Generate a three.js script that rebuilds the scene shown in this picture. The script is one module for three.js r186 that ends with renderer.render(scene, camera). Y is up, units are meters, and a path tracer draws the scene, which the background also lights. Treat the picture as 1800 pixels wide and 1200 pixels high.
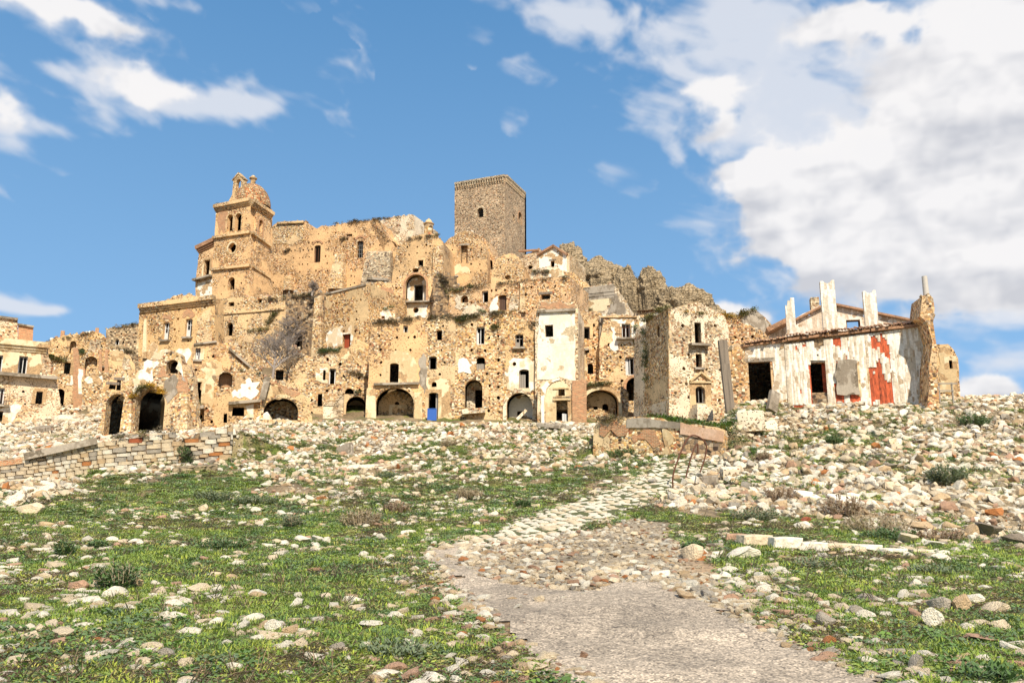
import * as THREE from 'three';
import { ConvexGeometry } from 'three/addons/geometries/ConvexGeometry.js';
import { mergeGeometries, mergeVertices, toCreasedNormals } from 'three/addons/utils/BufferGeometryUtils.js';

// ---------------------------------------------------------------- camera, sky, sun, exposure
const F = 1400, CX = 900, CY = 600, PITCH = Math.atan(270 / 1400), EYE = 1.6;
const scene = new THREE.Scene();
const camera = new THREE.PerspectiveCamera(THREE.MathUtils.radToDeg(2 * Math.atan(600 / F)), 1.5, 0.1, 6000);
camera.position.set(0, EYE, 0);
camera.rotation.set(PITCH, 0, 0);
const renderer = new THREE.WebGLRenderer({ antialias: true });
renderer.toneMapping = THREE.LinearToneMapping;
renderer.toneMappingExposure = 1.2;
renderer.shadowMap.enabled = true;
const SUN_AZ = 16 * Math.PI / 180, SUN_EL = 44 * Math.PI / 180;
const SUN = new THREE.Vector3(Math.sin(SUN_AZ) * Math.cos(SUN_EL), Math.sin(SUN_EL), Math.cos(SUN_AZ) * Math.cos(SUN_EL));
const sun = new THREE.DirectionalLight(new THREE.Color(1, 0.9, 0.75), 5.0);
sun.position.copy(SUN).multiplyScalar(200).add(new THREE.Vector3(0, 10, -70));
sun.target.position.set(0, 10, -70);
sun.castShadow = true;
Object.assign(sun.shadow.camera, { left: -110, right: 110, top: 110, bottom: -110, near: 1, far: 500 });
sun.shadow.mapSize.set(4096, 4096);
scene.add(sun, sun.target);

// ---------------------------------------------------------------- random numbers and noise
function rng(seed) { let s = seed | 0; return () => { s = (s + 0x6d2b79f5) | 0; let t = Math.imul(s ^ (s >>> 15), 1 | s); t = (t + Math.imul(t ^ (t >>> 7), 61 | t)) ^ t; return ((t ^ (t >>> 14)) >>> 0) / 4294967296; }; }
const PERM = new Uint8Array(512), HV = new Float32Array(256);
{ const r = rng(77); const a = [...Array(256).keys()]; for (let i = 255; i > 0; i--) { const j = (r() * (i + 1)) | 0; [a[i], a[j]] = [a[j], a[i]]; } for (let i = 0; i < 512; i++) PERM[i] = a[i & 255]; for (let i = 0; i < 256; i++) HV[i] = r() * 2 - 1; }
const sm = (t) => t * t * (3 - 2 * t), lerp = (a, b, t) => a + (b - a) * t, clamp = (x, a = 0, b = 1) => Math.min(b, Math.max(a, x));
const sstep = (a, b, x) => sm(clamp((x - a) / (b - a)));
function vn2(x, y) { const xi = Math.floor(x), yi = Math.floor(y), u = sm(x - xi), v = sm(y - yi), X = xi & 255, Y = yi & 255; const a = PERM[X] + Y, b = PERM[(X + 1) & 255] + Y; return lerp(lerp(HV[PERM[a & 255]], HV[PERM[b & 255]], u), lerp(HV[PERM[(a + 1) & 255]], HV[PERM[(b + 1) & 255]], u), v); }
function vn3(x, y, z) { const xi = Math.floor(x), yi = Math.floor(y), zi = Math.floor(z), u = sm(x - xi), v = sm(y - yi), w = sm(z - zi); const p = (i, j, k) => HV[PERM[(PERM[(PERM[(xi + i) & 255] + yi + j) & 255] + zi + k) & 255]]; return lerp(lerp(lerp(p(0, 0, 0), p(1, 0, 0), u), lerp(p(0, 1, 0), p(1, 1, 0), u), v), lerp(lerp(p(0, 0, 1), p(1, 0, 1), u), lerp(p(0, 1, 1), p(1, 1, 1), u), v), w); }
function fbm2(x, y, o = 4) { let s = 0, a = 0.5; for (let i = 0; i < o; i++) { s += a * vn2(x, y); x = x * 2.03 + 17.3; y = y * 2.03 + 9.1; a *= 0.5; } return s; }
function fbm3(x, y, z, o = 5) { let s = 0, a = 0.5; for (let i = 0; i < o; i++) { s += a * vn3(x, y, z); x = x * 2.03 + 17.3; y = y * 2.03 + 9.1; z = z * 2.03 + 4.7; a *= 0.5; } return s; }

function bil(x, y, z, o) { let s = 0, a = 0.5; for (let i = 0; i < o; i++) { s += a * Math.abs(vn3(x, y, z)) * 1.5; x = x * 2.07 + 17.3; y = y * 2.07 + 9.1; z = z * 2.07 + 4.7; a *= 0.55; } return s; }

// ---------------------------------------------------------------- measuring: a photo pixel is a direction from the tripod
const cp = Math.cos(PITCH), sp = Math.sin(PITCH);
function ray(px, py) { const x = (px - CX) / F, y = (CY - py) / F; return [x, y * cp + sp, y * sp - cp]; }
function at(px, py, Z) { const d = ray(px, py), t = -Z / d[2]; return new THREE.Vector3(t * d[0], EYE + t * d[1], -Z); }

// ---------------------------------------------------------------- the sky: air and clouds
{
  const W = 4096, H = 2048, data = new Float32Array(W * H * 4);
  const dirOf = (px, py) => { const d = ray(px, py), l = Math.hypot(...d); return [Math.atan2(d[0], -d[2]) * 57.2958, Math.asin(d[1] / l) * 57.2958]; };
  const D = 57.2958 / F;
  const blobs = [];
  for (const [px, py, rx, ry, w, thin] of [
    [1760, 230, 200, 130, 1.3], [1600, 330, 210, 90, 1.25], [1430, 320, 110, 62, 1.05], [1480, 410, 150, 50, 0.95], [1690, 400, 200, 90, 1.15], [1830, 330, 170, 170, 1.2], [1690, 110, 120, 50, .8], [1340, 310, 60, 40, 0.75], [1800, 90, 90, 60, .9],
    [1265, 180, 70, 55, 0.95], [1180, 80, 60, 38, 0.85], [1480, 30, 110, 32, 0.8], [1600, 40, 110, 34, 0.7],
    [1330, 90, 160, 80, 0.9, 1], [1220, 30, 170, 46, 0.9, 1], [1400, 190, 120, 70, 0.7, 1], [1000, 20, 130, 34, 0.95, 1], [945, 85, 50, 40, .26, 1], [1540, 130, 150, 80, .75, 1], [1290, 250, 90, 40, .7, 1], [1160, 220, 50, 60, .45, 1], [1500, 480, 150, 30, .6, 1],
    [310, 140, 100, 26, 0.95], [240, 165, 60, 20, .7], [330, 165, 190, 30, 1.1, 1], [450, 165, 110, 24, 0.9, 1], [190, 190, 60, 26, 0.7, 1], [160, 130, 60, 20, .3, 1],
    [70, 8, 150, 24, 1.0], [140, 40, 110, 14, .55, 1], [10, 190, 45, 36, 0.9], [20, 200, 70, 50, .7, 1], [290, 8, 50, 14, 0.6, 1], [20, 525, 80, 20, 0.8, 1], [70, 540, 70, 12, .7, 1],
    [1095, 297, 18, 22, 0.4, 1], [1130, 330, 30, 12, 0.4, 1], [1245, 400, 34, 20, 0.42, 1], [1210, 380, 30, 20, .5, 1], [1260, 440, 30, 15, .6, 1], [930, 190, 36, 30, 0.26, 1], [655, 35, 40, 34, 0.3, 1], [825, 75, 26, 26, 0.2, 1], [540, 20, 26, 14, 0.35, 1], [610, 120, 40, 14, 0.35, 1], [100, 225, 90, 12, .5, 1],
    [1262, 538, 60, 22, 1.15], [1320, 552, 40, 12, .8], [1712, 680, 46, 22, 1.0], [1790, 560, 80, 30, 0.9, 1], [1760, 640, 60, 18, .8, 1], [1740, 500, 100, 34, .8, 1],
  ]) { const [az, el] = dirOf(px, py); blobs.push([az, el, rx * D, ry * D, w, thin ? 1 : 0]); }
  const r = rng(5);
  for (let i = 0; i < 150; i++) { const a = r() * 360 - 180, e = Math.pow(r(), 1.3) * 80 + 1; if (Math.abs(a) < 42 && e < 44) continue; const s = 0.4 + r(); blobs.push([a, e, s * (6 + 8 * r()) / Math.cos(e / 58), s * (2 + 3.5 * r()), 0.6 + 0.7 * r(), r() < 0.4 ? 1 : 0]); }
  const cell = new Map();
  blobs.forEach((b) => { for (let a = Math.floor((b[0] - b[2] * 3) / 8); a <= Math.floor((b[0] + b[2] * 3) / 8); a++) for (let e = Math.floor((b[1] - b[3] * 3) / 8); e <= Math.floor((b[1] + b[3] * 3) / 8); e++) { const k = ((a + 450) % 45) * 100 + e; if (!cell.has(k)) cell.set(k, []); cell.get(k).push(b); } });
  const field = (a, e, thin = 0) => { let s = 0; const list = cell.get(((Math.floor(a / 8) + 450) % 45) * 100 + Math.floor(e / 8)); if (!list) return 0; for (const b of list) { if (b[5] !== thin) continue; let da = a - b[0]; if (da > 180) da -= 360; if (da < -180) da += 360; const x = da / b[2], y = (e - b[1]) / b[3], q = x * x + y * y; if (q < 9) s += b[4] * Math.exp(-q); } return Math.min(s, 1.6); };
  const zen = [0.026, 0.15, 0.37], hor = [0.29, 0.52, 0.81];
  for (let j = 0; j < H; j++) {
    const el = ((j + 0.5) / H - 0.5) * Math.PI, y = Math.sin(el), ce = Math.cos(el), e = el * 57.2958;
    const m = Math.pow(1 - Math.max(y, 0), 1.6);
    for (let i = 0; i < W; i++) {
      const phi = ((i + 0.5) / W - 0.5) * 2 * Math.PI, x = Math.cos(phi) * ce, z = Math.sin(phi) * ce, o = (j * W + i) * 4;
      let c0 = lerp(zen[0], hor[0], m), c1 = lerp(zen[1], hor[1], m), c2 = lerp(zen[2], hor[2], m);
      if (y < 0) { c0 = 0.2; c1 = 0.18; c2 = 0.13; }
      else {
        const a = Math.atan2(x, -z) * 57.2958;
        const list = cell.get(((Math.floor(a / 8) + 450) % 45) * 100 + Math.floor(e / 8));
        if (list) {
          const n1 = fbm3(x * 11, y * 18, z * 11, 3), n2 = fbm3(x * 11 + 40, y * 18 + 9, z * 11, 3), fine = fbm3(x * 34, y * 52, z * 34, 5);
          const ft = field(a + n1 * 3 + fine * 0.8, e + n2 * 1.6, 1);
          if (ft > 0.03) { // thin drawn-out cloud
            const s = fbm3(x * 22 + n1 * 2, y * 46 + x * 14, z * 22, 5), al = 0.82 * sstep(0.22, 1.15, ft + s * 0.95 + fine * 0.3);
            c0 = lerp(c0, 0.66, al); c1 = lerp(c1, 0.68, al); c2 = lerp(c2, 0.73, al);
          }
          const f = field(a + n1 * 1.9 + fine * 0.35, e + n2 * 1.2 + fine * 0.3, 0);
          if (f > 0.03) { // heaped cloud
            const n = bil(x * 12, y * 18, z * 12, 7), d = f + (0.36 - n) * 0.8, al = 0.97 * sstep(0.36, 0.66, d) + 0.25 * sstep(0.15, 0.5, d) * (1 - sstep(0.36, 0.66, d));
            if (al > 0.003) {
              const q = bil(x * 9, y * 14, z * 9, 4), q9 = bil((x + SUN.x * 0.02) * 9, (y + 0.022) * 14, (z - 0.006) * 9, 4), fa = field(a + n1 * 1.9 + 0.9, e + n2 * 1.2 + 2.0, 0);
              const lit = clamp(0.8 + (q9 - q) * 1.5 + (f - fa) * 0.5 - sstep(1.0, 1.6, fa) * 0.1 + fine * 0.12);
              c0 = lerp(c0, lerp(0.52, 0.79, lit), al); c1 = lerp(c1, lerp(0.53, 0.775, lit), al); c2 = lerp(c2, lerp(0.57, 0.775, lit), al);
            }
          }
        }
      }
      data[o] = c0; data[o + 1] = c1; data[o + 2] = c2; data[o + 3] = 1;
    }
  }
  const sky = new THREE.DataTexture(data, W, H, THREE.RGBAFormat, THREE.FloatType);
  sky.mapping = THREE.EquirectangularReflectionMapping; sky.magFilter = THREE.LinearFilter; sky.needsUpdate = true;
  scene.background = sky; scene.environment = sky;
}

// ---------------------------------------------------------------- materials: colour, grain, fine relief
function makeTex(W, H, metres, fn, opts = {}) {
  const c = new Uint8Array(W * H * 4), b = new Uint8Array(W * H * 4), out = [0, 0, 0, 0];
  for (let j = 0; j < H; j++) for (let i = 0; i < W; i++) {
    fn(i / W, j / H, out); const o = (j * W + i) * 4;
    for (let k = 0; k < 3; k++) c[o + k] = 255 * Math.pow(clamp(out[k]), 1 / 2.2);
    b[o] = b[o + 1] = b[o + 2] = 255 * clamp(out[3]); c[o + 3] = b[o + 3] = 255;
  }
  const mk = (d, srgb) => { const t = new THREE.DataTexture(d, W, H, THREE.RGBAFormat); t.wrapS = t.wrapT = THREE.RepeatWrapping; t.magFilter = THREE.LinearFilter; t.minFilter = THREE.LinearMipmapLinearFilter; t.generateMipmaps = true; if (srgb) t.colorSpace = THREE.SRGBColorSpace; t.repeat.set(1 / metres[0], 1 / metres[1]); t.needsUpdate = true; return t; };
  return new THREE.MeshStandardMaterial({ map: mk(c, true), bumpMap: mk(b, false), bumpScale: opts.bump ?? 0.05, roughness: opts.rough ?? 0.95, metalness: 0, side: THREE.DoubleSide });
}
// periodic value noise and cells on the unit square
function pn(u, v, n, m, s) { const x = u * n, y = v * m, xi = Math.floor(x), yi = Math.floor(y), a = sm(x - xi), b = sm(y - yi); const h = (i, j) => HV[PERM[(PERM[((i % n) + n) % n & 255] + (((j % m) + m) % m) + s) & 511 & 255]]; return lerp(lerp(h(xi, yi), h(xi + 1, yi), a), lerp(h(xi, yi + 1), h(xi + 1, yi + 1), a), b); }
function pf(u, v, n, o, s) { let r = 0, a = 0.5; for (let i = 0; i < o; i++) { r += a * pn(u, v, n, n, s + i * 31); n *= 2; a *= 0.5; } return r; }
const CELLR = [0, 0, 0];
function cells(u, v, n, m, s) {
  const x = u * n, y = v * m, xi = Math.floor(x), yi = Math.floor(y); let f1 = 9, f2 = 9, id = 0;
  for (let j = -1; j <= 1; j++) for (let i = -1; i <= 1; i++) {
    const cx = ((xi + i) % n + n) % n, cy = ((yi + j) % m + m) % m; let h = Math.imul(cx * 73856093 ^ cy * 19349663 ^ s * 83492791, 0x9e3779b1); h ^= h >>> 15; h = Math.imul(h, 0x85ebca6b); h ^= h >>> 13; h >>>= 0;
    const dx = xi + i + 0.12 + 0.76 * ((h & 1023) / 1023) - x, dy = yi + j + 0.15 + 0.7 * (((h >>> 10) & 1023) / 1023) - y, d = Math.max(Math.abs(dx), Math.abs(dy)) * 0.45 + Math.hypot(dx, dy) * 0.62;
    if (d < f1) { f2 = f1; f1 = d; id = h; } else if (d < f2) f2 = d;
  }
  CELLR[0] = f1; CELLR[1] = f2; CELLR[2] = id; return CELLR;
}
function pick(pal, id) { let q = ((id >>> 7) % 1000) / 1000; for (const p of pal) { if ((q -= p[0]) < 0) return p; } return pal[pal.length - 1]; }
function rubbleTex(pal, mortar, n, m, seed, metres, plaster, plasterAt, warm = 1) {
  return makeTex(1024, 1024, [metres, metres], (u, v, o) => {
    const wu = u + 0.006 * pf(u, v, 24, 2, seed), wv = v + 0.006 * pf(u, v, 24, 2, seed + 9);
    const c = cells(wu, wv, n, m, seed), e = c[1] - c[0], p = pick(pal, c[2]), br = 0.68 + 0.62 * ((c[2] >>> 20) % 100) / 100;
    const fine = pf(u, v, 128, 2, seed + 3), big = pf(u, v, 5, 3, seed + 5);
    const k = sstep(0.04, 0.17, e), g = (1 + 0.55 * fine) * (1 + 0.4 * big);
    let r0 = lerp(mortar[0], p[1] * br, k) * g, r1 = lerp(mortar[1], p[2] * br, k) * g, r2 = lerp(mortar[2], p[3] * br, k) * g, h = 0.25 + 0.45 * k * (0.6 + 0.6 * ((c[2] >>> 13) % 100) / 100) + 0.12 * fine;
    if (((c[2] >>> 5) % 100) < 8 && k > 0.5) { r0 *= 0.26; r1 *= 0.22; r2 *= 0.2; h = 0.0; }        // a stone fallen out
    if (plaster) { const q = pf(u, v, 7, 4, seed + 21) + 0.35 * fine, w = sstep(plasterAt, plasterAt + 0.05, q); const st = 1 + 0.25 * pf(u, v, 16, 3, seed + 40); r0 = lerp(r0, plaster[0] * st, w); r1 = lerp(r1, plaster[1] * st, w); r2 = lerp(r2, plaster[2] * st, w); h = lerp(h, 0.8 + 0.1 * fine, w); const pit = cells(u, v, 92, 92, seed + 77), pw = ((pit[2] >>> 6) % 100) < 30 ? 1 - sstep(0.1, 0.3, pit[0]) : 0; r0 *= 1 - 0.72 * pw * w; r1 *= 1 - 0.76 * pw * w; r2 *= 1 - 0.78 * pw * w; h -= 0.5 * pw * w; }
    o[0] = r0; o[1] = r1; o[2] = r2; o[3] = h;
  }, { bump: 0.07 });
}
const PAL_WARM = [[0.24, 0.64, 0.46, 0.25], [0.2, 0.54, 0.34, 0.15], [0.11, 0.42, 0.22, 0.1], [0.12, 0.58, 0.36, 0.13], [0.17, 0.76, 0.63, 0.43], [0.07, 0.34, 0.27, 0.19], [0.03, 0.4, 0.14, 0.06], [0.06, 0.12, 0.075, 0.04]];
const PAL_PALE = [[0.3, 0.62, 0.48, 0.3], [0.25, 0.5, 0.35, 0.19], [0.1, 0.38, 0.22, 0.12], [0.2, 0.72, 0.6, 0.43], [0.1, 0.33, 0.27, 0.2], [0.05, 0.4, 0.15, 0.06]];
const PAL_GREY = [[0.25, 0.4, 0.32, 0.21], [0.25, 0.5, 0.39, 0.24], [0.13, 0.28, 0.21, 0.14], [0.17, 0.62, 0.51, 0.36], [0.12, 0.45, 0.27, 0.14], [0.08, 0.13, 0.09, 0.06]];
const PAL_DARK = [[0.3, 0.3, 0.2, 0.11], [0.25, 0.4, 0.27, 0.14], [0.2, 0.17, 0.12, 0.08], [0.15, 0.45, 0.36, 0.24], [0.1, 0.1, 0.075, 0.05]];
const M = {};
M.rubble = rubbleTex(PAL_WARM, [0.62, 0.45, 0.26], 74, 98, 3, 12, [0.73, 0.52, 0.29], 0.2);
M.rubblePlain = rubbleTex(PAL_WARM, [0.6, 0.42, 0.23], 66, 88, 8, 11, [0.66, 0.5, 0.29], 0.3);
M.tan = rubbleTex(PAL_WARM, [0.61, 0.43, 0.24], 84, 112, 12, 13, [0.71, 0.49, 0.255], 0.02);
M.pale = rubbleTex(PAL_PALE, [0.68, 0.54, 0.34], 70, 92, 16, 12, [0.74, 0.63, 0.46], 0.12);
M.grey = rubbleTex(PAL_GREY, [0.4, 0.32, 0.21], 60, 80, 23, 13, null, 0);
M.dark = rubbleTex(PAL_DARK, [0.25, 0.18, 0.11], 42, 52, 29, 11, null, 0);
M.block = rubbleTex(PAL_PALE, [0.45, 0.36, 0.24], 44, 50, 37, 12, null, 0);
const plasterTex = (base, dirt, bare, seed, metres, bareAt) => makeTex(1024, 1024, [metres, metres], (u, v, o) => {
  const f = pf(u, v, 96, 3, seed), b = pf(u, v, 6, 4, seed + 4), s = pf(u, v * 0.5 + 0.0, 40, 3, seed + 8), q = pf(u, v, 10, 5, seed + 12), w = sstep(bareAt, bareAt + 0.05, q), st = sstep(0.02, 0.4, b + 0.5 * s);
  const cr = Math.abs(pf(u, v, 8, 4, seed + 15)), crack = 1 - 0.45 * (1 - sstep(0.0, 0.012, cr));
  for (let k = 0; k < 3; k++) o[k] = lerp(lerp(base[k], dirt[k], st) * (1 + 0.18 * f), bare[k] * (1 + 0.6 * f), w) * crack;
  o[3] = lerp(0.7, 0.35, w) + 0.15 * f;
}, { bump: 0.03 });
M.white = plasterTex([0.86, 0.81, 0.7], [0.7, 0.56, 0.36], [0.5, 0.34, 0.18], 51, 9, 0.3);
M.whitewash = plasterTex([0.82, 0.77, 0.66], [0.78, 0.7, 0.54], [0.56, 0.44, 0.28], 53, 8, 0.42);
M.streaked = makeTex(1024, 1024, [7, 7], (u, v, o) => { const s = pf(u, v * 0.12 + 0.0, 48, 3, 151), f = pf(u, v, 80, 3, 153), b = pf(u, v, 9, 4, 155), k = sstep(-0.1, 0.3, s + b * 0.8), q = sstep(0.34, 0.4, pf(u, v, 14, 4, 157)); const A = [0.84, 0.79, 0.69], B = [0.62, 0.53, 0.4], C = [0.47, 0.36, 0.24]; for (let i = 0; i < 3; i++) o[i] = lerp(lerp(A[i], B[i], k), C[i], q) * (1 + 0.3 * f); o[3] = 0.6 + 0.3 * f - 0.3 * q; }, { bump: 0.03 });
M.cream = plasterTex([0.78, 0.64, 0.41], [0.62, 0.46, 0.25], [0.46, 0.3, 0.15], 57, 9, 0.22);
M.concrete = plasterTex([0.42, 0.36, 0.28], [0.27, 0.22, 0.16], [0.2, 0.16, 0.11], 63, 6, 0.28);
M.pinkPlaster = plasterTex([0.66, 0.45, 0.31], [0.6, 0.38, 0.24], [0.5, 0.3, 0.18], 67, 6, 0.4);
M.brick = makeTex(1024, 1024, [4, 4], (u, v, o) => {
  const rows = 50, y = v * rows, ry = Math.floor(y), x = u * 16 + (ry & 1) * 0.5, rx = Math.floor(x), fx = x - rx, fy = y - ry; let h = Math.imul((rx % 16) * 7349 + ry * 9151 + 11, 0x9e3779b1); h ^= h >>> 15; h = Math.imul(h, 0x85ebca6b) >>> 0;
  const k = sstep(0.03, 0.09, Math.min(fx, 1 - fx)) * sstep(0.08, 0.25, Math.min(fy, 1 - fy)), br = 0.7 + 0.6 * ((h >>> 8) % 100) / 100, f = pf(u, v, 128, 2, 71), red = ((h >>> 18) % 100) / 100;
  o[0] = lerp(0.52, lerp(0.46, 0.5, red) * br, k) * (1 + 0.4 * f); o[1] = lerp(0.38, lerp(0.17, 0.27, red) * br, k) * (1 + 0.4 * f); o[2] = lerp(0.23, lerp(0.07, 0.13, red) * br, k) * (1 + 0.4 * f); o[3] = 0.3 + 0.4 * k + 0.2 * f;
}, { bump: 0.02 });
M.wood = makeTex(256, 512, [0.5, 3], (u, v, o) => { const g = pf(u, v * 0.06, 32, 3, 81), f = pf(u, v, 64, 2, 84); const b = 1 + 0.8 * g + 0.3 * f; o[0] = 0.22 * b; o[1] = 0.175 * b; o[2] = 0.13 * b; o[3] = 0.5 + 0.5 * g; }, { bump: 0.01 });
M.asphalt = makeTex(1024, 1024, [5, 5], (u, v, o) => { const c = cells(u, v, 300, 300, 91), id = c[2], big = pf(u, v, 5, 4, 93), f = pf(u, v, 100, 2, 95), q = ((id >>> 9) % 100) / 100; let b = q < 0.22 ? 0.5 : q < 0.78 ? 0.95 : 1.45; { const cr = Math.abs(pf(u, v, 4, 4, 161)), cl = pf(u, v, 9, 2, 163); if (cl > 0) b *= 1 - 0.55 * (1 - sstep(0.0, 0.012, cr)); b *= 1 - 0.22 * sstep(0.12, 0.25, pf(u, v, 7, 3, 165)); } b *= (1 + 0.45 * big + 0.5 * f) * sstep(-0.02, 0.12, c[1] - c[0] + 0.05); o[0] = 0.41 * b; o[1] = 0.335 * b; o[2] = 0.25 * b; o[3] = 0.2 + 0.5 * q + 0.3 * f; }, { bump: 0.012 });
M.soil = makeTex(1024, 1024, [6, 6], (u, v, o) => { const c = cells(u, v, 110, 110, 101), big = pf(u, v, 6, 4, 103), f = pf(u, v, 128, 3, 105), q = ((c[2] >>> 9) % 100) / 100; const k = q < 0.18 ? sstep(0.02, 0.2, c[1] - c[0]) : 0; const b = 0.78 + 0.5 * big + 0.6 * f; for (let i = 0; i < 3; i++) o[i] = lerp(0.66 * b, 0.95, k * 0.7); o[3] = 0.4 + 0.3 * big + 0.4 * f + 0.2 * k; }, { bump: 0.05 });
M.soil.vertexColors = true;
M.rock = makeTex(1024, 1024, [14, 14], (u, v, o) => { const c = cells(u, v, 26, 40, 111), f = pf(u, v, 64, 4, 113), b = pf(u, v, 5, 4, 115), l = pf(u * 0.5, v, 30, 3, 117); const e = sstep(0.0, 0.2, c[1] - c[0]); const g = (0.85 + 0.5 * f + 0.5 * b + 0.3 * l) * lerp(0.55, 1, e); o[0] = 0.36 * g; o[1] = 0.275 * g; o[2] = 0.165 * g; o[3] = 0.4 * e + 0.5 * f + 0.3; }, { bump: 0.25 });
M.terracotta = makeTex(256, 256, [2, 2], (u, v, o) => { const f = pf(u, v, 32, 3, 121), b = pf(u, v, 5, 3, 123), g = 1 + 0.9 * f + 0.9 * b; o[0] = 0.42 * g; o[1] = 0.085 * g; o[2] = 0.03 * g; o[3] = 0.5 + 0.5 * f; }, { bump: 0.01 });
M.tile = makeTex(256, 256, [2, 2], (u, v, o) => { const f = pf(u, v, 32, 3, 127), b = pf(u, v, 8, 3, 129), g = 1 + 0.5 * f + 0.6 * b; o[0] = 0.36 * g; o[1] = 0.2 * g; o[2] = 0.11 * g; o[3] = 0.5 + 0.5 * f; }, { bump: 0.01 });
M.stone = makeTex(512, 512, [1.2, 1.2], (u, v, o) => { const f = pf(u, v, 24, 5, 131), b = pf(u, v, 4, 3, 133), g = 0.86 + 0.35 * f + 0.3 * b; o[0] = g; o[1] = g * (0.985 - 0.03 * b); o[2] = g * (0.95 - 0.1 * b); o[3] = 0.5 + 0.6 * f; }, { bump: 0.02 });
const plain = (r, g, b, rough = 0.9, metal = 0) => new THREE.MeshStandardMaterial({ color: new THREE.Color().setRGB(r, g, b), roughness: rough, metalness: metal, side: THREE.DoubleSide });
M.rust = plain(0.12, 0.045, 0.02, 0.8); M.whiteWood = plain(0.62, 0.62, 0.6, 0.7); M.redDoor = plain(0.33, 0.06, 0.02, 0.7); M.brownDoor = plain(0.1, 0.055, 0.035, 0.8); M.greyWood = plain(0.3, 0.27, 0.23, 0.9); M.blue = plain(0.03, 0.12, 0.45, 0.5); M.bar = plain(0.25, 0.24, 0.22, 0.6, 0.5); M.pipe = plain(0.55, 0.5, 0.43, 0.8);

// ---------------------------------------------------------------- names, things, parts
const used = new Map();
function numbered(n) { const k = used.get(n) ?? 0; used.set(n, k + 1); return k ? n + '_' + String(k).padStart(3, '0') : n; }
function tag(o, label, category, group, kind) { o.userData.label = label; if (category) o.userData.category = category; if (group) o.userData.group = group; if (kind) o.userData.kind = kind; return o; }
function shade(m) { m.castShadow = true; m.receiveShadow = true; return m; }
function thing(name, label, category, pos, group) { const g = new THREE.Group(); g.name = numbered(name); if (pos) g.position.copy(pos); tag(g, label, category, group); scene.add(g); return g; }
function part(name, geo, mat, parent) { const m = shade(new THREE.Mesh(geo, mat)); m.name = name; parent.add(m); return m; }
function boxGeo(x0, x1, y0, y1, z0, z1) { const g = new THREE.BoxGeometry(x1 - x0, y1 - y0, z1 - z0).toNonIndexed(); g.translate((x0 + x1) / 2, (y0 + y1) / 2, (z0 + z1) / 2); const p = g.attributes.position, n = g.attributes.normal, uv = g.attributes.uv; for (let i = 0; i < p.count; i++) { const ax = Math.abs(n.getX(i)), ay = Math.abs(n.getY(i)); if (ax > 0.5) uv.setXY(i, p.getZ(i), p.getY(i)); else if (ay > 0.5) uv.setXY(i, p.getX(i), p.getZ(i)); else uv.setXY(i, p.getX(i), p.getY(i)); } return g; }

// ---------------------------------------------------------------- the ground
const COLS = [
  [-700, [[6.5, 1205], [14, 1010], [22, 935], [30, 880], [36, 850], [44, 838], [58, 800], [68, 770], [90, 740], [140, 700]]],
  [0, [[6.5, 1205], [14, 1010], [22, 935], [30, 880], [36, 852], [44, 832], [58, 776], [68, 752], [90, 700], [140, 660]]],
  [300, [[6.5, 1205], [14, 1005], [22, 928], [32, 868], [40, 822], [48, 803], [58, 780], [66, 742], [90, 660], [140, 600]]],
  [450, [[6.5, 1205], [14, 1002], [22, 924], [31, 868], [40, 820], [47, 782], [56, 750], [64, 735], [90, 640], [140, 560]]],
  [600, [[6.5, 1202], [14, 1000], [22, 920], [30, 872], [42, 820], [52, 775], [60, 745], [66, 733], [90, 640], [140, 560]]],
  [900, [[6.5, 1200], [13, 1002], [18, 950], [25, 900], [34, 850], [46, 798], [58, 752], [64, 742], [80, 700], [140, 600]]],
  [1040, [[6.5, 1200], [12, 1015], [17, 955], [24, 898], [33, 845], [43, 802], [56, 757], [64, 744], [80, 700], [140, 600]]],
  [1190, [[6.5, 1200], [12, 1015], [17, 955], [22, 908], [28, 868], [34, 836], [41, 806], [50, 800], [62, 790], [90, 700], [140, 600]]],
  [1258, [[6.5, 1200], [12, 1017], [16.5, 960], [22, 912], [28, 868], [34, 838], [40, 808], [50, 786], [62, 760], [90, 700], [140, 640]]],
  [1312, [[6.5, 1200], [12, 1020], [16, 965], [21, 918], [28, 868], [36, 805], [42, 765], [47, 738], [56, 728], [90, 720], [140, 760]]],
  [1500, [[6.5, 1200], [11, 1050], [16, 968], [21, 925], [26, 872], [33, 805], [40, 752], [46, 712], [54, 706], [70, 740], [140, 850]]],
  [1800, [[6.5, 1200], [12, 1030], [18, 955], [22, 935], [27, 870], [33, 812], [40, 752], [48, 704], [54, 702], [70, 760], [140, 900]]],
  [2500, [[6.5, 1200], [12, 1030], [18, 955], [26, 880], [33, 825], [40, 775], [48, 735], [54, 725], [70, 780], [140, 900]]],
].map(([px, pts]) => [px, pts.map(([Z, py]) => [Math.log(Z), at(px, py, Z).y])]);
const pointsOf = (p) => { const n = p.length, d = [], m = []; for (let i = 0; i < n - 1; i++) d.push((p[i + 1][1] - p[i][1]) / (p[i + 1][0] - p[i][0])); for (let i = 0; i < n; i++) m.push(i === 0 ? d[0] : i === n - 1 ? d[n - 2] : d[i - 1] * d[i] <= 0 ? 0 : 2 / (1 / d[i - 1] + 1 / d[i])); return m; };
COLS.forEach((c) => c.push(pointsOf(c[1])));
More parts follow.
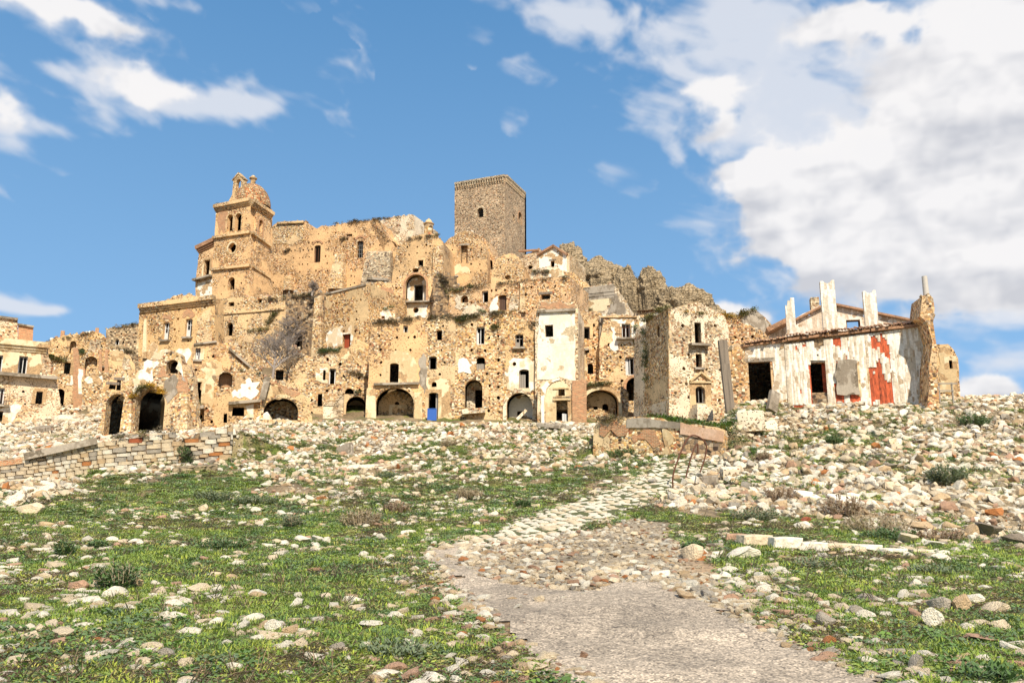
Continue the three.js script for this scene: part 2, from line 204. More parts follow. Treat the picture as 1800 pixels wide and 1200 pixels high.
function colH(c, lz) { const p = c[1], m = c[2], n = p.length; if (lz <= p[0][0]) return p[0][1]; if (lz >= p[n - 1][0]) return p[n - 1][1]; let i = 0; while (lz > p[i + 1][0]) i++; const h = p[i + 1][0] - p[i][0], t = (lz - p[i][0]) / h, t2 = t * t, t3 = t2 * t; return (2 * t3 - 3 * t2 + 1) * p[i][1] + (t3 - 2 * t2 + t) * h * m[i] + (3 * t2 - 2 * t3) * p[i + 1][1] + (t3 - t2) * h * m[i + 1]; }
// the retaining wall at the left holds the ground behind it up
const WA = at(-420, 852, 33), WB = at(405, 818, 42.5);
const wdx = WB.x - WA.x, wdz = WB.z - WA.z, wl = Math.hypot(wdx, wdz);
const wallT = (x, z) => ((x - WA.x) * wdx + (z - WA.z) * wdz) / (wl * wl), wallD = (x, z) => ((x - WA.x) * wdz - (z - WA.z) * wdx) / wl;   // wallD > 0 behind
// the low wall beside the paved lane
const PA = at(1050, 788, 43.5), PB = at(1274, 800, 39.5);
const pdx = PB.x - PA.x, pdz = PB.z - PA.z, pl = Math.hypot(pdx, pdz);
function smoothH(x, z) {
  const Z = Math.max(-z, 6.5), px = CX + F * 1.02 * (x / Z), lz = Math.log(Z), n = COLS.length;
  let i = 0; if (px <= COLS[0][0]) return colH(COLS[0], lz); if (px >= COLS[n - 1][0]) return colH(COLS[n - 1], lz);
  while (px > COLS[i + 1][0]) i++;
  const t = sm((px - COLS[i][0]) / (COLS[i + 1][0] - COLS[i][0])) * 0.6 + 0.4 * (px - COLS[i][0]) / (COLS[i + 1][0] - COLS[i][0]);
  return lerp(colH(COLS[i], lz), colH(COLS[i + 1], lz), t);
}
function H(x, z) {
  let h = smoothH(x, z); const Z = -z;
  if (Z > 30) {
    const t = wallT(x, z), d = wallD(x, z);
    if (d > -0.5 && t < 1.25) h += sstep(0.05, 0.6, d) * (1 - sstep(0.96, 1.25, t)) * lerp(1.0, 1.25, clamp(t * 1.2)) * (1 - sstep(8, 22, d));
    const s = ((x - PA.x) * pdx + (z - PA.z) * pdz) / (pl * pl), e = ((x - PA.x) * pdz - (z - PA.z) * pdx) / pl;
    if (e > -0.5 && s > -0.3 && s < 1.2) h += sstep(0.1, 0.5, e) * sstep(-0.3, 0.0, s) * (1 - sstep(1.0, 1.15, s)) * lerp(1.2, 0.9, clamp(s)) * lerp(1, 0, sstep(6, 20, e));
  }
  if (Z > 60) { const px = CX + F * x / Z; h += 9 * sstep(90, 150, Z) * sstep(250, 560, px) * (1 - sstep(1000, 1330, px)); if (Z > 160) h -= (Z - 160) * 0.12 * (Z < 900 ? 1 : 0) + (Z >= 900 ? 740 * 0.12 : 0); }
  const rough = 0.04 + 0.1 * sstep(20, 34, Z);
  return h + rough * fbm2(x * 0.9, z * 0.9, 3) * 2 + 0.25 * sstep(24, 40, Z) * fbm2(x * 0.23, z * 0.23, 2);
}
function hit(px, py) { // where the line through a pixel meets the ground
  const d = ray(px, py); let a = 3 / -d[2];
  for (let Z = 3; Z < 120; Z *= 1.01) { const t = Z / -d[2]; if (EYE + t * d[1] < H(t * d[0], -Z)) { let lo = a, hi = t; for (let k = 0; k < 14; k++) { const mid = (lo + hi) / 2; if (EYE + mid * d[1] < H(mid * d[0], mid * d[2])) hi = mid; else lo = mid; } return new THREE.Vector3(hi * d[0], H(hi * d[0], hi * d[2]), hi * d[2]); } a = t; }
  return at(px, py, 60);
}
function project(x, y, z) { const dx = x, dy = y - EYE, dz = z; const yy = dy * cp + dz * sp, zz = -dy * sp + dz * cp; return [CX + F * dx / -zz, CY - F * yy / -zz]; }
// outlines on the ground are measured once and kept as places
const flat = (list) => list.map(([x, y]) => { const p = hit(x, y); return [p.x, p.z]; });
function inside(poly, x, z) { let r = false; for (let i = 0, j = poly.length - 1; i < poly.length; j = i++) { const [xi, zi] = poly[i], [xj, zj] = poly[j]; if ((zi > z) !== (zj > z) && x < ((xj - xi) * (z - zi)) / (zj - zi) + xi) r = !r; } return r; }
function edgeDist(poly, x, z) { let m = 1e9; for (let i = 0, j = poly.length - 1; i < poly.length; j = i++) { const [ax, az] = poly[j], [bx, bz] = poly[i], dx = bx - ax, dz = bz - az, t = clamp(((x - ax) * dx + (z - az) * dz) / (dx * dx + dz * dz || 1)); m = Math.min(m, Math.hypot(x - ax - t * dx, z - az - t * dz)); } return m; }
const signed = (poly, x, z) => (inside(poly, x, z) ? 1 : -1) * edgeDist(poly, x, z);
const ROAD = flat([[1090, 1290], [1010, 1200], [935, 1160], [872, 1110], [822, 1065], [782, 1022], [748, 990], [738, 968], [800, 955], [850, 956], [800, 985], [870, 1010], [940, 1030], [1020, 1036], [1110, 1018], [1180, 1024], [1240, 1048], [1330, 1094], [1450, 1148], [1570, 1200], [1760, 1290]]);
const LANE = flat([[800, 955], [860, 940], [925, 915], [1010, 886], [1090, 858], [1150, 822], [1185, 806], [1270, 808], [1240, 832], [1200, 852], [1140, 880], [1080, 908], [1020, 930], [940, 948], [860, 957]]);
const DEBRIS = flat([[790, 985], [850, 958], [960, 944], [1060, 925], [1110, 905], [1180, 920], [1200, 980], [1230, 1040], [1160, 1030], [1110, 1020], [1020, 1038], [940, 1034], [870, 1012]]);
const DIRT = flat([[1120, 955], [1190, 940], [1270, 975], [1290, 1030], [1330, 1085], [1230, 1045], [1140, 1010]]);

const masses = {};   // how stony, grassy and sandy the place is
function cover(x, z) {
  const Z = -z, px = CX + F * 1.02 * x / Math.max(Z, 3), y = H(x, z), py = project(x, y, z)[1];
  const road = signed(ROAD, x, z), lane = signed(LANE, x, z), deb = signed(DEBRIS, x, z), dirt = signed(DIRT, x, z);
  const n = fbm2(x * 0.35 + 5, z * 0.35, 4), n2 = fbm2(x * 1.3, z * 1.3 + 7, 3);
  // stony heaps: the upper slopes
  const d = wallD(x, z), inTown = 1 - sstep(395, 470, px);
  const sl = Math.max(d > 0 ? 1 : sstep(9, 0.5, -d) * 0.75, (1 - sstep(60, 240, px)) * sstep(25, 31, Z) * 0.9);
  const sc = sstep(950, 770, py + (px - 700) * 0.06) * 0.72 + 0.16;
  const sr = Math.max(lerp(0.2, 1, sstep(935, 880, py - (px > 1250 ? sstep(1250, 1800, px) * 70 : 0))), sstep(1560, 1680, px) * sstep(975, 950, py));
  let stony = px < 700 ? lerp(sc, sl, inTown) : lerp(sc, sr, sstep(1090, 1230, px));
  stony = clamp(stony + n * 0.35);
  let grass = clamp(1.05 - stony * 1.0 + n * 0.7 + n2 * 0.5);
  const gp = sstep(0.02, 0.2, fbm2(x * 0.55 + 90, z * 0.55 + 3, 4)); grass = Math.max(grass, gp * (px < 1180 ? 0.75 : 0.5) * (wallD(x, z) > 0 && px < 420 ? 0.5 : 1));
  grass = clamp(grass - 0.45 * sstep(0.1, 0.34, fbm2(x * 0.75 + 50, z * 0.75 - 8, 4)));
  grass *= sstep(0.15, -0.25, road) * sstep(0.1, -0.2, lane) * sstep(0.3, -0.2, deb) * sstep(0.5, -0.4, dirt + n2 * 0.5);
  return { Z, px, py, road, lane, deb, dirt, stony, grass, n, n2 };
}
{
  const angs = []; for (let i = 0; i <= 620; i++) angs.push(-0.72 + 1.44 * i / 620); for (let i = 1; i <= 40; i++) { const t = i / 41; angs.push(0.72 + t * (2 * Math.PI - 1.44)); } angs.push(-0.72 + 2 * Math.PI);
  const rs = []; for (let i = 0; i <= 16; i++) rs.push(0.6 * Math.pow(4 / 0.6, i / 16)); for (let i = 1; i <= 400; i++) rs.push(4 * Math.pow(80 / 4, i / 400)); for (let i = 1; i <= 50; i++) rs.push(80 * Math.pow(3000 / 80, i / 50));
  const nA = angs.length, nR = rs.length, pos = new Float32Array(nA * nR * 3), col = new Float32Array(nA * nR * 3), uv = new Float32Array(nA * nR * 2), idx = [];
  const mix = (a, b, t) => [lerp(a[0], b[0], t), lerp(a[1], b[1], t), lerp(a[2], b[2], t)];
  const back = (a) => a > 0.8 && a < 2 * Math.PI - 0.8;
  for (let j = 0; j < nR; j++) for (let i = 0; i < nA; i++) {
    const o = j * nA + i, r = rs[j], a = angs[i], x = Math.sin(a) * r, z = -Math.cos(a) * r; let y, c;
    if (back(a)) { const t = clamp((Math.abs(Math.PI - a) - (Math.PI - 1.6)) / 0.8); const aa = a < Math.PI ? 0.8 : -0.8; y = lerp(-0.3 - r * 0.03, H(Math.sin(aa) * r, -Math.cos(aa) * r), t); c = [0.14, 0.13, 0.06]; }
    else {
      y = H(x, z); const k = cover(x, z);
      const green = mix([0.17, 0.23, 0.028], [0.29, 0.26, 0.08], clamp(0.5 + fbm2(x * 0.8, z * 0.8, 3) * 1.4));
      const soil = mix([0.4, 0.27, 0.145], [0.3, 0.2, 0.11], clamp(0.5 + k.n2));
      const rubble = mix([0.5, 0.38, 0.22], [0.3, 0.22, 0.12], clamp(0.5 + k.n2 * 1.5));
      c = mix(mix(soil, rubble, k.stony), green, sstep(0.25, 0.7, k.grass));
      c = mix(c, [0.56, 0.38, 0.22], sstep(-0.3, 0.4, k.dirt + k.n2 * 0.6));
      c = mix(c, [0.55, 0.44, 0.3], sstep(-0.3, 0.3, k.deb));
      c = mix(c, [0.16, 0.14, 0.06], sstep(-0.1, 0.1, k.lane));
      if (Math.hypot(x, z) > 70 && k.px > 200) c = mix(c, [0.3, 0.22, 0.12], sstep(70, 90, Math.hypot(x, z)));
    }
    pos.set([x, y, z], o * 3); col.set(c, o * 3); uv.set([x, z], o * 2);
    if (j && i) { const p = o - nA; idx.push(p - 1, p, o - 1, p, o, o - 1); }
  }
  const g = new THREE.BufferGeometry(); g.setAttribute('position', new THREE.BufferAttribute(pos, 3)); g.setAttribute('color', new THREE.BufferAttribute(col, 3)); g.setAttribute('uv', new THREE.BufferAttribute(uv, 2)); g.setIndex(idx.map((v, k) => idx[k % 3 === 0 ? k : k % 3 === 1 ? k + 1 : k - 1])); g.computeVertexNormals();
  if (g.attributes.normal.getY(nA * 200 + 300) < 0) { g.setIndex(idx); g.computeVertexNormals(); }
  const m = shade(new THREE.Mesh(g, M.soil)); m.name = 'ground'; m.userData.kind = 'structure'; scene.add(m);
}
// the tarred road: a sheet with a broken edge
function sheet(poly, step, lift, wobble, seed) {
  let x0 = 1e9, x1 = -1e9, z0 = 1e9, z1 = -1e9; for (const [x, z] of poly) { x0 = Math.min(x0, x); x1 = Math.max(x1, x); z0 = Math.min(z0, z); z1 = Math.max(z1, z); }
  const nx = Math.ceil((x1 - x0) / step) + 1, nz = Math.ceil((z1 - z0) / step) + 1, keep = new Uint8Array(nx * nz), pos = [], uv = [], idx = [], id = new Int32Array(nx * nz).fill(-1);
  for (let j = 0; j < nz; j++) for (let i = 0; i < nx; i++) { const x = x0 + i * step, z = z0 + j * step; keep[j * nx + i] = signed(poly, x, z) > wobble * fbm2(x * 2.5 + seed, z * 2.5, 4) ? 1 : 0; }
  const v = (i, j) => { const k = j * nx + i; if (id[k] < 0) { const x = x0 + i * step, z = z0 + j * step; id[k] = pos.length / 3; pos.push(x, H(x, z) + lift, z); uv.push(x, z); } return id[k]; };
  for (let j = 0; j < nz - 1; j++) for (let i = 0; i < nx - 1; i++) { const k = j * nx + i; if (keep[k] && keep[k + 1] && keep[k + nx] && keep[k + nx + 1]) { const a = v(i, j), b = v(i + 1, j), c = v(i, j + 1), d = v(i + 1, j + 1); idx.push(a, c, b, b, c, d); } }
  const g = new THREE.BufferGeometry(); g.setAttribute('position', new THREE.Float32BufferAttribute(pos, 3)); g.setAttribute('uv', new THREE.Float32BufferAttribute(uv, 2)); g.setIndex(idx); g.computeVertexNormals(); return g;
}
{ const m = shade(new THREE.Mesh(sheet(ROAD, 0.055, 0.018, 0.4, 3), M.asphalt)); m.name = 'road'; m.userData.kind = 'structure'; scene.add(m); }

// ---------------------------------------------------------------- building kit
const capSpots = [];                            // loose stones on broken wall tops
const TINTS = [[1, 1, 1], [1.06, 0.98, 0.92], [0.9, 0.87, 0.85], [1.08, 1.05, 1.02], [0.97, 0.91, 0.82], [1.02, 0.94, 0.9], [0.95, 0.95, 0.96]], tinted = {};
function tint(mat, n) { const k = mat + n; if (!tinted[k]) { tinted[k] = M[mat].clone(); tinted[k].color.setRGB(...TINTS[n]); } return tinted[k]; }
const weedSpots = [];                          // where plants root on walls and ledges
function plane(ax, ay, Z, yawDeg) {
  const A = at(ax, ay, Z), th = yawDeg * Math.PI / 180; return planeAt(A, th);
}
function planeAt(A, th) {
  const T = new THREE.Vector3(Math.cos(th), 0, -Math.sin(th)), N = new THREE.Vector3(Math.sin(th), 0, Math.cos(th)), e = (A.x * N.x + (A.y - EYE) * N.y + A.z * N.z);
  return { A, th, T, N, loc(px, py) { const d = ray(px, py), t = e / (d[0] * N.x + d[2] * N.z), x = t * d[0] - A.x, y = EYE + t * d[1], z = t * d[2] - A.z; return [x * T.x + z * T.z, y]; }, world(s, y, out = 0) { return new THREE.Vector3(A.x + T.x * s + N.x * out, y, A.z + T.z * s + N.z * out); } };
}
let bseed = 100;
class Building {
  constructor(name, label, category, group) { this.g = new THREE.Group(); this.g.name = numbered(name); tag(this.g, label, category, group); scene.add(this.g); this.base = null; this.r = rng(bseed += 17); }
  frame(pl, y0) { // a child frame lying in the plane of a front
    if (!this.base) { this.base = new THREE.Vector3(pl.A.x, y0, pl.A.z); this.g.position.copy(this.base); }
    return (m, out = 0) => { m.position.set(pl.A.x - this.base.x + pl.N.x * out, -this.base.y, pl.A.z - this.base.z + pl.N.z * out); m.rotation.y = pl.th; return m; };
  }
  wall(pl, outline, openings = [], o = {}) {
    const r = this.r; let pts = outline.map(([x, y]) => pl.loc(x, y)); const minS = o.minS;
    const y0 = Math.min(...pts.map((p) => p[1])), place = this.frame(pl, y0); this.pl = pl; this.place = place;
    if (minS !== undefined) pts = pts.map(([s, y]) => [Math.max(s, minS), y]);
    // broken edges
    const J = o.jag ?? 0.13, poly = [], mid = pts.reduce((a, p) => a + p[1], 0) / pts.length;
    for (let i = 0; i < pts.length; i++) {
      const a = pts[i], b = pts[(i + 1) % pts.length], L = Math.hypot(b[0] - a[0], b[1] - a[1]), vertical = Math.abs(b[0] - a[0]) < 0.25 * Math.abs(b[1] - a[1]), bottom = a[1] < y0 + 0.6 && b[1] < y0 + 0.6, n = bottom ? 1 : Math.max(1, Math.round(L / (vertical ? 0.7 : 0.38)));
      for (let k = 0; k < n; k++) { const t = k / n, q = [lerp(a[0], b[0], t), lerp(a[1], b[1], t)]; if (k) { const w = J * (r() - 0.5) * 2 * (vertical ? 0.35 : 1); if (vertical) q[0] += w; else q[1] += w; } poly.push(q); if (!vertical && !bottom && J > 0.1 && q[1] > mid && r() < 0.75) capSpots.push([pl.world(q[0], q[1], -0.1 - 0.3 * r()), 0.18 + 0.3 * r(), o.mat === 'grey' || o.mat === 'dark' ? 1 : 0]); if (!vertical && !bottom && (o.weeds ?? 0) * (0.3 + 1.6 * sstep(-0.1, 0.3, fbm2(q[0] * 0.5 + bseed, 3.3, 2))) > r() * 1.3 && q[1] > mid) weedSpots.push([pl.world(q[0], q[1] - 0.05, -0.25), 0.5 + 0.5 * r()]); }
    }
    const ops = openings.map((op) => this.opening(pl, op)).filter(Boolean);
    const boxes = ops.map((q) => q.box), holes = ops.map((q) => q.path);
    // putlog holes: every one is a hole through the face
    const sMin = Math.min(...poly.map((p) => p[0])), sMax = Math.max(...poly.map((p) => p[0])), yMax = Math.max(...poly.map((p) => p[1]));
    const vis = o.holesFrom !== undefined ? pl.loc(outline[0][0], o.holesFrom)[1] : y0;
    const n = o.holes ?? 0; let made = 0;
    for (let k = 0; k < n * 12 && made < n; k++) {
      const w = 0.07 + 0.07 * r(), row = Math.round((vis + r() * (yMax - vis)) / 1.05) * 1.05 + (r() - 0.5) * 0.25, s = Math.round((sMin + r() * (sMax - sMin)) / 1.3) * 1.3 + (r() - 0.5) * 0.6;
      if (row < vis) continue; let ok = true; for (const [ds, dy] of [[-.5, -.5], [.5, -.5], [.5, .5], [-.5, .5], [0, .7]]) if (!inside(poly, s + ds, row + dy)) ok = false;
      for (const b of boxes) if (s > b[0] - 0.35 && s < b[2] + 0.35 && row > b[1] - 0.35 && row < b[3] + 0.35) ok = false;
      if (!ok) continue; made++; boxes.push([s - w, row - w, s + w, row + w]);
      const p = new THREE.Path(); const m = 5 + ((r() * 3) | 0), a0 = r() * 6; for (let q = 0; q < m; q++) { const a = a0 - q / m * 2 * Math.PI, rr = w * (0.8 + 0.5 * r()); const x = s + Math.cos(a) * rr, y = row + Math.sin(a) * rr * 1.1; q ? p.lineTo(x, y) : p.moveTo(x, y); } p.closePath(); holes.push(p);
    }
    const sh = new THREE.Shape(poly.map((p) => new THREE.Vector2(...p))); sh.holes = holes;
    const th = o.th ?? 0.5, geos = [], g = new THREE.ExtrudeGeometry(sh, { depth: th, bevelEnabled: false, curveSegments: 9 }); g.translate(0, 0, -th); geos.push(g);
    if (o.D !== 0) geos.push(this.shell(poly, th, o.D ?? 5, o));
    for (const q of ops) if (q.depth) geos.push(this.recess(q, th, q.depth));
    for (const q of geos) { const uv = q.attributes.uv, du = r() * 40, dv = r() * 40; for (let i = 0; i < uv.count; i++) uv.setXY(i, uv.getX(i) + du, uv.getY(i) + dv); }
    const m = place(part(o.name ?? 'wall', mergeGeometries(geos), tint(o.mat ?? 'rubble', o.tint ?? (this.tintNo ??= (r() * TINTS.length) | 0)), this.g)); m.updateMatrix();
    for (const q of ops) this.fit(pl, q, place, th);
    return m;
  }
  shell(poly, t, D, o) { // sides, top and back close the house so that it is dark inside
    const pos = [], uv = [], nor = []; let L = 0; const n = poly.length, sMax = Math.max(...poly.map((p) => p[0]));
    const area = THREE.ShapeUtils.area(poly.map((p) => new THREE.Vector2(...p)));
    for (let i = 0; i < n; i++) { const a = poly[i], b = poly[(i + 1) % n], l = Math.hypot(b[0] - a[0], b[1] - a[1]); if (!(o.openRight && a[0] > sMax - 0.45 && b[0] > sMax - 0.45)) { const nx = (b[1] - a[1]) / l * Math.sign(area), ny = -(b[0] - a[0]) / l * Math.sign(area); const q = [[a, -t], [b, -t], [b, -D], [a, -t], [b, -D], [a, -D]]; for (const [p, z] of q) { pos.push(p[0], p[1], z); nor.push(nx, ny, 0); uv.push(Math.abs(nx) > 0.7 ? -z : p[0], Math.abs(nx) > 0.7 ? p[1] : -z); } } L += l; }
    const v = poly.map((p) => new THREE.Vector2(...p)); for (const f of THREE.ShapeUtils.triangulateShape(v, [])) for (const k of f) { pos.push(v[k].x, v[k].y, -D); nor.push(0, 0, -1); uv.push(v[k].x, v[k].y); }
    const g = new THREE.BufferGeometry(); g.setAttribute('position', new THREE.Float32BufferAttribute(pos, 3)); g.setAttribute('normal', new THREE.Float32BufferAttribute(nor, 3)); g.setAttribute('uv', new THREE.Float32BufferAttribute(uv, 2)); return g;
  }
  opening(pl, op) { // [type, x0, y0, x1, y1, options]
    const [type, x0, y0, x1, y1, opt = {}] = op, a = pl.loc(x0, (y0 + y1) / 2), b = pl.loc(x1, (y0 + y1) / 2), t = pl.loc((x0 + x1) / 2, y0), u = pl.loc((x0 + x1) / 2, y1);
    const s0 = a[0], s1 = b[0], yb = u[1], yt = t[1], w = s1 - s0, p = new THREE.Path(), pts = [];
    if (type === 'r') { const j = () => (this.r() - 0.5) * 0.06; pts.push([s0 + j(), yb], [s0 + j(), yt + j()], [s1 + j(), yt + j()], [s1 + j(), yb]); }
    else if (type === 'o') for (let k = 0; k < 16; k++) { const q = -k / 16 * 2 * Math.PI; pts.push([(s0 + s1) / 2 + Math.cos(q) * w / 2 * (1 + (opt.rag ?? 0) * (this.r() - 0.5)), (yb + yt) / 2 + Math.sin(q) * (yt - yb) / 2 * (1 + (opt.rag ?? 0) * (this.r() - 0.5))]); }
    else { const rise = Math.min(w * (opt.rise ?? 0.5), (yt - yb) * 0.95), k0 = 10; pts.push([s0, yb]); for (let k = 0; k <= k0; k++) { const q = Math.PI - k / k0 * Math.PI; pts.push([(s0 + s1) / 2 + Math.cos(q) * w / 2, yt - rise + Math.sin(q) * rise]); } pts.push([s1, yb]); }
    pts.forEach((q, k) => (k ? p.lineTo(...q) : p.moveTo(...q))); p.closePath();
    return { path: p, pts, box: [s0, yb, s1, yt], type, opt, depth: opt.depth, s0, s1, yb, yt };
  }
  recess(q, t, depth) { // the inside of a deep arch: jambs, vault and a back wall that may have a door of its own
    const geos = [], pos = [], nor = [], uv = []; const n = q.pts.length; let L = 0;
    for (let i = 0; i < n; i++) { const a = q.pts[i], b = q.pts[(i + 1) % n], l = Math.hypot(b[0] - a[0], b[1] - a[1]) || 1, nx = (b[1] - a[1]) / l, ny = -(b[0] - a[0]) / l; for (const [p, z] of [[a, -t], [b, -t], [b, -depth], [a, -t], [b, -depth], [a, -depth]]) { pos.push(p[0], p[1], z); nor.push(nx, ny, 0); uv.push(-z, L + (p === b ? l : 0)); } L += l; }
    const g = new THREE.BufferGeometry(); g.setAttribute('position', new THREE.Float32BufferAttribute(pos, 3)); g.setAttribute('normal', new THREE.Float32BufferAttribute(nor, 3)); g.setAttribute('uv', new THREE.Float32BufferAttribute(uv, 2)); geos.push(g);
    const sh = new THREE.Shape(q.pts.map((p) => new THREE.Vector2(...p))); sh.holes = (q.opt.inner ?? []).map((o) => { const i = this.opening(this.pl, o); q.inners = (q.inners ?? []).concat(i); return i.path; });
    const bk = new THREE.ExtrudeGeometry(sh, { depth: 0.3, bevelEnabled: false }); bk.translate(0, 0, -depth - 0.3); geos.push(bk);
    const m = mergeGeometries(geos); if (!q.opt.mat) return m;
    const child = this.place(part('recess', m, M[q.opt.mat], this.g)); child.updateMatrix(); const e = new THREE.BufferGeometry(); for (const k of ['position', 'normal', 'uv']) e.setAttribute(k, new THREE.Float32BufferAttribute([], k === 'uv' ? 2 : 3)); return e;
  }
  fit(pl, q, place, th) { // frames, sills, leaves
    const { s0, s1, yb, yt, opt } = q, mk = (name, list, mat, parent = this.g) => { const m = part(name, mergeGeometries(list), mat, parent); if (parent === this.g) place(m); return m; };
    const w = s1 - s0, h = yt - yb;
    if (opt.frame) { const f = 0.09, z0 = -th * 0.7, z1 = z0 + 0.07, list = [boxGeo(s0, s0 + f, yb, yt, z0, z1), boxGeo(s1 - f, s1, yb, yt, z0, z1), boxGeo(s0 + f, s1 - f, yt - f, yt, z0, z1)]; if (opt.frame > 1) { list.push(boxGeo(s0 + f, s1 - f, yb, yb + f, z0, z1), boxGeo((s0 + s1) / 2 - 0.03, (s0 + s1) / 2 + 0.03, yb + f, yt - f, z0 + 0.005, z1 - 0.005)); if (opt.frame > 2) list.push(boxGeo(s0 + f, (s0 + s1) / 2, yb + f, yb + h * 0.42, z0 + 0.01, z1 - 0.01), boxGeo(s0 + f, s1 - f, yb + h * 0.66, yb + h * 0.66 + 0.05, z0 + 0.012, z1 - 0.012)); } mk('window_frame', list, M[opt.fmat ?? 'whiteWood']); }
    if (opt.bars) { const list = []; for (let k = 1; k < 3; k++) list.push(boxGeo(s0 + w * k / 3 - 0.03, s0 + w * k / 3 + 0.03, yb, yt, -0.3, -0.26)); for (let k = 1; k < 4; k++) list.push(boxGeo(s0, s1, yb + h * k / 4 - 0.03, yb + h * k / 4 + 0.03, -0.26, -0.22)); mk('window_bars', list, M.bar); }
    if (opt.sill) mk('sill', [boxGeo(s0 - 0.15, s1 + 0.15, yb - 0.16, yb - 0.004, -0.1, 0.2 * opt.sill)], M.concrete);
    if (opt.lintel) mk('lintel', [boxGeo(s0 - 0.25, s1 + 0.25, yt + 0.004, yt + 0.24, -0.2, 0.035)], M[opt.lintel]);
    if (opt.leaf) { const [mat, part0, part1, top = 1] = opt.leaf, list = [], a = s0 + w * part0, b = s0 + w * part1, n = Math.max(1, Math.round((b - a) / 0.2)); for (let k = 0; k < n; k++) list.push(boxGeo(a + (b - a) * k / n + 0.008, a + (b - a) * (k + 1) / n - 0.008, yb, yb + h * top - 0.03 * this.r(), -th * 0.75, -th * 0.75 + 0.05 + 0.01 * this.r())); mk('door_leaf', list, M[mat]); }
    if (opt.balcony) { const z1 = 0.55; mk('balcony', [boxGeo(s0 - 0.5, s1 + 0.5, yb - 0.18, yb - 0.02, 0.01, z1)], M.concrete); if (opt.balcony > 1) { const list = []; for (let k = 0; k <= 8; k++) list.push(boxGeo(lerp(s0 - 0.45, s1 + 0.45, k / 8) - 0.012, lerp(s0 - 0.45, s1 + 0.45, k / 8) + 0.012, yb - 0.02, yb + 0.85, z1 - 0.06, z1 - 0.03)); list.push(boxGeo(s0 - 0.47, s1 + 0.47, yb + 0.85, yb + 0.89, z1 - 0.065, z1 - 0.025)); mk('railing', list, M.rust); } }
    if (opt.surround) { const a = 0.28; mk('door_surround', [boxGeo(s0 - a, s0 - 0.003, yb, yt + a, -0.1, 0.05), boxGeo(s1 + 0.003, s1 + a, yb, yt + a, -0.1, 0.05), boxGeo(s0 - 0.003, s1 + 0.003, yt + 0.003, yt + a, -0.1, 0.05)], M[opt.surround]); }
    if (opt.hood) { const hw = w * 0.72, list = []; const n = 7; for (let k = 0; k < n; k++) { const a0 = Math.PI * (0.85 - 0.7 * k / n), a1 = Math.PI * (0.85 - 0.7 * (k + 1) / n), cx = (s0 + s1) / 2, cy = yt - hw * 0.25; const v = [[cx + Math.cos(a0) * hw, cy + Math.sin(a0) * hw], [cx + Math.cos(a1) * hw, cy + Math.sin(a1) * hw], [cx + Math.cos(a1) * (hw + 0.25), cy + Math.sin(a1) * (hw + 0.25)], [cx + Math.cos(a0) * (hw + 0.25), cy + Math.sin(a0) * (hw + 0.25)]].map((p) => new THREE.Vector2(...p)); const g = new THREE.ExtrudeGeometry(new THREE.Shape(v), { depth: 0.09, bevelEnabled: false }); list.push(g); } mk('brick_arch', list, M.brick); }
    if (opt.ring) { const o1 = q.pts.map((p) => p), cx = (s0 + s1) / 2, cy = (yb + yt) / 2, k = opt.ringW ?? 0.3; const out = o1.map(([x, y]) => { const dx = x - cx, dy = y - (q.type === 'a' ? Math.min(y, yt - w / 2) : cy), l = Math.hypot(dx, dy) || 1; return [x + dx / l * k, y + dy / l * k]; }); const sh = new THREE.Shape(out.map((p) => new THREE.Vector2(...p))); if (q.type === 'a') { const s2 = [...out, ...o1.slice().reverse()]; const g = new THREE.ExtrudeGeometry(new THREE.Shape(s2.map((p) => new THREE.Vector2(...p))), { depth: 0.07, bevelEnabled: false }); mk('arch_band', [g], M[opt.ring]); } else { sh.holes = [q.path]; const g = new THREE.ExtrudeGeometry(sh, { depth: 0.06, bevelEnabled: false }); mk('ring', [g], M[opt.ring]); } }
    for (const i of q.inners ?? []) { const z = -(q.depth); this.fit({ ...pl }, { ...i, depth: 0 }, (m) => place(m, z), 0.3); }
  }
  patch(list, mat = 'white', openings = [], o = {}) { // plaster still on the wall: a coat a few centimetres thick with a broken outline
    const pl = this.pl, r = this.r, base = list.map(([x, y]) => pl.loc(x, y)), poly = [];
    const J = (o.jag ?? 0.16) * 1.5; base.forEach((a, i) => { const b = base[(i + 1) % base.length], L = Math.hypot(b[0] - a[0], b[1] - a[1]), n = Math.max(1, Math.round(L / 0.4)); for (let k = 0; k < n; k++) { const t = k / n, w = k || !o.square ? J * (r() - 0.5) * 2 : 0; poly.push([lerp(a[0], b[0], t) + w * (b[1] - a[1]) / L, lerp(a[1], b[1], t) - w * (b[0] - a[0]) / L]); } });
    const sh = new THREE.Shape(poly.map((p) => new THREE.Vector2(...p))); sh.holes = openings.map((q) => this.opening(pl, q).path);
    const h = o.th ?? 0.035, g = new THREE.ExtrudeGeometry(sh, { depth: h + 0.02, bevelEnabled: false }), uv = g.attributes.uv, du = r() * 30, dv = r() * 30; for (let i = 0; i < uv.count; i++) uv.setXY(i, uv.getX(i) + du, uv.getY(i) + dv);
    g.translate(0, 0, -0.02); return this.place(part(o.name ?? 'plaster', g, M[mat], this.g), o.out ?? 0);
  }
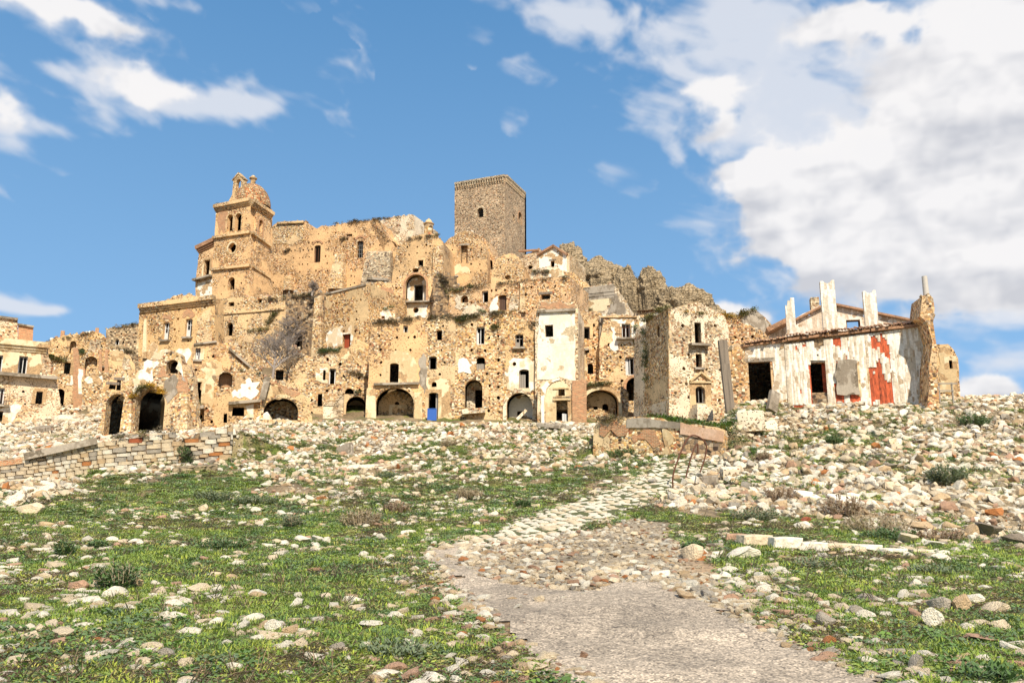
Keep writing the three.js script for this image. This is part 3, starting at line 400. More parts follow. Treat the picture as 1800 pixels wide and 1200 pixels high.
  ledge(x0, y0, x1, y1, h = 0.25, out = 0.3, mat = 'concrete', name = 'ledge') { // cornices, string courses, slabs
    const a = this.pl.loc(x0, y0), b = this.pl.loc(x1, y1), L = Math.hypot(b[0] - a[0], b[1] - a[1]), ang = Math.atan2(b[1] - a[1], b[0] - a[0]);
    const list = [boxGeo(0, L, -h, 0, -0.08, out)]; if (h > 0.4) list.push(boxGeo(0.02, L - 0.02, -h * 1.5, -h, -0.08, out * 0.6), boxGeo(0.04, L - 0.04, -h * 1.9, -h * 1.5, -0.08, out * 0.3));
    const g = mergeGeometries(list); g.rotateZ(ang); g.translate(a[0], a[1], 0); return this.place(part(name, g, M[mat], this.g));
  }
  slab(px0, py0, px1, py1, z0, z1, mat, name) { const a = this.pl.loc(px0, py1), b = this.pl.loc(px1, py0); return this.place(part(name, boxGeo(a[0], b[0], a[1], b[1], z0, z1), M[mat], this.g)); }
  buttress(x0t, x1t, yt, x0b, x1b, yb, outT, outB, mat = 'rubblePlain') { const q = this.pl, a = q.loc(x0t, yt), b = q.loc(x1t, yt), c = q.loc(x0b, yb), d = q.loc(x1b, yb), v = [[a[0], a[1], 0], [b[0], b[1], 0], [b[0], b[1] - outT * 0.5, outT], [a[0], a[1] - outT * 0.5, outT], [c[0], c[1], 0], [d[0], d[1], 0], [d[0], d[1], outB], [c[0], c[1], outB]];
    const faces = [[3, 2, 1, 0], [7, 6, 2, 3], [4, 7, 3, 0], [6, 5, 1, 2]], pos = [], uv = []; for (const f of faces) for (const k of [0, 1, 2, 0, 2, 3]) { const p = v[f[k]]; pos.push(...p); uv.push(p[0] + p[2] * 0.9, p[1]); } const g = new THREE.BufferGeometry(); g.setAttribute('position', new THREE.Float32BufferAttribute(pos, 3)); g.setAttribute('uv', new THREE.Float32BufferAttribute(uv, 2)); g.computeVertexNormals(); return this.place(part('buttress', g, M[mat], this.g)); }
  weeds(x0, y0, x1, y1, n, size = 1, colour = 0) { const cs = []; for (let k = 0; k < 2 + n / 9; k++) cs.push(this.r()); size *= 0.8; n *= 0.75; for (let k = 0; k < n; k++) { const t = clamp(cs[(this.r() * cs.length) | 0] + (this.r() - 0.5) * 0.16 * (1 + 3 * (this.r() < .2))), [s, y] = this.pl.loc(lerp(x0, x1, t), lerp(y0, y1, t)); weedSpots.push([this.pl.world(s + (this.r() - .5) * .3, y + (this.r() - 0.5) * 0.25, 0.05 + this.r() * 0.15), size * (0.6 + 0.8 * this.r()), colour]); } }
}
function house(name, label, o, outline, openings, cat = 'ruined house') { const xs = outline.map((p) => p[0]), lo = Math.min(...xs), hi = Math.max(...xs), gr = o.grow ?? 4; outline = outline.map(([x, y]) => [x + (x > hi - 3 ? gr : x < lo + 3 ? -gr : 0), y]); const b = new Building(name, label, cat); b.wall(plane(o.ax ?? outline[0][0], o.ay ?? 600, o.Z, o.yaw ?? 0), outline, openings, o); return b; }

// ---------------------------------------------------------------- the town, back to front
{ // castle keep
  const th = -22.3, b = new Building('castle_keep', 'tall square grey stone castle keep crowning the ruined town', 'tower');
  const pl = plane(888, 400, 150, th), front = [[799, 520], [799, 321], [888, 306.5], [888, 520]];
  b.wall(pl, front, [['a', 839, 365, 850, 382, { ring: 'pale', ringW: 0.45 }]], { mat: 'grey', D: 11.5, th: 0.9, holes: 60, jag: 0.06, openRight: true, holesFrom: 450 });
  const crown = (pl2, x0, y0, x1, y1, n) => { const a = pl2.loc(x0, y0), c = pl2.loc(x1, y1), list = []; for (let k = 0; k < n; k++) { const s = lerp(a[0], c[0], (k + 0.1) / n), e = lerp(a[0], c[0], (k + 0.6) / n), y = Math.min(a[1], c[1]) - 0.35; list.push(boxGeo(s, e, y - 0.75, y, -0.02, 0.28)); list.push(boxGeo(s + 0.02, e - 0.02, y - 1.1, y - 0.75, -0.02, 0.15)); } list.push(boxGeo(Math.min(a[0], c[0]), Math.max(a[0], c[0]), Math.min(a[1], c[1]) - 0.33, Math.min(a[1], c[1]) + 0.12, -0.3, 0.33)); const m = part('corbels', mergeGeometries(list), M.grey, b.g); m.userData.kind = 'stuff'; return m; };
  b.frame(pl, 0)(crown(pl, 800, 321.5, 887.5, 308, 20));
  const C = pl.world(0, 0), pr = planeAt(new THREE.Vector3(C.x, 0, C.z), (th + 90) * Math.PI / 180);
  b.wall(pr, [[889, 520], [889, 306.5], [922.5, 338], [922.5, 520]], [['a', 902, 377, 905, 391], ['a', 911, 373, 917, 394, { ring: 'brick', ringW: 0.3 }]], { mat: 'grey', D: 0, th: 0.9, holes: 14, jag: 0.05, minS: 0.92, holesFrom: 440 });
  b.frame(pr, 0)(crown(pr, 889, 308, 922, 338, 18));
}
{ // rocks behind the upper town
  const rock = (label, px, py, Z, rx, ry, rz, seed, sx = 0.18) => {
    const p = at(px, py, Z), k = Z / F, g = new THREE.IcosahedronGeometry(1, 24), P = g.attributes.position, v = new THREE.Vector3();
    for (let i = 0; i < P.count; i++) { v.fromBufferAttribute(P, i); const n = fbm3(v.x * 1.7 + seed, v.y * 1.7, v.z * 1.7, 3) * 0.42 + Math.abs(fbm3(v.x * 3 + seed, v.y * 4, v.z * 3, 4)) * 0.28 + fbm3(v.x * 9, v.y * 12 + seed, v.z * 9, 3) * sx * 0.6; v.multiplyScalar(0.93 + n); if (v.y < 0) v.y *= 3.5; P.setXYZ(i, v.x * rx * k, v.y * ry * k, v.z * rz * k); }
    const uv = g.attributes.uv; for (let i = 0; i < P.count; i++) uv.setXY(i, P.getX(i) + P.getZ(i) * 0.5, P.getY(i) + P.getZ(i) * 0.3); g.computeVertexNormals();
    const t = thing('rock_outcrop', label, 'rock', new THREE.Vector3(p.x, p.y - ry * k * 2, p.z)); const m = part('rock', g, M.rock, t); m.position.y = ry * k * 2;
    for (let i = 0; i < 26; i++) { const a = (i / 26 - 0.5) * 2.4; weedSpots.push([new THREE.Vector3(p.x + Math.sin(a) * rx * k * 0.9, p.y + Math.cos(a) * ry * k * 0.88, p.z + rz * k * 0.25), 0.9, 1]); }
  };
  rock('dark hollowed rock with grassy top beside the white gabled house', 1000, 470, 118, 30, 46, 40, 1);
  rock('low rugged rock ridge between the gabled house and two rounded crags', 1050, 500, 116, 52, 42, 36, 5);
  rock('left one of two rounded crags standing side by side on the skyline', 1102, 520, 114, 25, 54, 30, 9);
  rock('right one of two rounded crags, with a long sloping shoulder', 1142, 520, 113, 30, 51, 36, 14);
  rock('layered dark rock slope falling behind the gabled stone house', 1196, 556, 110, 62, 52, 44, 20, 0.3);
  rock('broad rocky shoulder at the low right end of the ridge', 1252, 590, 108, 62, 46, 40, 26);
}
{ // church nave and its buttresses
  const W1 = ['a', 552, 431, 563, 461, { rise: 0.2, hood: 1, frame: 2, fmat: 'rust' }], W2 = ['a', 627, 423, 638, 453, { rise: 0.2, hood: 1, bars: 1 }];
  const b = house('church_nave', 'long high tan church wall with two barred windows beside the bell tower', { Z: 104, ax: 590, ay: 450, yaw: -14, mat: 'tan', D: 9, holes: 150, holesFrom: 520, weeds: 0.5, jag: 0.2 },
    [[470, 560], [474, 430], [478, 398], [488, 391], [512, 391], [535, 388], [541, 398], [548, 400], [580, 397], [610, 392], [640, 388], [664, 386], [668, 400], [700, 440], [706, 560]],
    [W1, W2, ['r', 609, 411, 619, 415], ['a', 676, 424, 697, 452, { depth: 3.2, mat: 'brick' }]], 'church');
  b.buttress(591, 607, 446, 584, 610, 512, 0.5, 1.6); b.buttress(503, 514, 484, 502, 517, 512, 0.5, 0.9); b.buttress(648, 690, 441, 645, 694, 506, 0.9, 2.0, 'grey');
  b.ledge(488, 391, 535, 388.5, 0.3, 0.3, 'tan', 'cornice'); b.ledge(657, 494, 694, 497, 0.3, 2.2, 'concrete');
  b.patch([[478, 396], [500, 392], [530, 391], [536, 420], [510, 432], [482, 428]], 'rubble'); b.weeds(541, 399, 700, 383, 60, 1.6, 1); b.weeds(500, 445, 530, 425, 14, 1.5, 1); b.weeds(590, 424, 614, 420, 12, 1.6, 1);
}
{
  const b = house('church_end_wall', 'pale broken end block of the church with a small square window', { Z: 107, ax: 700, ay: 400, yaw: -20, mat: 'pale', D: 8, holes: 14, holesFrom: 425, weeds: 0.5, jag: 0.15 },
    [[650, 480], [655, 392], [672, 386], [700, 379], [727, 377.5], [730, 480]], [['r', 675, 402, 686, 414, { frame: 2, lintel: 'concrete' }]], 'church ruin');
  b.weeds(655, 390, 700, 380, 18, 1.4, 2);
}
{ // bell tower
  const th = -21, b = new Building('bell_tower', 'tall tan church bell tower with tiled dome and open bell gable', 'tower');
  const pl = plane(440, 450, 95, th);
  b.wall(pl, [[370, 640], [373, 470], [380, 360], [440, 348], [440, 640]], [
    ['a', 399, 377, 409, 406, { ring: 'tan', ringW: 0.2 }], ['a', 413, 375, 424, 405, { depth: 1.2, ring: 'tan', ringW: 0.2 }], ['o', 401, 427, 415, 444, { ring: 'cream', ringW: 0.22, rag: 0.15 }], ['a', 400, 487, 412, 509], ['r', 401, 531, 411, 539]],
  { mat: 'tan', D: 4.3, th: 0.55, holes: 34, jag: 0.04, openRight: true });
  b.ledge(378.5, 361.5, 441, 348.5, 0.45, 0.5, 'tan', 'cornice'); b.ledge(375, 416, 440.5, 406, 0.32, 0.32, 'tan', 'string_course'); b.ledge(371, 472, 440.5, 464.5, 0.32, 0.32, 'tan', 'string_course');
  b.patch([[382, 367], [396, 364], [397, 405], [381, 409]], 'brick', [], { th: 0.02, jag: 0.3 });
  b.weeds(380, 360, 440, 348, 12, 1, 1);
  const C = pl.world(0, 0), pr = planeAt(new THREE.Vector3(C.x, 0, C.z), (th + 90) * Math.PI / 180);
  b.wall(pr, [[441, 640], [441, 348], [477, 372], [472, 486], [471, 640]], [['a', 454, 386, 461, 417, { ring: 'brick', ringW: 0.18 }], ['a', 453, 443, 459, 467], ['a', 458, 503, 463, 516]], { mat: 'rubble', D: 0, th: 0.5, holes: 14, jag: 0.04, minS: 0.57 });
  b.ledge(442, 350, 477.5, 374, 0.45, 0.5, 'tan', 'cornice'); b.ledge(442, 407, 475, 431, 0.32, 0.32, 'tan', 'string_course'); b.ledge(442, 466, 472.5, 486, 0.32, 0.32, 'tan', 'string_course');
  // dome with its little lantern
  const c = pl.world(-2.3, 0, -2.3), yT = pl.loc(440, 349)[1] - 0.15, k = 95 / F, prof = []; for (let i = 0; i <= 14; i++) { const a = i / 14 * Math.PI / 2; prof.push(new THREE.Vector2(2.4 * Math.cos(a) + 0.03, yT + 3.2 * Math.sin(a))); }
  const dome = new THREE.LatheGeometry(prof, 24); { const P = dome.attributes.position; for (let i = 0; i < P.count; i++) { const q = 1 + 0.03 * fbm3(P.getX(i) * 3, P.getY(i) * 3, P.getZ(i) * 3, 2); P.setX(i, P.getX(i) * q); P.setZ(i, P.getZ(i) * q); } const uv = dome.attributes.uv; for (let i = 0; i < uv.count; i++) uv.setXY(i, uv.getX(i) * 12, uv.getY(i) * 4); }
  const dm = part('dome', dome, M.domeTile = rubbleTex([[0.35, 0.42, 0.14, 0.05], [0.25, 0.5, 0.3, 0.13], [0.25, 0.6, 0.47, 0.28], [0.15, 0.22, 0.15, 0.08]], [0.4, 0.25, 0.12], 56, 56, 44, 8, null, 0), b.g); dm.position.set(c.x - b.base.x, -b.base.y, c.z - b.base.z);
  const lp = [[0.32, 0], [0.32, 1.0], [0.5, 1.05], [0.5, 1.2], [0.3, 1.28], [0.22, 1.5], [0, 1.62]].map(([r, y]) => new THREE.Vector2(r, yT + 2.85 + y)); const ln = part('lantern', new THREE.LatheGeometry(lp, 14), M.tan, b.g); ln.position.copy(dm.position);
  // bell gable on the front
  const y0 = pl.loc(396, 353)[1], a = pl.loc(397, 352), d = pl.loc(431, 350), cx = (a[0] + d[0]) / 2 + 0.2, sh = new THREE.Shape([[-1.35, 0], [-0.9, 0.75], [-0.85, 2.5], [-0.9, 2.62], [0, 3.5], [0.9, 2.62], [0.85, 2.5], [0.88, 0.75], [1.0, 0]].map(([x, y]) => new THREE.Vector2(cx + x, y0 + y)));
  const hp = new THREE.Path(); hp.moveTo(cx - 0.38, y0 + 0.5); for (let i = 0; i <= 10; i++) { const q = Math.PI * (1 - i / 10); hp.lineTo(cx + 0.38 * Math.cos(q), y0 + 2.3 + 0.42 * Math.sin(q)); } hp.lineTo(cx + 0.38, y0 + 0.5); hp.closePath(); sh.holes = [hp];
  const gg = new THREE.ExtrudeGeometry(sh, { depth: 0.55, bevelEnabled: false, curveSegments: 6 }); gg.translate(0, 0, -0.62); b.frame(pl, 0)(part('bell_gable', gg, M.tan, b.g));
  const cop = []; for (const s of [-1, 1]) { const q = boxGeo(0, 1.35, 0, 0.14, -0.72, 0.02); q.rotateZ(s < 0 ? Math.atan2(0.88, 0.92) : Math.PI - Math.atan2(0.88, 0.92)); q.translate(cx + s * 0.98, y0 + 2.62, 0); cop.push(q); } b.frame(pl, 0)(part('coping', mergeGeometries(cop), M.tan, b.g));
}
{ // annex behind the tower
  const b = house('church_annex', 'narrow corniced church annex with white base left of the bell tower', { Z: 101, ax: 362, ay: 460, yaw: -20, mat: 'rubble', D: 5, holes: 6, holesFrom: 490 },
    [[346, 580], [347, 494], [350, 438], [364, 428], [382, 412], [386, 580]], [['r', 358, 457, 368, 488, { surround: 'cream' }]], 'church');
  b.ledge(346.5, 434, 378, 419, 0.5, 0.55, 'tile', 'cornice'); b.ledge(343, 492, 374, 484, 0.25, 0.7, 'concrete'); b.patch([[347, 521], [348, 497], [373, 490], [374, 521]], 'white', [], { jag: 0.05 });
}
{ // buildings round the top of the town
  let b = house('apse_house', 'rounded ruined building with weedy top below the small turret', { Z: 100, ax: 735, ay: 450, yaw: -10, mat: 'tan', D: 7, holes: 26, holesFrom: 490, weeds: 0.8 },
    [[686, 530], [697, 440], [706, 428], [720, 418], [736, 412.5], [756, 411], [768, 414], [778, 424], [781, 530]], [['r', 735, 457, 744, 469, { lintel: 'concrete', surround: 'tan' }]]);
  b.weeds(706, 424, 776, 413, 40, 1.4, 1); b.buttress(764, 779, 430, 762, 781, 500, 0.5, 0.8);
  b = new Building('stone_turret', 'small round stone turret with capped dome left of the castle keep', 'turret'); const p = at(753, 414, 106), k = 106 / F;
  b.base = new THREE.Vector3(p.x, p.y - 2, p.z); b.g.position.copy(b.base);
  part('shaft', new THREE.LatheGeometry([[8.6, 0], [8.4, 21 * k + 2]].map(([r, y]) => new THREE.Vector2(r * k, y)), 12), M.tan, b.g);
  part('rim', new THREE.LatheGeometry([[8, 0], [10, 1.5], [10, 3.2], [7, 4]].map(([r, y]) => new THREE.Vector2(r * k, y * k + 20 * k + 2)), 16), M.tan, b.g);
  part('cap', new THREE.LatheGeometry([[7, 0], [6.4, 3], [4.6, 6], [3, 7.4], [1.4, 8.4], [1.2, 9.4], [0, 10]].map(([r, y]) => new THREE.Vector2(r * k, y * k + 23.6 * k + 2)), 16), M.cream, b.g);
  b = house('walled_gable_house', 'round-topped ruined house with walled-up window under the castle keep', { Z: 105, ax: 812, ay: 450, yaw: -8, mat: 'tan', D: 6, holes: 22, holesFrom: 490, weeds: 0.4 },
    [[774, 530], [777, 436], [788, 420], [806, 408], [826, 406], [842, 412], [852, 436], [854, 530]], [['r', 810, 431, 822, 462, { depth: 0.75, lintel: 'concrete' }]]);
  b.patch([[784, 462], [808, 466], [826, 470], [826, 482], [786, 480]], 'cream'); b.ledge(770, 475, 778, 475, .3, .4);
  b = house('broken_vault_house', 'broken vaulted rubble house below the front corner of the castle keep', { Z: 107, ax: 856, ay: 455, yaw: -15, mat: 'rubble', D: 6, holes: 16, holesFrom: 490, weeds: 0.4, jag: 0.4 },
    [[834, 530], [838, 416], [848, 416], [858, 430], [866, 448], [874, 456], [882, 462], [884, 530]], [['a', 838, 447, 846, 470, { depth: 1.4, mat: 'brick' }], ['a', 852, 456, 866, 474, { depth: 2.4, mat: 'brick' }]]);
  b = house('barrel_vault_house', 'low round-backed stone house beneath the right foot of the keep', { Z: 99, ax: 893, ay: 470, yaw: -10, mat: 'tan', D: 6, holes: 14, holesFrom: 490, weeds: 0.4 },
    [[862, 540], [866, 470], [874, 454], [886, 447], [900, 446], [912, 452], [920, 466], [924, 540]], [['o', 887, 483, 898, 491, { depth: 0.7, rag: 0.2 }]]);
  b = house('grey_rubble_house', 'pale grey rubble house between the keep and the white gable', { Z: 104, ax: 930, ay: 460, yaw: -15, mat: 'pale', D: 6, holes: 12, holesFrom: 485, weeds: 0.5 },
    [[906, 540], [908, 458], [924, 448], [946, 437], [958, 442], [960, 540]], [['a', 912, 468, 925, 484, { depth: .8 }], ['o', 928, 466, 936, 473, { rag: 0.4 }]]);
  b.ledge(912, 440, 948, 438, 0.25, 0.2, 'tile', 'roof_edge');
  b = house('white_gable_house', 'small white-plastered gable house with one dark window near the ridge', { Z: 99, ax: 972, ay: 460, yaw: -22, mat: 'pale', D: 7, holes: 5, holesFrom: 480, jag: 0.05 },
    [[947, 540], [947, 446], [974, 431], [997, 446], [998, 540]], [['r', 968, 458.5, 975, 470, { lintel: 'concrete' }]]);
  b.patch([[948, 478], [948, 448], [974, 434], [996, 448], [997, 478]], 'white', [['r', 968, 458.5, 975, 470]], { jag: 0.05 }); b.ledge(944, 447, 974, 430.5, 0.25, 0.35, 'tile', 'roof_edge'); b.ledge(974, 430.5, 999, 447, 0.25, 0.35, 'tile', 'roof_edge');
  b = house('round_white_wall', 'rounded whitewashed wall end under the white gable house', { Z: 96, ax: 970, ay: 480, yaw: -10, mat: 'pale', D: 4, weeds: 0.6 }, [[936, 540], [938, 478], [960, 470], [978, 468], [990, 478], [996, 496], [996, 540]], [], 'ruined wall');
  b.patch([[962, 490], [966, 473], [980, 472], [990, 482], [993, 491]], 'white'); b.weeds(932, 478, 962, 480, 26, 1.5, 1);
  b = house('skyline_rubble_wall', 'stepped rubble wall running down the ridge right of the white gable', { Z: 97, ax: 1020, ay: 500, yaw: 14, mat: 'rubble', D: 5, weeds: 0.9, holes: 10, holesFrom: 520 }, [[988, 560], [992, 478], [1010, 480], [1034, 500], [1046, 508], [1052, 560]], [], 'ruined wall');
}
{ // the great wall under the bell tower
  let b = house('tower_base_building', 'massive tan wall with string course below the bell tower', { Z: 88, ax: 450, ay: 550, yaw: -12, mat: 'tan', D: 6, holes: 52, holesFrom: 640, weeds: 0.25 },
    [[374, 690], [376, 528], [400, 524], [440, 521], [480, 519], [500, 517], [506, 690]], [['r', 401, 531, 411, 538], ['r', 452, 525, 460, 532], ['a', 398, 567, 409, 590, { surround: 'tan' }], ['a', 452, 560, 458, 566]], 'ruined building');
  b.ledge(378, 551, 500, 541, 0.22, 0.16, 'tan', 'string_course'); b.patch([[430, 600], [434, 575], [440, 560], [458, 558], [470, 590], [478, 600]], 'rubble'); b.weeds(436, 584, 472, 578, 24, 1.5, 2);
  b = house('dark_rubble_wall', 'dark weedy rubble wall between the tower base and the corner bastion', { Z: 87, ax: 520, ay: 550, yaw: -12, mat: 'dark', D: 6, holes: 30, holesFrom: 620, weeds: 0.9, jag: 0.35 },
    [[468, 690], [470, 523], [500, 520], [530, 515], [560, 512], [580, 512], [582, 690]], [['a', 515, 585, 531, 615, { depth: 1.5, inner: [['r', 519, 598, 529, 615]] }]], 'ruined wall');
  b.weeds(474, 528, 560, 518, 60, 1.3, 1); b.weeds(472, 570, 490, 545, 24, 1.6, 2); b.weeds(480, 610, 560, 540, 60, 1.1, 1); b.patch([[480, 640], [484, 600], [500, 596], [512, 600], [514, 640]], 'tan'); b.buttress(556, 566, 520, 552, 572, 640, 0.5, 0.9);
  b = house('corner_bastion', 'tall rubble corner bastion with white-plastered doorway and red door', { Z: 79, ax: 610, ay: 560, yaw: -24, mat: 'rubblePlain', D: 7.5, holes: 22, holesFrom: 640, jag: 0.06 },
    [[566, 700], [573, 515], [600, 508], [643, 498], [644, 700]], [['r', 602, 587, 616, 612, { leaf: ['redDoor', 0, 0.6], sill: 0.6 }], ['r', 602, 580, 606, 584]], 'bastion');
  b.patch([[573, 617], [575, 583], [588, 576], [599, 573], [620, 572], [620, 617]], 'white', [['r', 602, 587, 616, 612], ['r', 602, 580, 606, 584]], { jag: 0.1 }); b.ledge(572, 515.5, 643.5, 498.5, 0.2, 0.12, 'concrete', 'coping'); b.weeds(565, 616, 602, 614, 20, 1.1, 2);
  b = house('pale_column_ruin', 'white-plastered remnant with weedy ledge right of the corner bastion', { Z: 80, ax: 670, ay: 560, yaw: -4, mat: 'rubble', D: 3, weeds: 0.7 }, [[643, 700], [645, 540], [652, 534], [664, 540], [690, 546], [692, 700]], [['r', 670, 555, 676, 562]], 'ruined wall');
  b.patch([[646, 598], [648, 546], [655, 542], [657, 598]], 'white'); b.patch([[660, 568], [662, 548], [676, 542], [688, 550], [688, 568]], 'white', [['r', 670, 555, 676, 562]]); b.weeds(652, 566, 660, 550, 12, 1.5, 2); b.weeds(662, 546, 690, 541, 16, 1.2, 0);
}
{
  const DW = ['a', 712, 482, 749, 530, { depth: 0.95, mat: 'white', ring: 'brick', ringW: 0.22, inner: [['r', 723, 496, 740, 528, { frame: 1, fmat: 'greyWood' }]], balcony: 1 }];
  let b = house('arched_balcony_house', 'tan gabled house with white arched balcony doorway and round oculus', { Z: 85, ax: 720, ay: 520, yaw: -8, mat: 'tan', D: 6, holes: 34, holesFrom: 560, weeds: 0.2 },
    [[654, 640], [657, 502], [664, 494], [692, 497], [704, 488], [716, 477], [731, 467], [746, 474], [760, 484], [772, 494], [776, 640]], [DW, ['o', 725, 471, 736, 479], ['o', 726, 540, 736, 550, { rag: 0.1 }]]);
  b.patch([[705, 557], [707, 536], [722, 533], [750, 533], [752, 557]], 'white', [['o', 726, 540, 736, 550]], { jag: 0.08 }); b.patch([[664, 542], [666, 506], [680, 504], [690, 510], [690, 540]], 'brick'); b.buttress(657, 663, 497, 655, 664, 545, 0.4, 0.6);
  b = house('overgrown_slope_wall', 'weed-covered broken wall right of the arched balcony house', { Z: 83, ax: 790, ay: 500, yaw: 4, mat: 'dark', D: 5, weeds: 0.9, jag: 0.4 }, [[764, 640], [766, 486], [776, 480], [800, 486], [806, 500], [818, 520], [824, 640]], [], 'ruined wall');
  b.weeds(772, 485, 815, 535, 70, 1.4, 1); b.weeds(776, 500, 800, 540, 40, 1.2, 2);
}
{
  let b = house('terrace_house', 'long upper terrace house with a brown door and weedy roof edge', { Z: 78, ax: 910, ay: 530, yaw: -20, mat: 'rubble', D: 7, holes: 44, holesFrom: 560, weeds: 0.7 },
    [[786, 640], [790, 514], [806, 508], [834, 506], [866, 498], [900, 495], [940, 491], [990, 486], [999, 487], [1000, 640]],
    [['a', 810, 519, 823, 532, { depth: 0.8, mat: 'brick', lintel: 'white' }], ['r', 847, 511, 858, 531, { frame: 1 }], ['a', 876, 518, 890, 545, { rise: .2, leaf: ['brownDoor', 0, 1, .92] }], ['r', 951, 517, 967, 526, { lintel: 'wood' }], ['o', 921, 514, 926, 521, { rag: .2 }]]);
  b.patch([[800, 540], [800, 514], [826, 512], [828, 536], [812, 542]], 'pale', [['a', 810, 519, 823, 532]]); b.patch([[858, 546], [862, 534], [872, 520], [874, 548]], 'white'); b.patch([[892, 548], [894, 520], [905, 518], [912, 530], [908, 548]], 'pale'); b.buttress(916, 922, 496, 915, 925, 550, 0.25, 0.35); b.weeds(800, 509, 995, 488, 80, 1.2, 1); b.weeds(790, 515, 830, 505, 26, 1.5, 2);
  b = house('small_vault', 'low rounded vault roof in front of the terrace house', { Z: 74, ax: 830, ay: 550, yaw: -5, mat: 'pale', D: 4, weeds: 0.3 }, [[806, 620], [810, 554], [822, 540], [836, 534], [850, 540], [858, 552], [862, 620]], [], 'ruined vault'); b.weeds(842, 548, 856, 551, 12, 1.3, 0);
  b = house('terrace_parapet', 'low broken parapet with small opening below the brown door', { Z: 73, ax: 890, ay: 555, yaw: -5, mat: 'rubble', D: 4, weeds: 0.7 }, [[855, 640], [858, 556], [870, 548], [888, 546], [905, 544], [915, 552], [924, 640]], [['r', 871, 556, 882, 564]], 'ruined wall'); b.weeds(860, 552, 920, 548, 30, 1.2, 2);
}

// ---------------------------------------------------------------- left side of the town
{
  let b = house('corner_palazzo', 'cream two-storey palazzo with cracked corner at the left edge', { Z: 70, ax: 50, ay: 650, yaw: 31, mat: 'pale', D: 8, holes: 10, jag: 0.05 },
    [[-90, 790], [-90, 588], [0, 597], [82, 604], [85, 628], [92, 640], [97, 662], [101, 700], [102, 790]],
    [['r', -14, 624, 3, 660, { frame: 2 }], ['r', 31, 626, 47, 658, { frame: 2 }], ['r', 62, 688, 74, 710, { surround: 'cream' }], ['r', -8, 682, 6, 711, { frame: 2, balcony: 2 }], ['r', -8, 722, 4, 741]], 'palazzo');
  b.patch([[-88, 656], [-88, 592], [0, 601], [66, 606], [70, 622], [74, 640], [68, 660]], 'cream', [['r', -14, 624, 3, 660], ['r', 31, 626, 47, 658]], { jag: 0.05 });
  b.patch([[-88, 760], [-88, 722], [-10, 724], [20, 712], [40, 716], [30, 735], [8, 750]], 'white', [['r', -8, 722, 4, 741]]);
  b.ledge(-90, 587, 84, 603, 0.5, 0.5, 'cream', 'cornice'); b.ledge(-90, 647, 100, 663, 0.28, 0.75, 'concrete', 'balcony_slab'); b.ledge(-90, 606, 80, 618, 0.18, 0.1, 'cream', 'string_course');
  const c = b.g; b.wall(plane(20, 570, 71.5, 31), [[-90, 612], [-90, 545], [0, 556], [30, 560], [31, 612]], [], { mat: 'pale', D: 3, jag: 0.04, name: 'attic' }); b.ledge(-90, 544, 31, 559.5, 0.2, 0.25, 'concrete', 'coping');
  b.wall(plane(45, 580, 70.8, 31), [[31, 612], [31, 569], [58, 573], [56, 612]], [['r', 28.5 + 3, 581, 39, 594, { frame: 1, fmat: 'brownDoor' }]], { mat: 'brick', D: 0, jag: 0.04, name: 'attic' }); b.ledge(30, 568.5, 59, 573, 0.15, 0.2, 'concrete', 'coping');
  b = house('chimney_ruin', 'long brown ruined wall with two brick chimney stubs', { Z: 94, ax: 140, ay: 620, yaw: 27, mat: 'rubble', D: 5, holes: 22, holesFrom: 650, weeds: 0.9, jag: 0.2 },
    [[66, 740], [76, 602], [90, 596], [104, 593], [128, 588], [150, 584], [176, 585], [186, 594], [193, 601], [194, 740]], [['a', 122, 599, 133, 621, { depth: 0.7, mat: 'tan' }], ['a', 174, 607, 180, 614], ['a', 140, 612, 148, 620], ['r', 158, 611, 171, 614]]);
  b.slab(104.5, 581, 113, 595, -0.8, -0.1, 'brick', 'chimney'); b.slab(166, 576, 173.5, 588, -0.8, -0.1, 'brick', 'chimney'); b.patch([[156, 618], [158, 598], [176, 600], [180, 620]], 'pale'); b.weeds(80, 602, 170, 585, 30, 1.1, 1); b.weeds(140, 616, 148, 625, 10, 1.4, 0);
  b = house('flat_topped_ruin', 'grey-brown flat-topped rubble house behind the big corniced house', { Z: 90, ax: 215, ay: 600, yaw: 24, mat: 'grey', D: 5, holes: 12, holesFrom: 640, weeds: 0.9 },
    [[188, 740], [190, 577], [210, 575], [228, 571], [246, 569], [248, 740]], [['a', 202, 596, 209, 606, { frame: 1 }]]); b.weeds(192, 577, 244, 570, 26, 1.2, 1); b.weeds(196, 612, 240, 622, 26, 1.2, 1);
  b = house('vaulted_wall_ruin', 'roofless ruin with walled-up arch and orange pilasters', { Z: 84, ax: 180, ay: 640, yaw: 26, mat: 'tan', D: 4, holes: 8, weeds: 0.3, jag: 0.25 },
    [[140, 740], [144, 630], [154, 620], [166, 616], [176, 612], [186, 612], [200, 614], [214, 616], [226, 624], [232, 640], [234, 740]], [['a', 148, 626, 170, 660, { depth: 0.75, mat: 'rubble' }], ['r', 158, 617, 172, 621, {}]]);
  b.ledge(174, 643, 184, 643, .2, .2); b.patch([[196, 632], [198, 616], [220, 620], [226, 632]], 'cream'); b.patch([[216, 650], [218, 626], [230, 630], [232, 650]], 'pale'); b.buttress(174, 178, 614, 173, 179, 655, 0.3, 0.4, 'brick'); b.buttress(184, 189, 614, 183, 190, 655, 0.25, 0.35, 'brick');
  b = house('dark_window_house', 'small ruin with one dark white-framed window and weedy top', { Z: 78, ax: 112, ay: 650, yaw: 29, mat: 'rubble', D: 4, weeds: 0.9, holes: 4, jag: 0.25 },
    [[84, 770], [86, 634], [98, 630], [112, 630], [126, 632], [132, 640], [136, 770]], [['r', 112, 637, 123, 657, { surround: 'cream', lintel: 'concrete' }], ['a', 96, 683, 112, 716, { depth: 2.4, mat: 'dark' }]]);
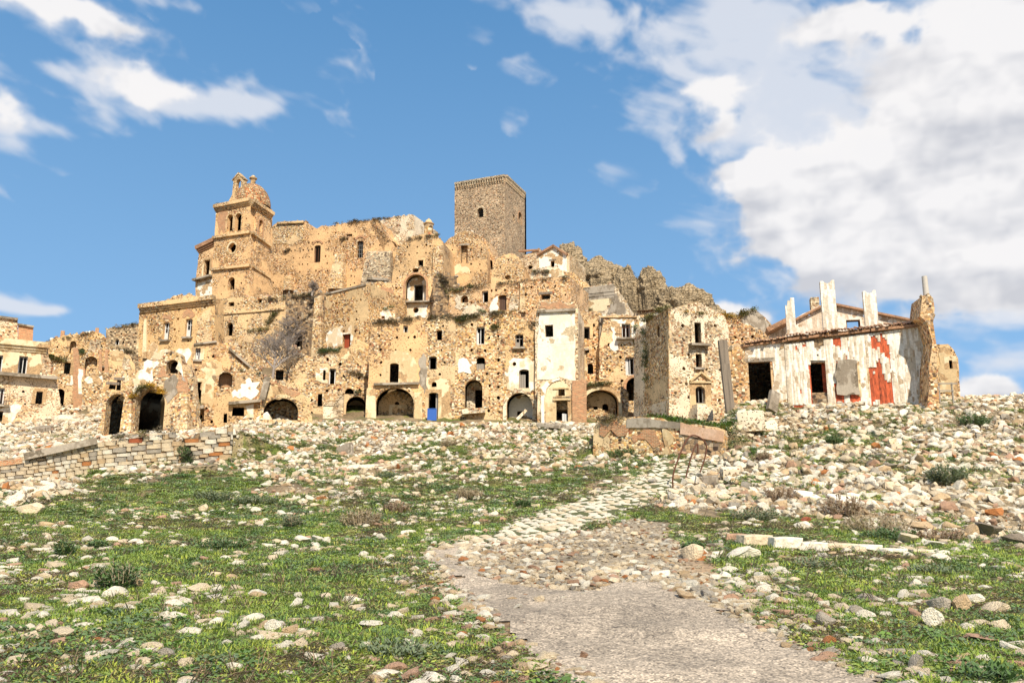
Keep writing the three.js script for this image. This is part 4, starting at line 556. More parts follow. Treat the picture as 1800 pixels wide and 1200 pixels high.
  b.patch([[86, 662], [88, 644], [98, 640], [98, 660]], 'white'); b.patch([[118, 676], [120, 662], [128, 660], [130, 674]], 'white'); b.weeds(84, 630, 112, 636, 40, 1.8, 2);
  b = house('broken_white_pier', 'tall broken pier with brick left edge and white right half', { Z: 76, ax: 138, ay: 650, yaw: 26, mat: 'brick', D: 1.2, jag: 0.15 }, [[131, 770], [132, 612], [136, 610], [138, 640], [145, 648], [146, 770]], [], 'ruined pier');
  b.patch([[137, 692], [137, 647], [144, 650], [145, 692]], 'white', [], { jag: 0.05 });
  b = house('low_white_wall', 'low white-stained wall above the green rubble slope', { Z: 77, ax: 185, ay: 665, yaw: 26, mat: 'rubble', D: 1.2, weeds: 0.5, jag: 0.3 }, [[146, 760], [148, 660], [166, 658], [190, 656], [216, 654], [226, 660], [228, 760]], [], 'ruined wall');
  b.patch([[150, 674], [152, 662], [180, 660], [182, 674]], 'white'); b.patch([[200, 668], [200, 657], [222, 656], [222, 667]], 'white');
  b = house('beamed_hut', 'tiny roofless room with a dark doorway and timber lintel', { Z: 68, ax: 205, ay: 675, yaw: 26, mat: 'tan', D: 3, jag: 0.25 }, [[183, 770], [184, 672], [200, 664], [204, 655], [222, 656], [224, 690], [226, 770]], [['r', 204, 668, 212, 686, { lintel: 'wood' }], ['r', 191, 676, 203, 684, { lintel: 'wood' }]]); b.patch([[213, 676], [214, 658], [222, 658], [222, 676]], 'white');
}
{
  let b = house('corniced_house', 'large tan house with heavy cornice and two white-framed windows', { Z: 73, ax: 310, ay: 590, yaw: -10, mat: 'tan', D: 1.6, holes: 40, holesFrom: 640, jag: 0.06, weeds: 0.1 },
    [[246, 720], [247, 575], [248, 550], [251, 538], [300, 531], [376, 522], [379, 720]],
    [['a', 286, 566, 297, 597, { rise: .15, frame: 3, sill: 1.4 }], ['a', 325, 560, 337, 592, { rise: .15, frame: 3, sill: 1.4 }]], 'palazzo');
  b.ledge(247, 536, 378, 520, 0.42, 0.5, 'tan', 'cornice'); b.slab(234, 572, 247.5, 612, -2.2, -0.4, 'cream', 'bay'); b.slab(241, 612, 247.5, 632, -1.8, -0.5, 'pale', 'bay_wall');
  b.patch([[251, 632], [252, 608], [270, 600], [276, 620], [300, 616], [330, 612], [336, 628], [330, 640]], 'white'); b.patch([[284, 560], [287, 552], [298, 552], [301, 561]], 'brick'); b.patch([[317, 556], [322, 546], [338, 545], [342, 556]], 'brick'); b.patch([[345, 620], [348, 560], [372, 540], [374, 620]], 'rubble'); b.buttress(254, 258, 560, 252, 259, 630, 0.15, 0.25, 'cream'); b.weeds(292, 534, 345, 526, 12, 1, 1);
  b = new Building('crumbling_parapet', 'low crumbled rubble lump on the roof of the corniced house', 'ruined wall'); b.wall(plane(325, 525, 75.5, -10), [[286, 560], [290, 527], [310, 519], [330, 517], [345, 523], [348, 560]], [], { mat: 'tan', D: 2, jag: 0.2, weeds: 0.3 });
}
{
  let b = house('vault_ruin', 'broken double vault with two deep arches, white shell and yellow flowers', { Z: 57, ax: 250, ay: 700, yaw: -3, mat: 'rubble', D: 0, th: 0.7, jag: 0.34, holes: 0, weeds: 0.15 },
    [[172, 800], [178, 720], [184, 698], [196, 688], [212, 688], [224, 690], [232, 676], [240, 650], [250, 637], [266, 630], [284, 628], [290, 620], [312, 620], [320, 640], [336, 650], [342, 700], [348, 800]],
    [['a', 184, 692, 220, 768, { depth: 3.4, mat: 'rubblePlain' }], ['a', 236, 683, 288, 768, { depth: 3.8, mat: 'cream', inner: [['a', 272, 738, 282, 760]] }], ['a', 292, 632, 313, 656, { depth: 1.6, mat: 'brick' }]], 'ruined vault');
  b.patch([[228, 690], [236, 668], [244, 652], [254, 640], [268, 634], [280, 634], [284, 642], [272, 652], [266, 668], [262, 678], [244, 684], [236, 694]], 'white'); b.patch([[312, 636], [316, 632], [326, 648], [326, 672], [316, 668]], 'white'); b.patch([[280, 664], [282, 648], [290, 640], [292, 662]], 'brick'); b.patch([[312, 690], [312, 662], [328, 664], [329, 694]], 'brick');
  b.patch([[286, 690], [288, 668], [308, 654], [312, 658], [308, 700], [296, 708]], 'concrete'); b.buttress(318, 330, 690, 322, 343, 760, 0.25, 1.3); b.buttress(220, 232, 700, 217, 238, 770, 0.2, 0.7);
  b.weeds(230, 692, 262, 680, 26, 1.3, 2); b.weeds(262, 680, 288, 694, 30, 1.3, 3); b.weeds(232, 700, 250, 686, 22, 1.2, 3);
  b = house('narrow_tan_house', 'narrow tan house with three dark openings one above another', { Z: 64, ax: 370, ay: 680, yaw: 18, mat: 'tan', D: 4, holes: 14, jag: 0.1, weeds: 0.2 },
    [[328, 800], [330, 640], [338, 618], [342, 604], [358, 601], [380, 599], [396, 606], [402, 640], [396, 690], [392, 720], [398, 800]], [['r', 343, 612, 352, 632, { frame: 3, sill: 1, surround: 'cream' }], ['r', 343, 671, 353.5, 708, { surround: 'cream' }], ['r', 343, 727, 355, 748]]);
  b.ledge(334, 718, 358, 714, 0.25, 1.0, 'concrete', 'balcony_slab'); b.patch([[356, 710], [356, 640], [390, 636], [388, 690], [372, 714]], 'cream'); b.ledge(340, 604, 380, 599, 0.15, 0.2, 'concrete', 'coping'); b.weeds(334, 708, 350, 713, 12, 1.3, 0);
  b = house('rubble_slope_wall', 'sloping rubble wall running down to the white vault fragment', { Z: 68, ax: 430, ay: 640, yaw: 18, mat: 'rubble', D: 3, weeds: 0.5, jag: 0.3 }, [[386, 760], [392, 604], [404, 598], [414, 606], [432, 628], [450, 650], [470, 662], [490, 668], [494, 760]], [], 'ruined wall');
  b.ledge(404, 612, 446, 648, 0.18, 0.3, 'concrete', 'coping'); b.weeds(420, 650, 450, 662, 26, 1.3, 0);
  b = house('white_vault_fragment', 'open ruined room with bright white plaster and dark low opening', { Z: 61, ax: 420, ay: 700, yaw: 19, mat: 'tan', D: 4, jag: 0.2, weeds: 0.4 },
    [[378, 800], [380, 664], [390, 652], [412, 650], [420, 656], [440, 648], [456, 664], [468, 690], [474, 800]], [['r', 408, 715, 429, 731, { lintel: 'cream' }], ['r', 392, 727, 398.5, 743], ['a', 384, 654, 408, 680, { depth: 0.9, mat: 'brick', rise: .4 }]], 'ruined vault');
  b.patch([[404, 699], [410, 672], [420, 660], [430, 670], [438, 664], [452, 672], [457, 690], [440, 698], [420, 700]], 'white'); b.ledge(401, 707, 457, 702, 0.22, 0.5, 'concrete', 'slab'); b.patch([[430, 736], [430, 712], [444, 710], [446, 736]], 'white');
  b = house('low_gable_ruin', 'low ruined gable with a flattened dark arch and brick slope', { Z: 59.5, ax: 505, ay: 700, yaw: 15, mat: 'tan', D: 5, jag: 0.12 },
    [[456, 800], [460, 690], [466, 661], [484, 668], [512, 684], [534, 694], [544, 702], [552, 800]], [['a', 463, 699, 524, 738, { depth: 2.2, mat: 'rubblePlain', rise: .4, ring: 'rubblePlain', ringW: 0.25 }]], 'ruined vault');
  b.patch([[466, 698], [468, 674], [490, 682], [508, 694], [490, 697]], 'cream'); b.patch([[470, 668], [470, 663], [512, 684], [530, 694], [520, 700], [506, 694]], 'brick');
  const sl = thing('leaning_slab', 'grey concrete slab leaning upright beside the white ruined room', 'slab', at(460, 702, 58.5)); const q = part('slab', boxGeo(-0.22, 0.22, 0, 1.75, -0.06, 0.06), M.concrete, sl); q.rotation.set(-0.1, 0.2, -0.16);
}
// ---------------------------------------------------------------- middle front row
{
  let b = house('stair_house', 'rubble houses with dark doorways above the small stone stair', { Z: 68, ax: 600, ay: 680, yaw: 11, mat: 'rubble', D: 6, holes: 18, holesFrom: 730, jag: 0.3, weeds: 0.4 },
    [[530, 800], [536, 664], [548, 642], [556, 626], [572, 616], [600, 614], [624, 616], [640, 608], [656, 604], [660, 800]],
    [['r', 578, 647, 589.5, 675, { frame: 1 }], ['a', 567.5, 650, 572, 668], ['r', 573, 628, 578, 634], ['a', 648, 614, 655, 628, { surround: 'tan' }], ['a', 606, 682, 622, 692.5, { depth: 2.5 }], ['a', 608, 696, 643, 742, { depth: 3.2, mat: 'rubblePlain' }], ['r', 558.5, 692, 566, 714], ['r', 653, 666, 657, 684]]);
  b.patch([[555, 668], [556, 648], [566, 645], [576, 646], [577, 674], [566, 672]], 'white', [['a', 567.5, 650, 572, 668]], { jag: 0.05 }); b.patch([[560, 636], [564, 624], [590, 622], [590, 644]], 'pale', [['r', 573, 628, 578, 634]]); b.patch([[592, 626], [594, 616], [618, 614], [620, 632], [606, 634]], 'cream'); b.patch([[610, 610], [622, 596]].concat([[640, 592], [652, 610], [646, 640], [624, 640]]), 'tan'); b.weeds(560, 620, 620, 614, 50, 1.3, 0); b.weeds(615, 655, 645, 665, 30, 1.2, 1); b.weeds(628, 690, 646, 700, 10, 1.4, 0);
  b = house('scrub_wall', 'rubble wall with dark hole behind the larger bare tree', { Z: 74, ax: 500, ay: 640, yaw: 15, mat: 'rubble', D: 4, jag: 0.35, weeds: 0.5 }, [[470, 780], [474, 660], [490, 640], [512, 612], [524, 612], [536, 622], [556, 624], [566, 640], [568, 780]], [['r', 484, 650, 498, 668]], 'ruined wall');
  b.patch([[500, 622], [504, 604], [514, 602], [516, 618]], 'white');
  const st = new Building('stone_stair', 'small flight of pale stone steps climbing right to a doorway', 'staircase'); const pl = plane(580, 715, 66.2, 5); const pa = pl.loc(565, 716), pb = pl.loc(598, 688), place = st.frame(pl, pa[1] - 1), n = 9, W = pl.loc(590, 716)[0] - pl.loc(571, 716)[0];
  for (let k = 0; k < n; k++) { const s = lerp(pl.loc(570, 716)[0], pl.loc(583, 716)[0], k / (n - 1)), y = lerp(pa[1], pb[1], (k + 1) / n), z = 0.9 - k * 0.2; place(part('step', mergeGeometries([boxGeo(s, s + W, y - 0.07, y, z - 0.45, z + 0.07), boxGeo(s + 0.04, s + W - 0.04, pa[1] - 1, y - 0.072, z - 0.4, z - 0.02)]), M.pale, st.g)); }
  b = house('arched_plaster_house', 'tan front with tall white arched plaster field over a wide dark arch', { Z: 66, ax: 749, ay: 680, yaw: 5, mat: 'tan', D: 7, holes: 16, holesFrom: 740, jag: 0.12, weeds: 0.8 },
    [[650, 800], [652, 600], [656, 568], [672, 563], [700, 560], [726, 561], [749, 560], [750, 800]],
    [['r', 709, 572, 717, 584, { frame: 1 }], ['a', 685, 638, 700.5, 672, { rise: .2 }], ['a', 661, 681, 727, 748, { depth: 2.3, mat: 'tan', rise: .42, ring: 'rubblePlain', ringW: 0.35, inner: [['r', 686, 712, 707, 752, { surround: 'cream' }], ['o', 691, 700, 699, 709]] }]]);
  b.patch([[667, 677], [671, 650], [676, 634], [686, 622], [700, 614], [716, 618], [726, 628], [733, 645], [735, 677]], 'cream', [['a', 685, 638, 700.5, 672, { rise: .2 }]], { jag: 0.06 });
  b.ledge(657, 674, 736, 672, 0.18, 0.35, 'concrete'); b.patch([[736, 672], [735, 640], [744, 620], [748, 640], [748, 700]], 'concrete'); b.buttress(728, 742, 690, 728, 743, 750, 0.2, 0.25, 'cream'); b.buttress(645, 660, 682, 642, 662, 750, 0.3, 0.5, 'cream'); b.weeds(658, 569, 748, 560, 60, 1.3, 1);
  b = house('reddish_rubble_house', 'reddish rubble house with cream doorway storey and the blue panel', { Z: 66, ax: 749, ay: 650, yaw: 0, mat: 'rubble', D: 7, holes: 26, holesFrom: 690, jag: 0.1, weeds: 0.8 },
    [[748, 800], [749.5, 561], [776, 557], [800, 558], [801, 800]], [['r', 767.5, 581, 777, 598], ['a', 753.5, 626, 767.5, 649, { rise: .2, frame: 1, fmat: 'greyWood' }], ['a', 758.5, 671, 767.5, 680], ['a', 753, 690, 770, 740, { rise: .12, leaf: ['greyWood', .7, 1], surround: 'cream' }]]);
  b.patch([[751, 770], [750, 666], [770, 662], [790, 666], [792, 770]], 'cream', [['a', 758.5, 671, 767.5, 680], ['a', 753, 690, 770, 740, { rise: .12 }]], { jag: 0.1 }); b.weeds(752, 561, 800, 557, 36, 1.3, 1);
  b = house('red_arch_house', 'rubble house with deep rough arched doorway ringed by stones', { Z: 66, ax: 800, ay: 650, yaw: -3, mat: 'rubblePlain', D: 7, holes: 24, holesFrom: 740, jag: 0.14, weeds: 0.9 },
    [[799, 800], [801, 560], [816, 556], [836, 553], [860, 554], [886, 552], [889, 800]], [['r', 837, 574, 852, 605, { frame: 2, leaf: ['whiteWood', 0.05, 0.3, .7] }], ['a', 837, 627, 852.5, 649, { rise: .35, leaf: ['greyWood', 0, 1, 0.5] }], ['a', 817, 667, 848, 717, { depth: 1.5, mat: 'pale', ring: 'rubble', ringW: 0.55, inner: [['r', 832, 681, 847, 716]] }]]);
  b.patch([[804, 656], [808, 634], [824, 626], [835, 628], [836, 652], [822, 660]], 'white'); b.ledge(814, 721, 853, 718, 0.4, 0.9, 'pale', 'doorstep'); b.weeds(804, 560, 886, 552, 60, 1.4, 1); b.weeds(806, 566, 822, 560, 26, 1.7, 0); b.weeds(869, 580, 878, 566, 14, 1.6, 2);
  b = house('niche_house', 'house with white lower storey, grey door and round white vaulted niche', { Z: 65.78, ax: 889, ay: 650, yaw: -6, mat: 'rubble', D: 7, holes: 18, holesFrom: 640, jag: 0.2, weeds: 0.5 },
    [[888, 800], [889, 556], [905, 554], [914, 560], [928, 566], [938, 580], [944, 576], [950, 600], [952, 800]],
    [['a', 905.5, 587, 920, 610, { rise: .2, frame: 3, sill: 1.6, fmat: 'greyWood' }], ['o', 901, 636, 907.5, 643], ['a', 912.5, 649, 930, 682, { rise: .2, leaf: ['greyWood', 0, .62, .75], frame: 1, fmat: 'greyWood' }], ['a', 890.5, 690, 936, 738, { depth: 1.7, mat: 'white', ring: 'pale', ringW: 0.3, inner: [['r', 905, 719, 917, 736]] }]]);
  b.patch([[889, 684], [890, 656], [894, 633], [920, 630], [944, 632], [948, 650], [948, 684], [932, 690], [910, 688]], 'white', [['o', 901, 636, 907.5, 643], ['a', 912.5, 649, 930, 682, { rise: .2 }]]); b.weeds(930, 572, 948, 574, 22, 1.4, 1);
  const pk = thing('leaning_plank', 'pale timber plank leaning in front of the white vaulted niche', 'plank', at(909, 737, 64)); const pm = part('plank', boxGeo(-0.12, 0.12, 0, 1.1, -0.03, 0.03), M.pale, pk); pm.rotation.set(-0.25, 0, -0.75);
  const bp = thing('blue_panel', 'bright blue metal panel standing in the cream doorway', 'panel', at(759, 739, 65.2)); part('sheet', boxGeo(-0.34, 0.34, 0.05, 0.95, -0.03, 0), M.blue, bp); part('rim', mergeGeometries([boxGeo(-0.38, -0.34, 0, 1, -0.05, 0.03), boxGeo(0.34, 0.38, 0, 1, -0.05, 0.03), boxGeo(-0.34, 0.34, 0.95, 1, -0.05, 0.03), boxGeo(-0.34, 0.34, 0, 0.05, -0.05, 0.03)]), M.blue, bp);
}
{
  let b = house('white_block_house', 'tall plain white-plastered block with one square black window', { Z: 64.8, ax: 980, ay: 620, yaw: -10, mat: 'pale', D: 6, jag: 0.05 },
    [[944, 720], [945, 560], [948, 529], [956, 527], [968, 531], [980, 530], [1010, 530], [1012, 540], [1013, 720]], [['r', 958, 571, 972.5, 592]]);
  b.patch([[945, 668], [945, 600], [949, 546], [1010, 543], [1012, 668]], 'whitewash', [['r', 958, 571, 972.5, 592]], { jag: 0.04 }); b.patch([[948, 543], [950, 530], [966, 530], [990, 534], [1008, 531], [1010, 541]], 'brick'); b.ledge(944, 546, 1012, 542.5, 0.22, 0.25, 'concrete', 'coping'); b.ledge(966, 604, 1008, 602, 0.08, 0.05, 'whitewash', 'string_course');
  b = house('portal_house', 'tall white arched portal with small square window over dark doorway', { Z: 63.8, ax: 980, ay: 700, yaw: -6, mat: 'pale', D: 5, jag: 0.06 },
    [[948, 800], [949, 680], [958, 670], [984, 662], [1006, 670], [1010, 680], [1010, 800]], [['r', 981.5, 681, 993, 695.5], ['r', 977.5, 702, 998, 746, { leaf: ['whiteWood', .5, .95, .45], lintel: 'concrete' }]]);
  b.patch([[960, 780], [958, 700], [962, 684], [972, 674], [984, 671], [996, 675], [1003, 686], [1007, 700], [1008, 780]], 'cream', [['r', 981.5, 681, 993, 695.5], ['r', 977.5, 702, 998, 746]], { jag: 0.03 }); b.patch([[951, 780], [951, 682], [960, 672], [984, 664], [984, 668], [970, 672], [961, 684], [956, 700], [958, 780]], 'white', [], { out: 0.06, jag: 0.03 }); b.ledge(972, 701, 1003, 700, 0.14, 0.16, 'cream'); b.ledge(972, 682, 1000, 681, 0.1, 0.12, 'cream');
  b = house('brick_pier', 'red brick pier standing between the white portal and the wide arch', { Z: 63.4, ax: 1018, ay: 700, yaw: -6, mat: 'brick', D: 1.2, jag: 0.05 }, [[1010, 800], [1010, 669], [1027, 667], [1028, 800]], [], 'brick pier');
  b = house('tall_rubble_house', 'narrow ochre rubble house right of the white block', { Z: 71, ax: 1040, ay: 600, yaw: -5, mat: 'rubblePlain', D: 6, holes: 12, holesFrom: 670, jag: 0.15, weeds: 0.4 },
    [[1012, 740], [1015, 553], [1024, 546], [1040, 546], [1056, 550], [1060, 566], [1062, 740]], [['r', 1025, 574.5, 1037, 595, { frame: 1, surround: 'tan' }], ['a', 1033, 638, 1043, 657], ['a', 1030, 612, 1036, 620]]);
  b.patch([[1016, 668], [1018, 640], [1024, 620], [1032, 616], [1032, 668]], 'cream'); b.ledge(1014, 617, 1034, 612, 0.2, 0.4, 'concrete'); b.buttress(1054, 1062, 556, 1053, 1063, 668, 0.3, 0.5, 'concrete');
  b = house('wide_arch_house', 'low front with one wide walled-up arch and small inner niche', { Z: 65.5, ax: 1060, ay: 700, yaw: 2, mat: 'tan', D: 4, jag: 0.15, weeds: 0.9 },
    [[1026, 800], [1027, 690], [1032, 676], [1050, 670], [1076, 672], [1090, 674], [1101, 690], [1102, 800]], [['a', 1028, 685, 1087, 740, { depth: 1.3, mat: 'rubblePlain', rise: .36, ring: 'cream', ringW: 0.3, inner: [['a', 1063, 706, 1074, 718], ['r', 1047, 711, 1055, 717]] }]]);
  b.weeds(1028, 680, 1092, 672, 50, 1.3, 2);
  b = house('balcony_house', 'house with white upper floor, rusty balcony window and grey shutter', { Z: 70, ax: 1092, ay: 620, yaw: -4, mat: 'rubble', D: 6, holes: 10, holesFrom: 670, jag: 0.12, weeds: 0.3 },
    [[1056, 760], [1058, 600], [1062, 556], [1080, 553], [1110, 555], [1122, 562], [1130, 600], [1138, 660], [1142, 760]],
    [['r', 1093, 569, 1108, 594, { frame: 2, balcony: 2 }], ['r', 1100, 628, 1115.5, 659, { frame: 2, leaf: ['whiteWood', 0, .35] }], ['a', 1101, 663, 1134, 704, { depth: 3, mat: 'dark', ring: 'brick', ringW: 0.25 }]]);
  b.patch([[1074, 606], [1073, 562], [1090, 558], [1114, 560], [1117, 580], [1114, 604], [1092, 600], [1080, 618]], 'white', [['r', 1093, 569, 1108, 594]]); b.ledge(1055, 556, 1120, 556, 0.12, 0.15, 'cream', 'coping'); b.weeds(1118, 575, 1132, 650, 80, 1.5, 0); b.weeds(1122, 610, 1136, 690, 60, 1.5, 2);
  b = house('pale_roofless_house', 'pale roofless house with sloping wall top behind the balcony house', { Z: 88, ax: 1060, ay: 530, yaw: -18, mat: 'pale', D: 7, jag: 0.15, weeds: 0.4 },
    [[1018, 640], [1022, 525], [1028, 505], [1052, 500], [1078, 499], [1086, 514], [1098, 530], [1106, 545], [1110, 640]], [['r', 1091, 541, 1094.5, 549]]);
  b.patch([[1024, 546], [1026, 518], [1040, 516], [1072, 514], [1076, 530], [1060, 546]], 'cream'); b.patch([[1066, 550], [1074, 524], [1080, 514], [1096, 534], [1102, 556]], 'concrete'); b.ledge(1026, 506, 1080, 500, 0.8, 0.15, 'concrete', 'coping'); b.weeds(1020, 550, 1048, 544, 24, 1.4, 2);
  b = house('tiled_white_house', 'little white house with a row of roof tiles along its eaves', { Z: 84, ax: 1145, ay: 570, yaw: 2, mat: 'pale', D: 5, jag: 0.04 }, [[1119, 660], [1121, 550], [1170, 547], [1176, 660]], []);
  b.patch([[1122, 600], [1123, 552], [1168, 550], [1168, 600]], 'white'); { const a = b.pl.loc(1119, 549), c = b.pl.loc(1172, 546), n = 14; for (let k = 0; k < n; k++) { const s = lerp(a[0], c[0], (k + .5) / n), g = new THREE.CylinderGeometry(0.13, 0.13, 0.9, 8, 1, true, 0, Math.PI); g.rotateZ(Math.PI / 2); g.rotateY(Math.PI / 2); g.translate(s, lerp(a[1], c[1], k / n), 0); b.place(part('roof_tile', g, M.tile, b.g)); } }
}
// ---------------------------------------------------------------- right side
{
  const th = 12, b = new Building('gabled_stone_house', 'tall gabled stone house with pedimented white doorway and shaded left flank', 'house'); const pl = plane(1176, 640, 56, th);
  b.wall(pl, [[1176, 780], [1176, 562], [1180, 544], [1204, 536], [1227, 529.5], [1246, 539], [1262, 548], [1275, 556], [1281, 580], [1281, 780]],
    [['r', 1221, 567, 1232.5, 604.5, { surround: 'pale', balcony: 1 }], ['r', 1223, 622, 1233.5, 646, { sill: 1.2, surround: 'pale' }], ['a', 1223, 679, 1239.5, 709, { rise: .35, frame: 2, fmat: 'bar' }]], { mat: 'pale', D: 7, holes: 60, holesFrom: 720, jag: 0.07, weeds: 0.15 });
  b.patch([[1213, 718], [1213, 672], [1250, 671], [1250, 718]], 'cream', [['a', 1223, 679, 1239.5, 709, { rise: .35 }]], { jag: 0.03, square: true }); b.ledge(1211.5, 668.5, 1231, 652.5, 0.13, 0.22, 'cream', 'pediment'); b.ledge(1231, 652.5, 1251, 668.5, 0.13, 0.22, 'cream', 'pediment'); b.ledge(1212, 670.5, 1250.5, 670.5, 0.12, 0.16, 'cream', 'pediment');
  b.weeds(1180, 548, 1276, 556, 14, 1, 3);
  const bx = b.pl; const L = pl.world(-0.09, 0), pL = planeAt(L, (th - 90) * Math.PI / 180);
  b.wall(pL, [[1131, 780], [1136, 566], [1145, 556], [1160, 548], [1175.4, 541], [1175.4, 780]], [['a', 1155, 572, 1160, 592], ['r', 1132, 622, 1136, 660]], { mat: 'rubblePlain', D: 0, th: 0.06, jag: 0.15, name: 'flank', weeds: 0.9 }); b.weeds(1134, 566, 1174, 542, 40, 1.5, 2); b.weeds(1134, 580, 1142, 700, 40, 1.4, 0);
  const st = new Building('door_steps', 'low block of stone steps under the pedimented doorway', 'steps'), pp = plane(1235, 715, 55.4, th), a = pp.loc(1222, 724), c = pp.loc(1249, 708), place = st.frame(pp, a[1] - 0.6); for (let k = 0; k < 3; k++) place(part('step', boxGeo(a[0] + k * 0.12, c[0] - k * 0.1, a[1] - 0.6, lerp(a[1], c[1], (k + 0.6) / 3), -1.0, 0.35 - k * 0.22), M.pale, st.g));
  let h = house('gap_wall', 'ragged tan wall filling the gap beside the gabled stone house', { Z: 61, ax: 1300, ay: 600, yaw: -4, mat: 'tan', D: 5, jag: 0.3, weeds: 0.5, holes: 8, holesFrom: 640 }, [[1268, 740], [1270, 560], [1284, 556], [1298, 562], [1308, 570], [1330, 580], [1360, 590], [1364, 740]], [], 'ruined wall'); h.weeds(1268, 558, 1300, 560, 22, 1.4, 3);
  h = house('grey_gable_house', 'plain grey gable wall with grassy ridge left of the chimneys', { Z: 64, ax: 1325, ay: 570, yaw: 16, mat: 'grey', D: 6, jag: 0.08, weeds: 0.3 }, [[1304, 700], [1304, 552], [1328, 543.5], [1346, 558], [1359, 574], [1362, 700]], []); h.patch([[1306, 588], [1306, 553], [1328, 545], [1346, 560], [1352, 588]], 'concrete'); h.weeds(1300, 556, 1334, 544, 26, 1.6, 2);
  h = house('right_end_house', 'tan end house with one slit window behind the collapsed building', { Z: 55, ax: 1668, ay: 660, yaw: -22, mat: 'tan', D: 6, jag: 0.06, holes: 3 }, [[1640, 760], [1642, 607], [1667, 604.5], [1678, 616], [1685, 630], [1688, 760]], [['r', 1669, 633, 1675, 648, { surround: 'cream' }]]);
  h.patch([[1652, 690], [1652, 610], [1666, 608], [1682, 630], [1684, 690]], 'cream', [['r', 1669, 633, 1675, 648]], { jag: .05 });
}
{ // the collapsed building with its battened wall
  const th = -14, b = new Building('collapsed_building', 'collapsed building with battened wall flaking red and white, and tall square pillars', 'ruined building'); const pl = plane(1460, 650, 47, th);
  const D1 = ['r', 1317, 636, 1357, 716, { lintel: 'wood' }], D2 = ['r', 1425, 637, 1455, 690, { lintel: 'wood', leaf: ['terracotta', 0.75, 1.0, 1] }];
  b.wall(pl, [[1288, 790], [1289, 625], [1296, 606], [1310, 603], [1380, 592], [1460, 583], [1540, 575], [1616, 566], [1640, 566], [1641, 790]], [D1, D2], { mat: 'rubblePlain', D: 4, th: 0.5, jag: 0.05 });
  const r = rng(909), S = (x, y) => pl.loc(x, y);
  // terracotta laths show where the white coat is gone
  b.patch([[1386, 730], [1384, 604], [1460, 590], [1540, 581], [1612, 573], [1632, 580], [1634, 730]], 'dark', [D2], { jag: 0.04, name: 'lath_backing', th: 0.03 });
  const missing = [[1398, 598, 1420, 620], [1432, 594, 1456, 616], [1464, 592, 1482, 616], [1446, 612, 1457, 634], [1526, 588, 1546, 622], [1548, 586, 1566, 634], [1569, 586, 1582, 630], [1524, 632, 1544, 712], [1544, 652, 1570, 716], [1538, 622, 1552, 690], [1556, 668, 1572, 716], [1532, 600, 1540, 640], [1445, 634, 1455, 690], [1401, 672, 1412, 684], [1560, 606, 1566, 622], [1497, 606, 1503, 622]];
  const N = 60, x0 = 1386, x1 = 1634;
  for (let k = 0; k < N; k++) {
    const xa = lerp(x0, x1, k / N), xb = lerp(x0, x1, (k + 0.86) / N), xm = (xa + xb) / 2, top = lerp(603, 571.5, (xm - x0) / (x1 - x0)) + 2, spans = [[top, 712]]; if (xm > 1462 && xm < 1515 && r() < .9) spans[0][1] = 634 + r() * 6;
    const cut = (a, c) => { for (let i = spans.length - 1; i >= 0; i--) { const [p, q] = spans[i]; if (a < q && c > p) { spans.splice(i, 1); if (a > p + 1.5) spans.push([p, a]); if (c < q - 1.5) spans.push([c, q]); } } };
    if (xb > 1424.5 && xa < 1455.5) cut(634, 712); for (const [mx0, my0, mx1, my1] of missing) if (xm > mx0 && xm < mx1) { if (r() < 0.24) continue; const hh = my1 - my0, ea = r() * r() * 0.8, eb = (my1 > 700 ? r() * r() * 0.3 : r() * 0.5); cut(my0 + hh * ea - (r() < .3 ? 5 : 0), my1 - hh * eb); } if (r() < 0.34) { const y = top + r() * 90; cut(y, y + 2 + r() * (r() < .25 ? 26 : 6)); }
    { const a = S(xa, 716), d = S(xa, top + 1), cx = S(xb, top)[0] - a[0], g = new THREE.ExtrudeGeometry(new THREE.Shape([[0.1, 0], [0.14, 0.03], [0.5, 0.045], [0.86, 0.03], [0.9, 0]].map(([u, w]) => new THREE.Vector2(u * cx, w))), { depth: d[1] - a[1], bevelEnabled: false }); g.rotateX(Math.PI / 2); { const uv = g.attributes.uv, P = g.attributes.position, o1 = r() * 2, o2 = r() * 2; for (let i = 0; i < uv.count; i++) uv.setXY(i, P.getX(i) + o1, P.getY(i) * 0.35 + o2); } g.translate(a[0], d[1], 0.012); if (!(xb > 1424.5 && xa < 1455.5)) b.frame(pl, 0)(part('lath', g, M.terracotta, b.g)); }
    for (const [p, q] of spans) { const a = S(xa, q), c = S(xb, p), d = S(xa, p); const cx = c[0] - a[0], g = new THREE.ExtrudeGeometry(new THREE.Shape([[0, 0], [0, 0.02], [0.3, 0.05], [0.7, 0.05], [1, 0.02], [1, 0]].map(([u, w]) => new THREE.Vector2(u * cx, w))), { depth: d[1] - a[1], bevelEnabled: false }); g.rotateX(Math.PI / 2); { const uv = g.attributes.uv, du = r() * 9, dv = r() * 9; for (let i = 0; i < uv.count; i++) uv.setXY(i, uv.getX(i) + du, uv.getY(i) + dv); } g.translate(a[0], d[1], 0.05 + r() * 0.012); b.frame(pl, 0)(part('batten', g, r() < 0.85 ? M.streaked : M.streaked, b.g)); }
  }
  b.pl = pl; b.place = b.frame(pl, 0);
  b.patch([[1310, 636], [1309, 608], [1340, 603], [1382, 598], [1384, 700], [1360, 706], [1358, 634], [1340, 633]], 'streaked', [], { jag: 0.06 }); b.patch([[1300, 636], [1302, 612], [1312, 610], [1312, 640]], 'tan'); b.patch([[1374, 616], [1376, 600], [1390, 597], [1392, 612]], 'dark', [], { out: 0.04 });
  b.patch([[1472, 694], [1468, 660], [1472, 634], [1490, 631], [1506, 634], [1508, 660], [1512, 694]], 'concrete', [], { out: 0.18, th: 0.08, jag: 0.05 });
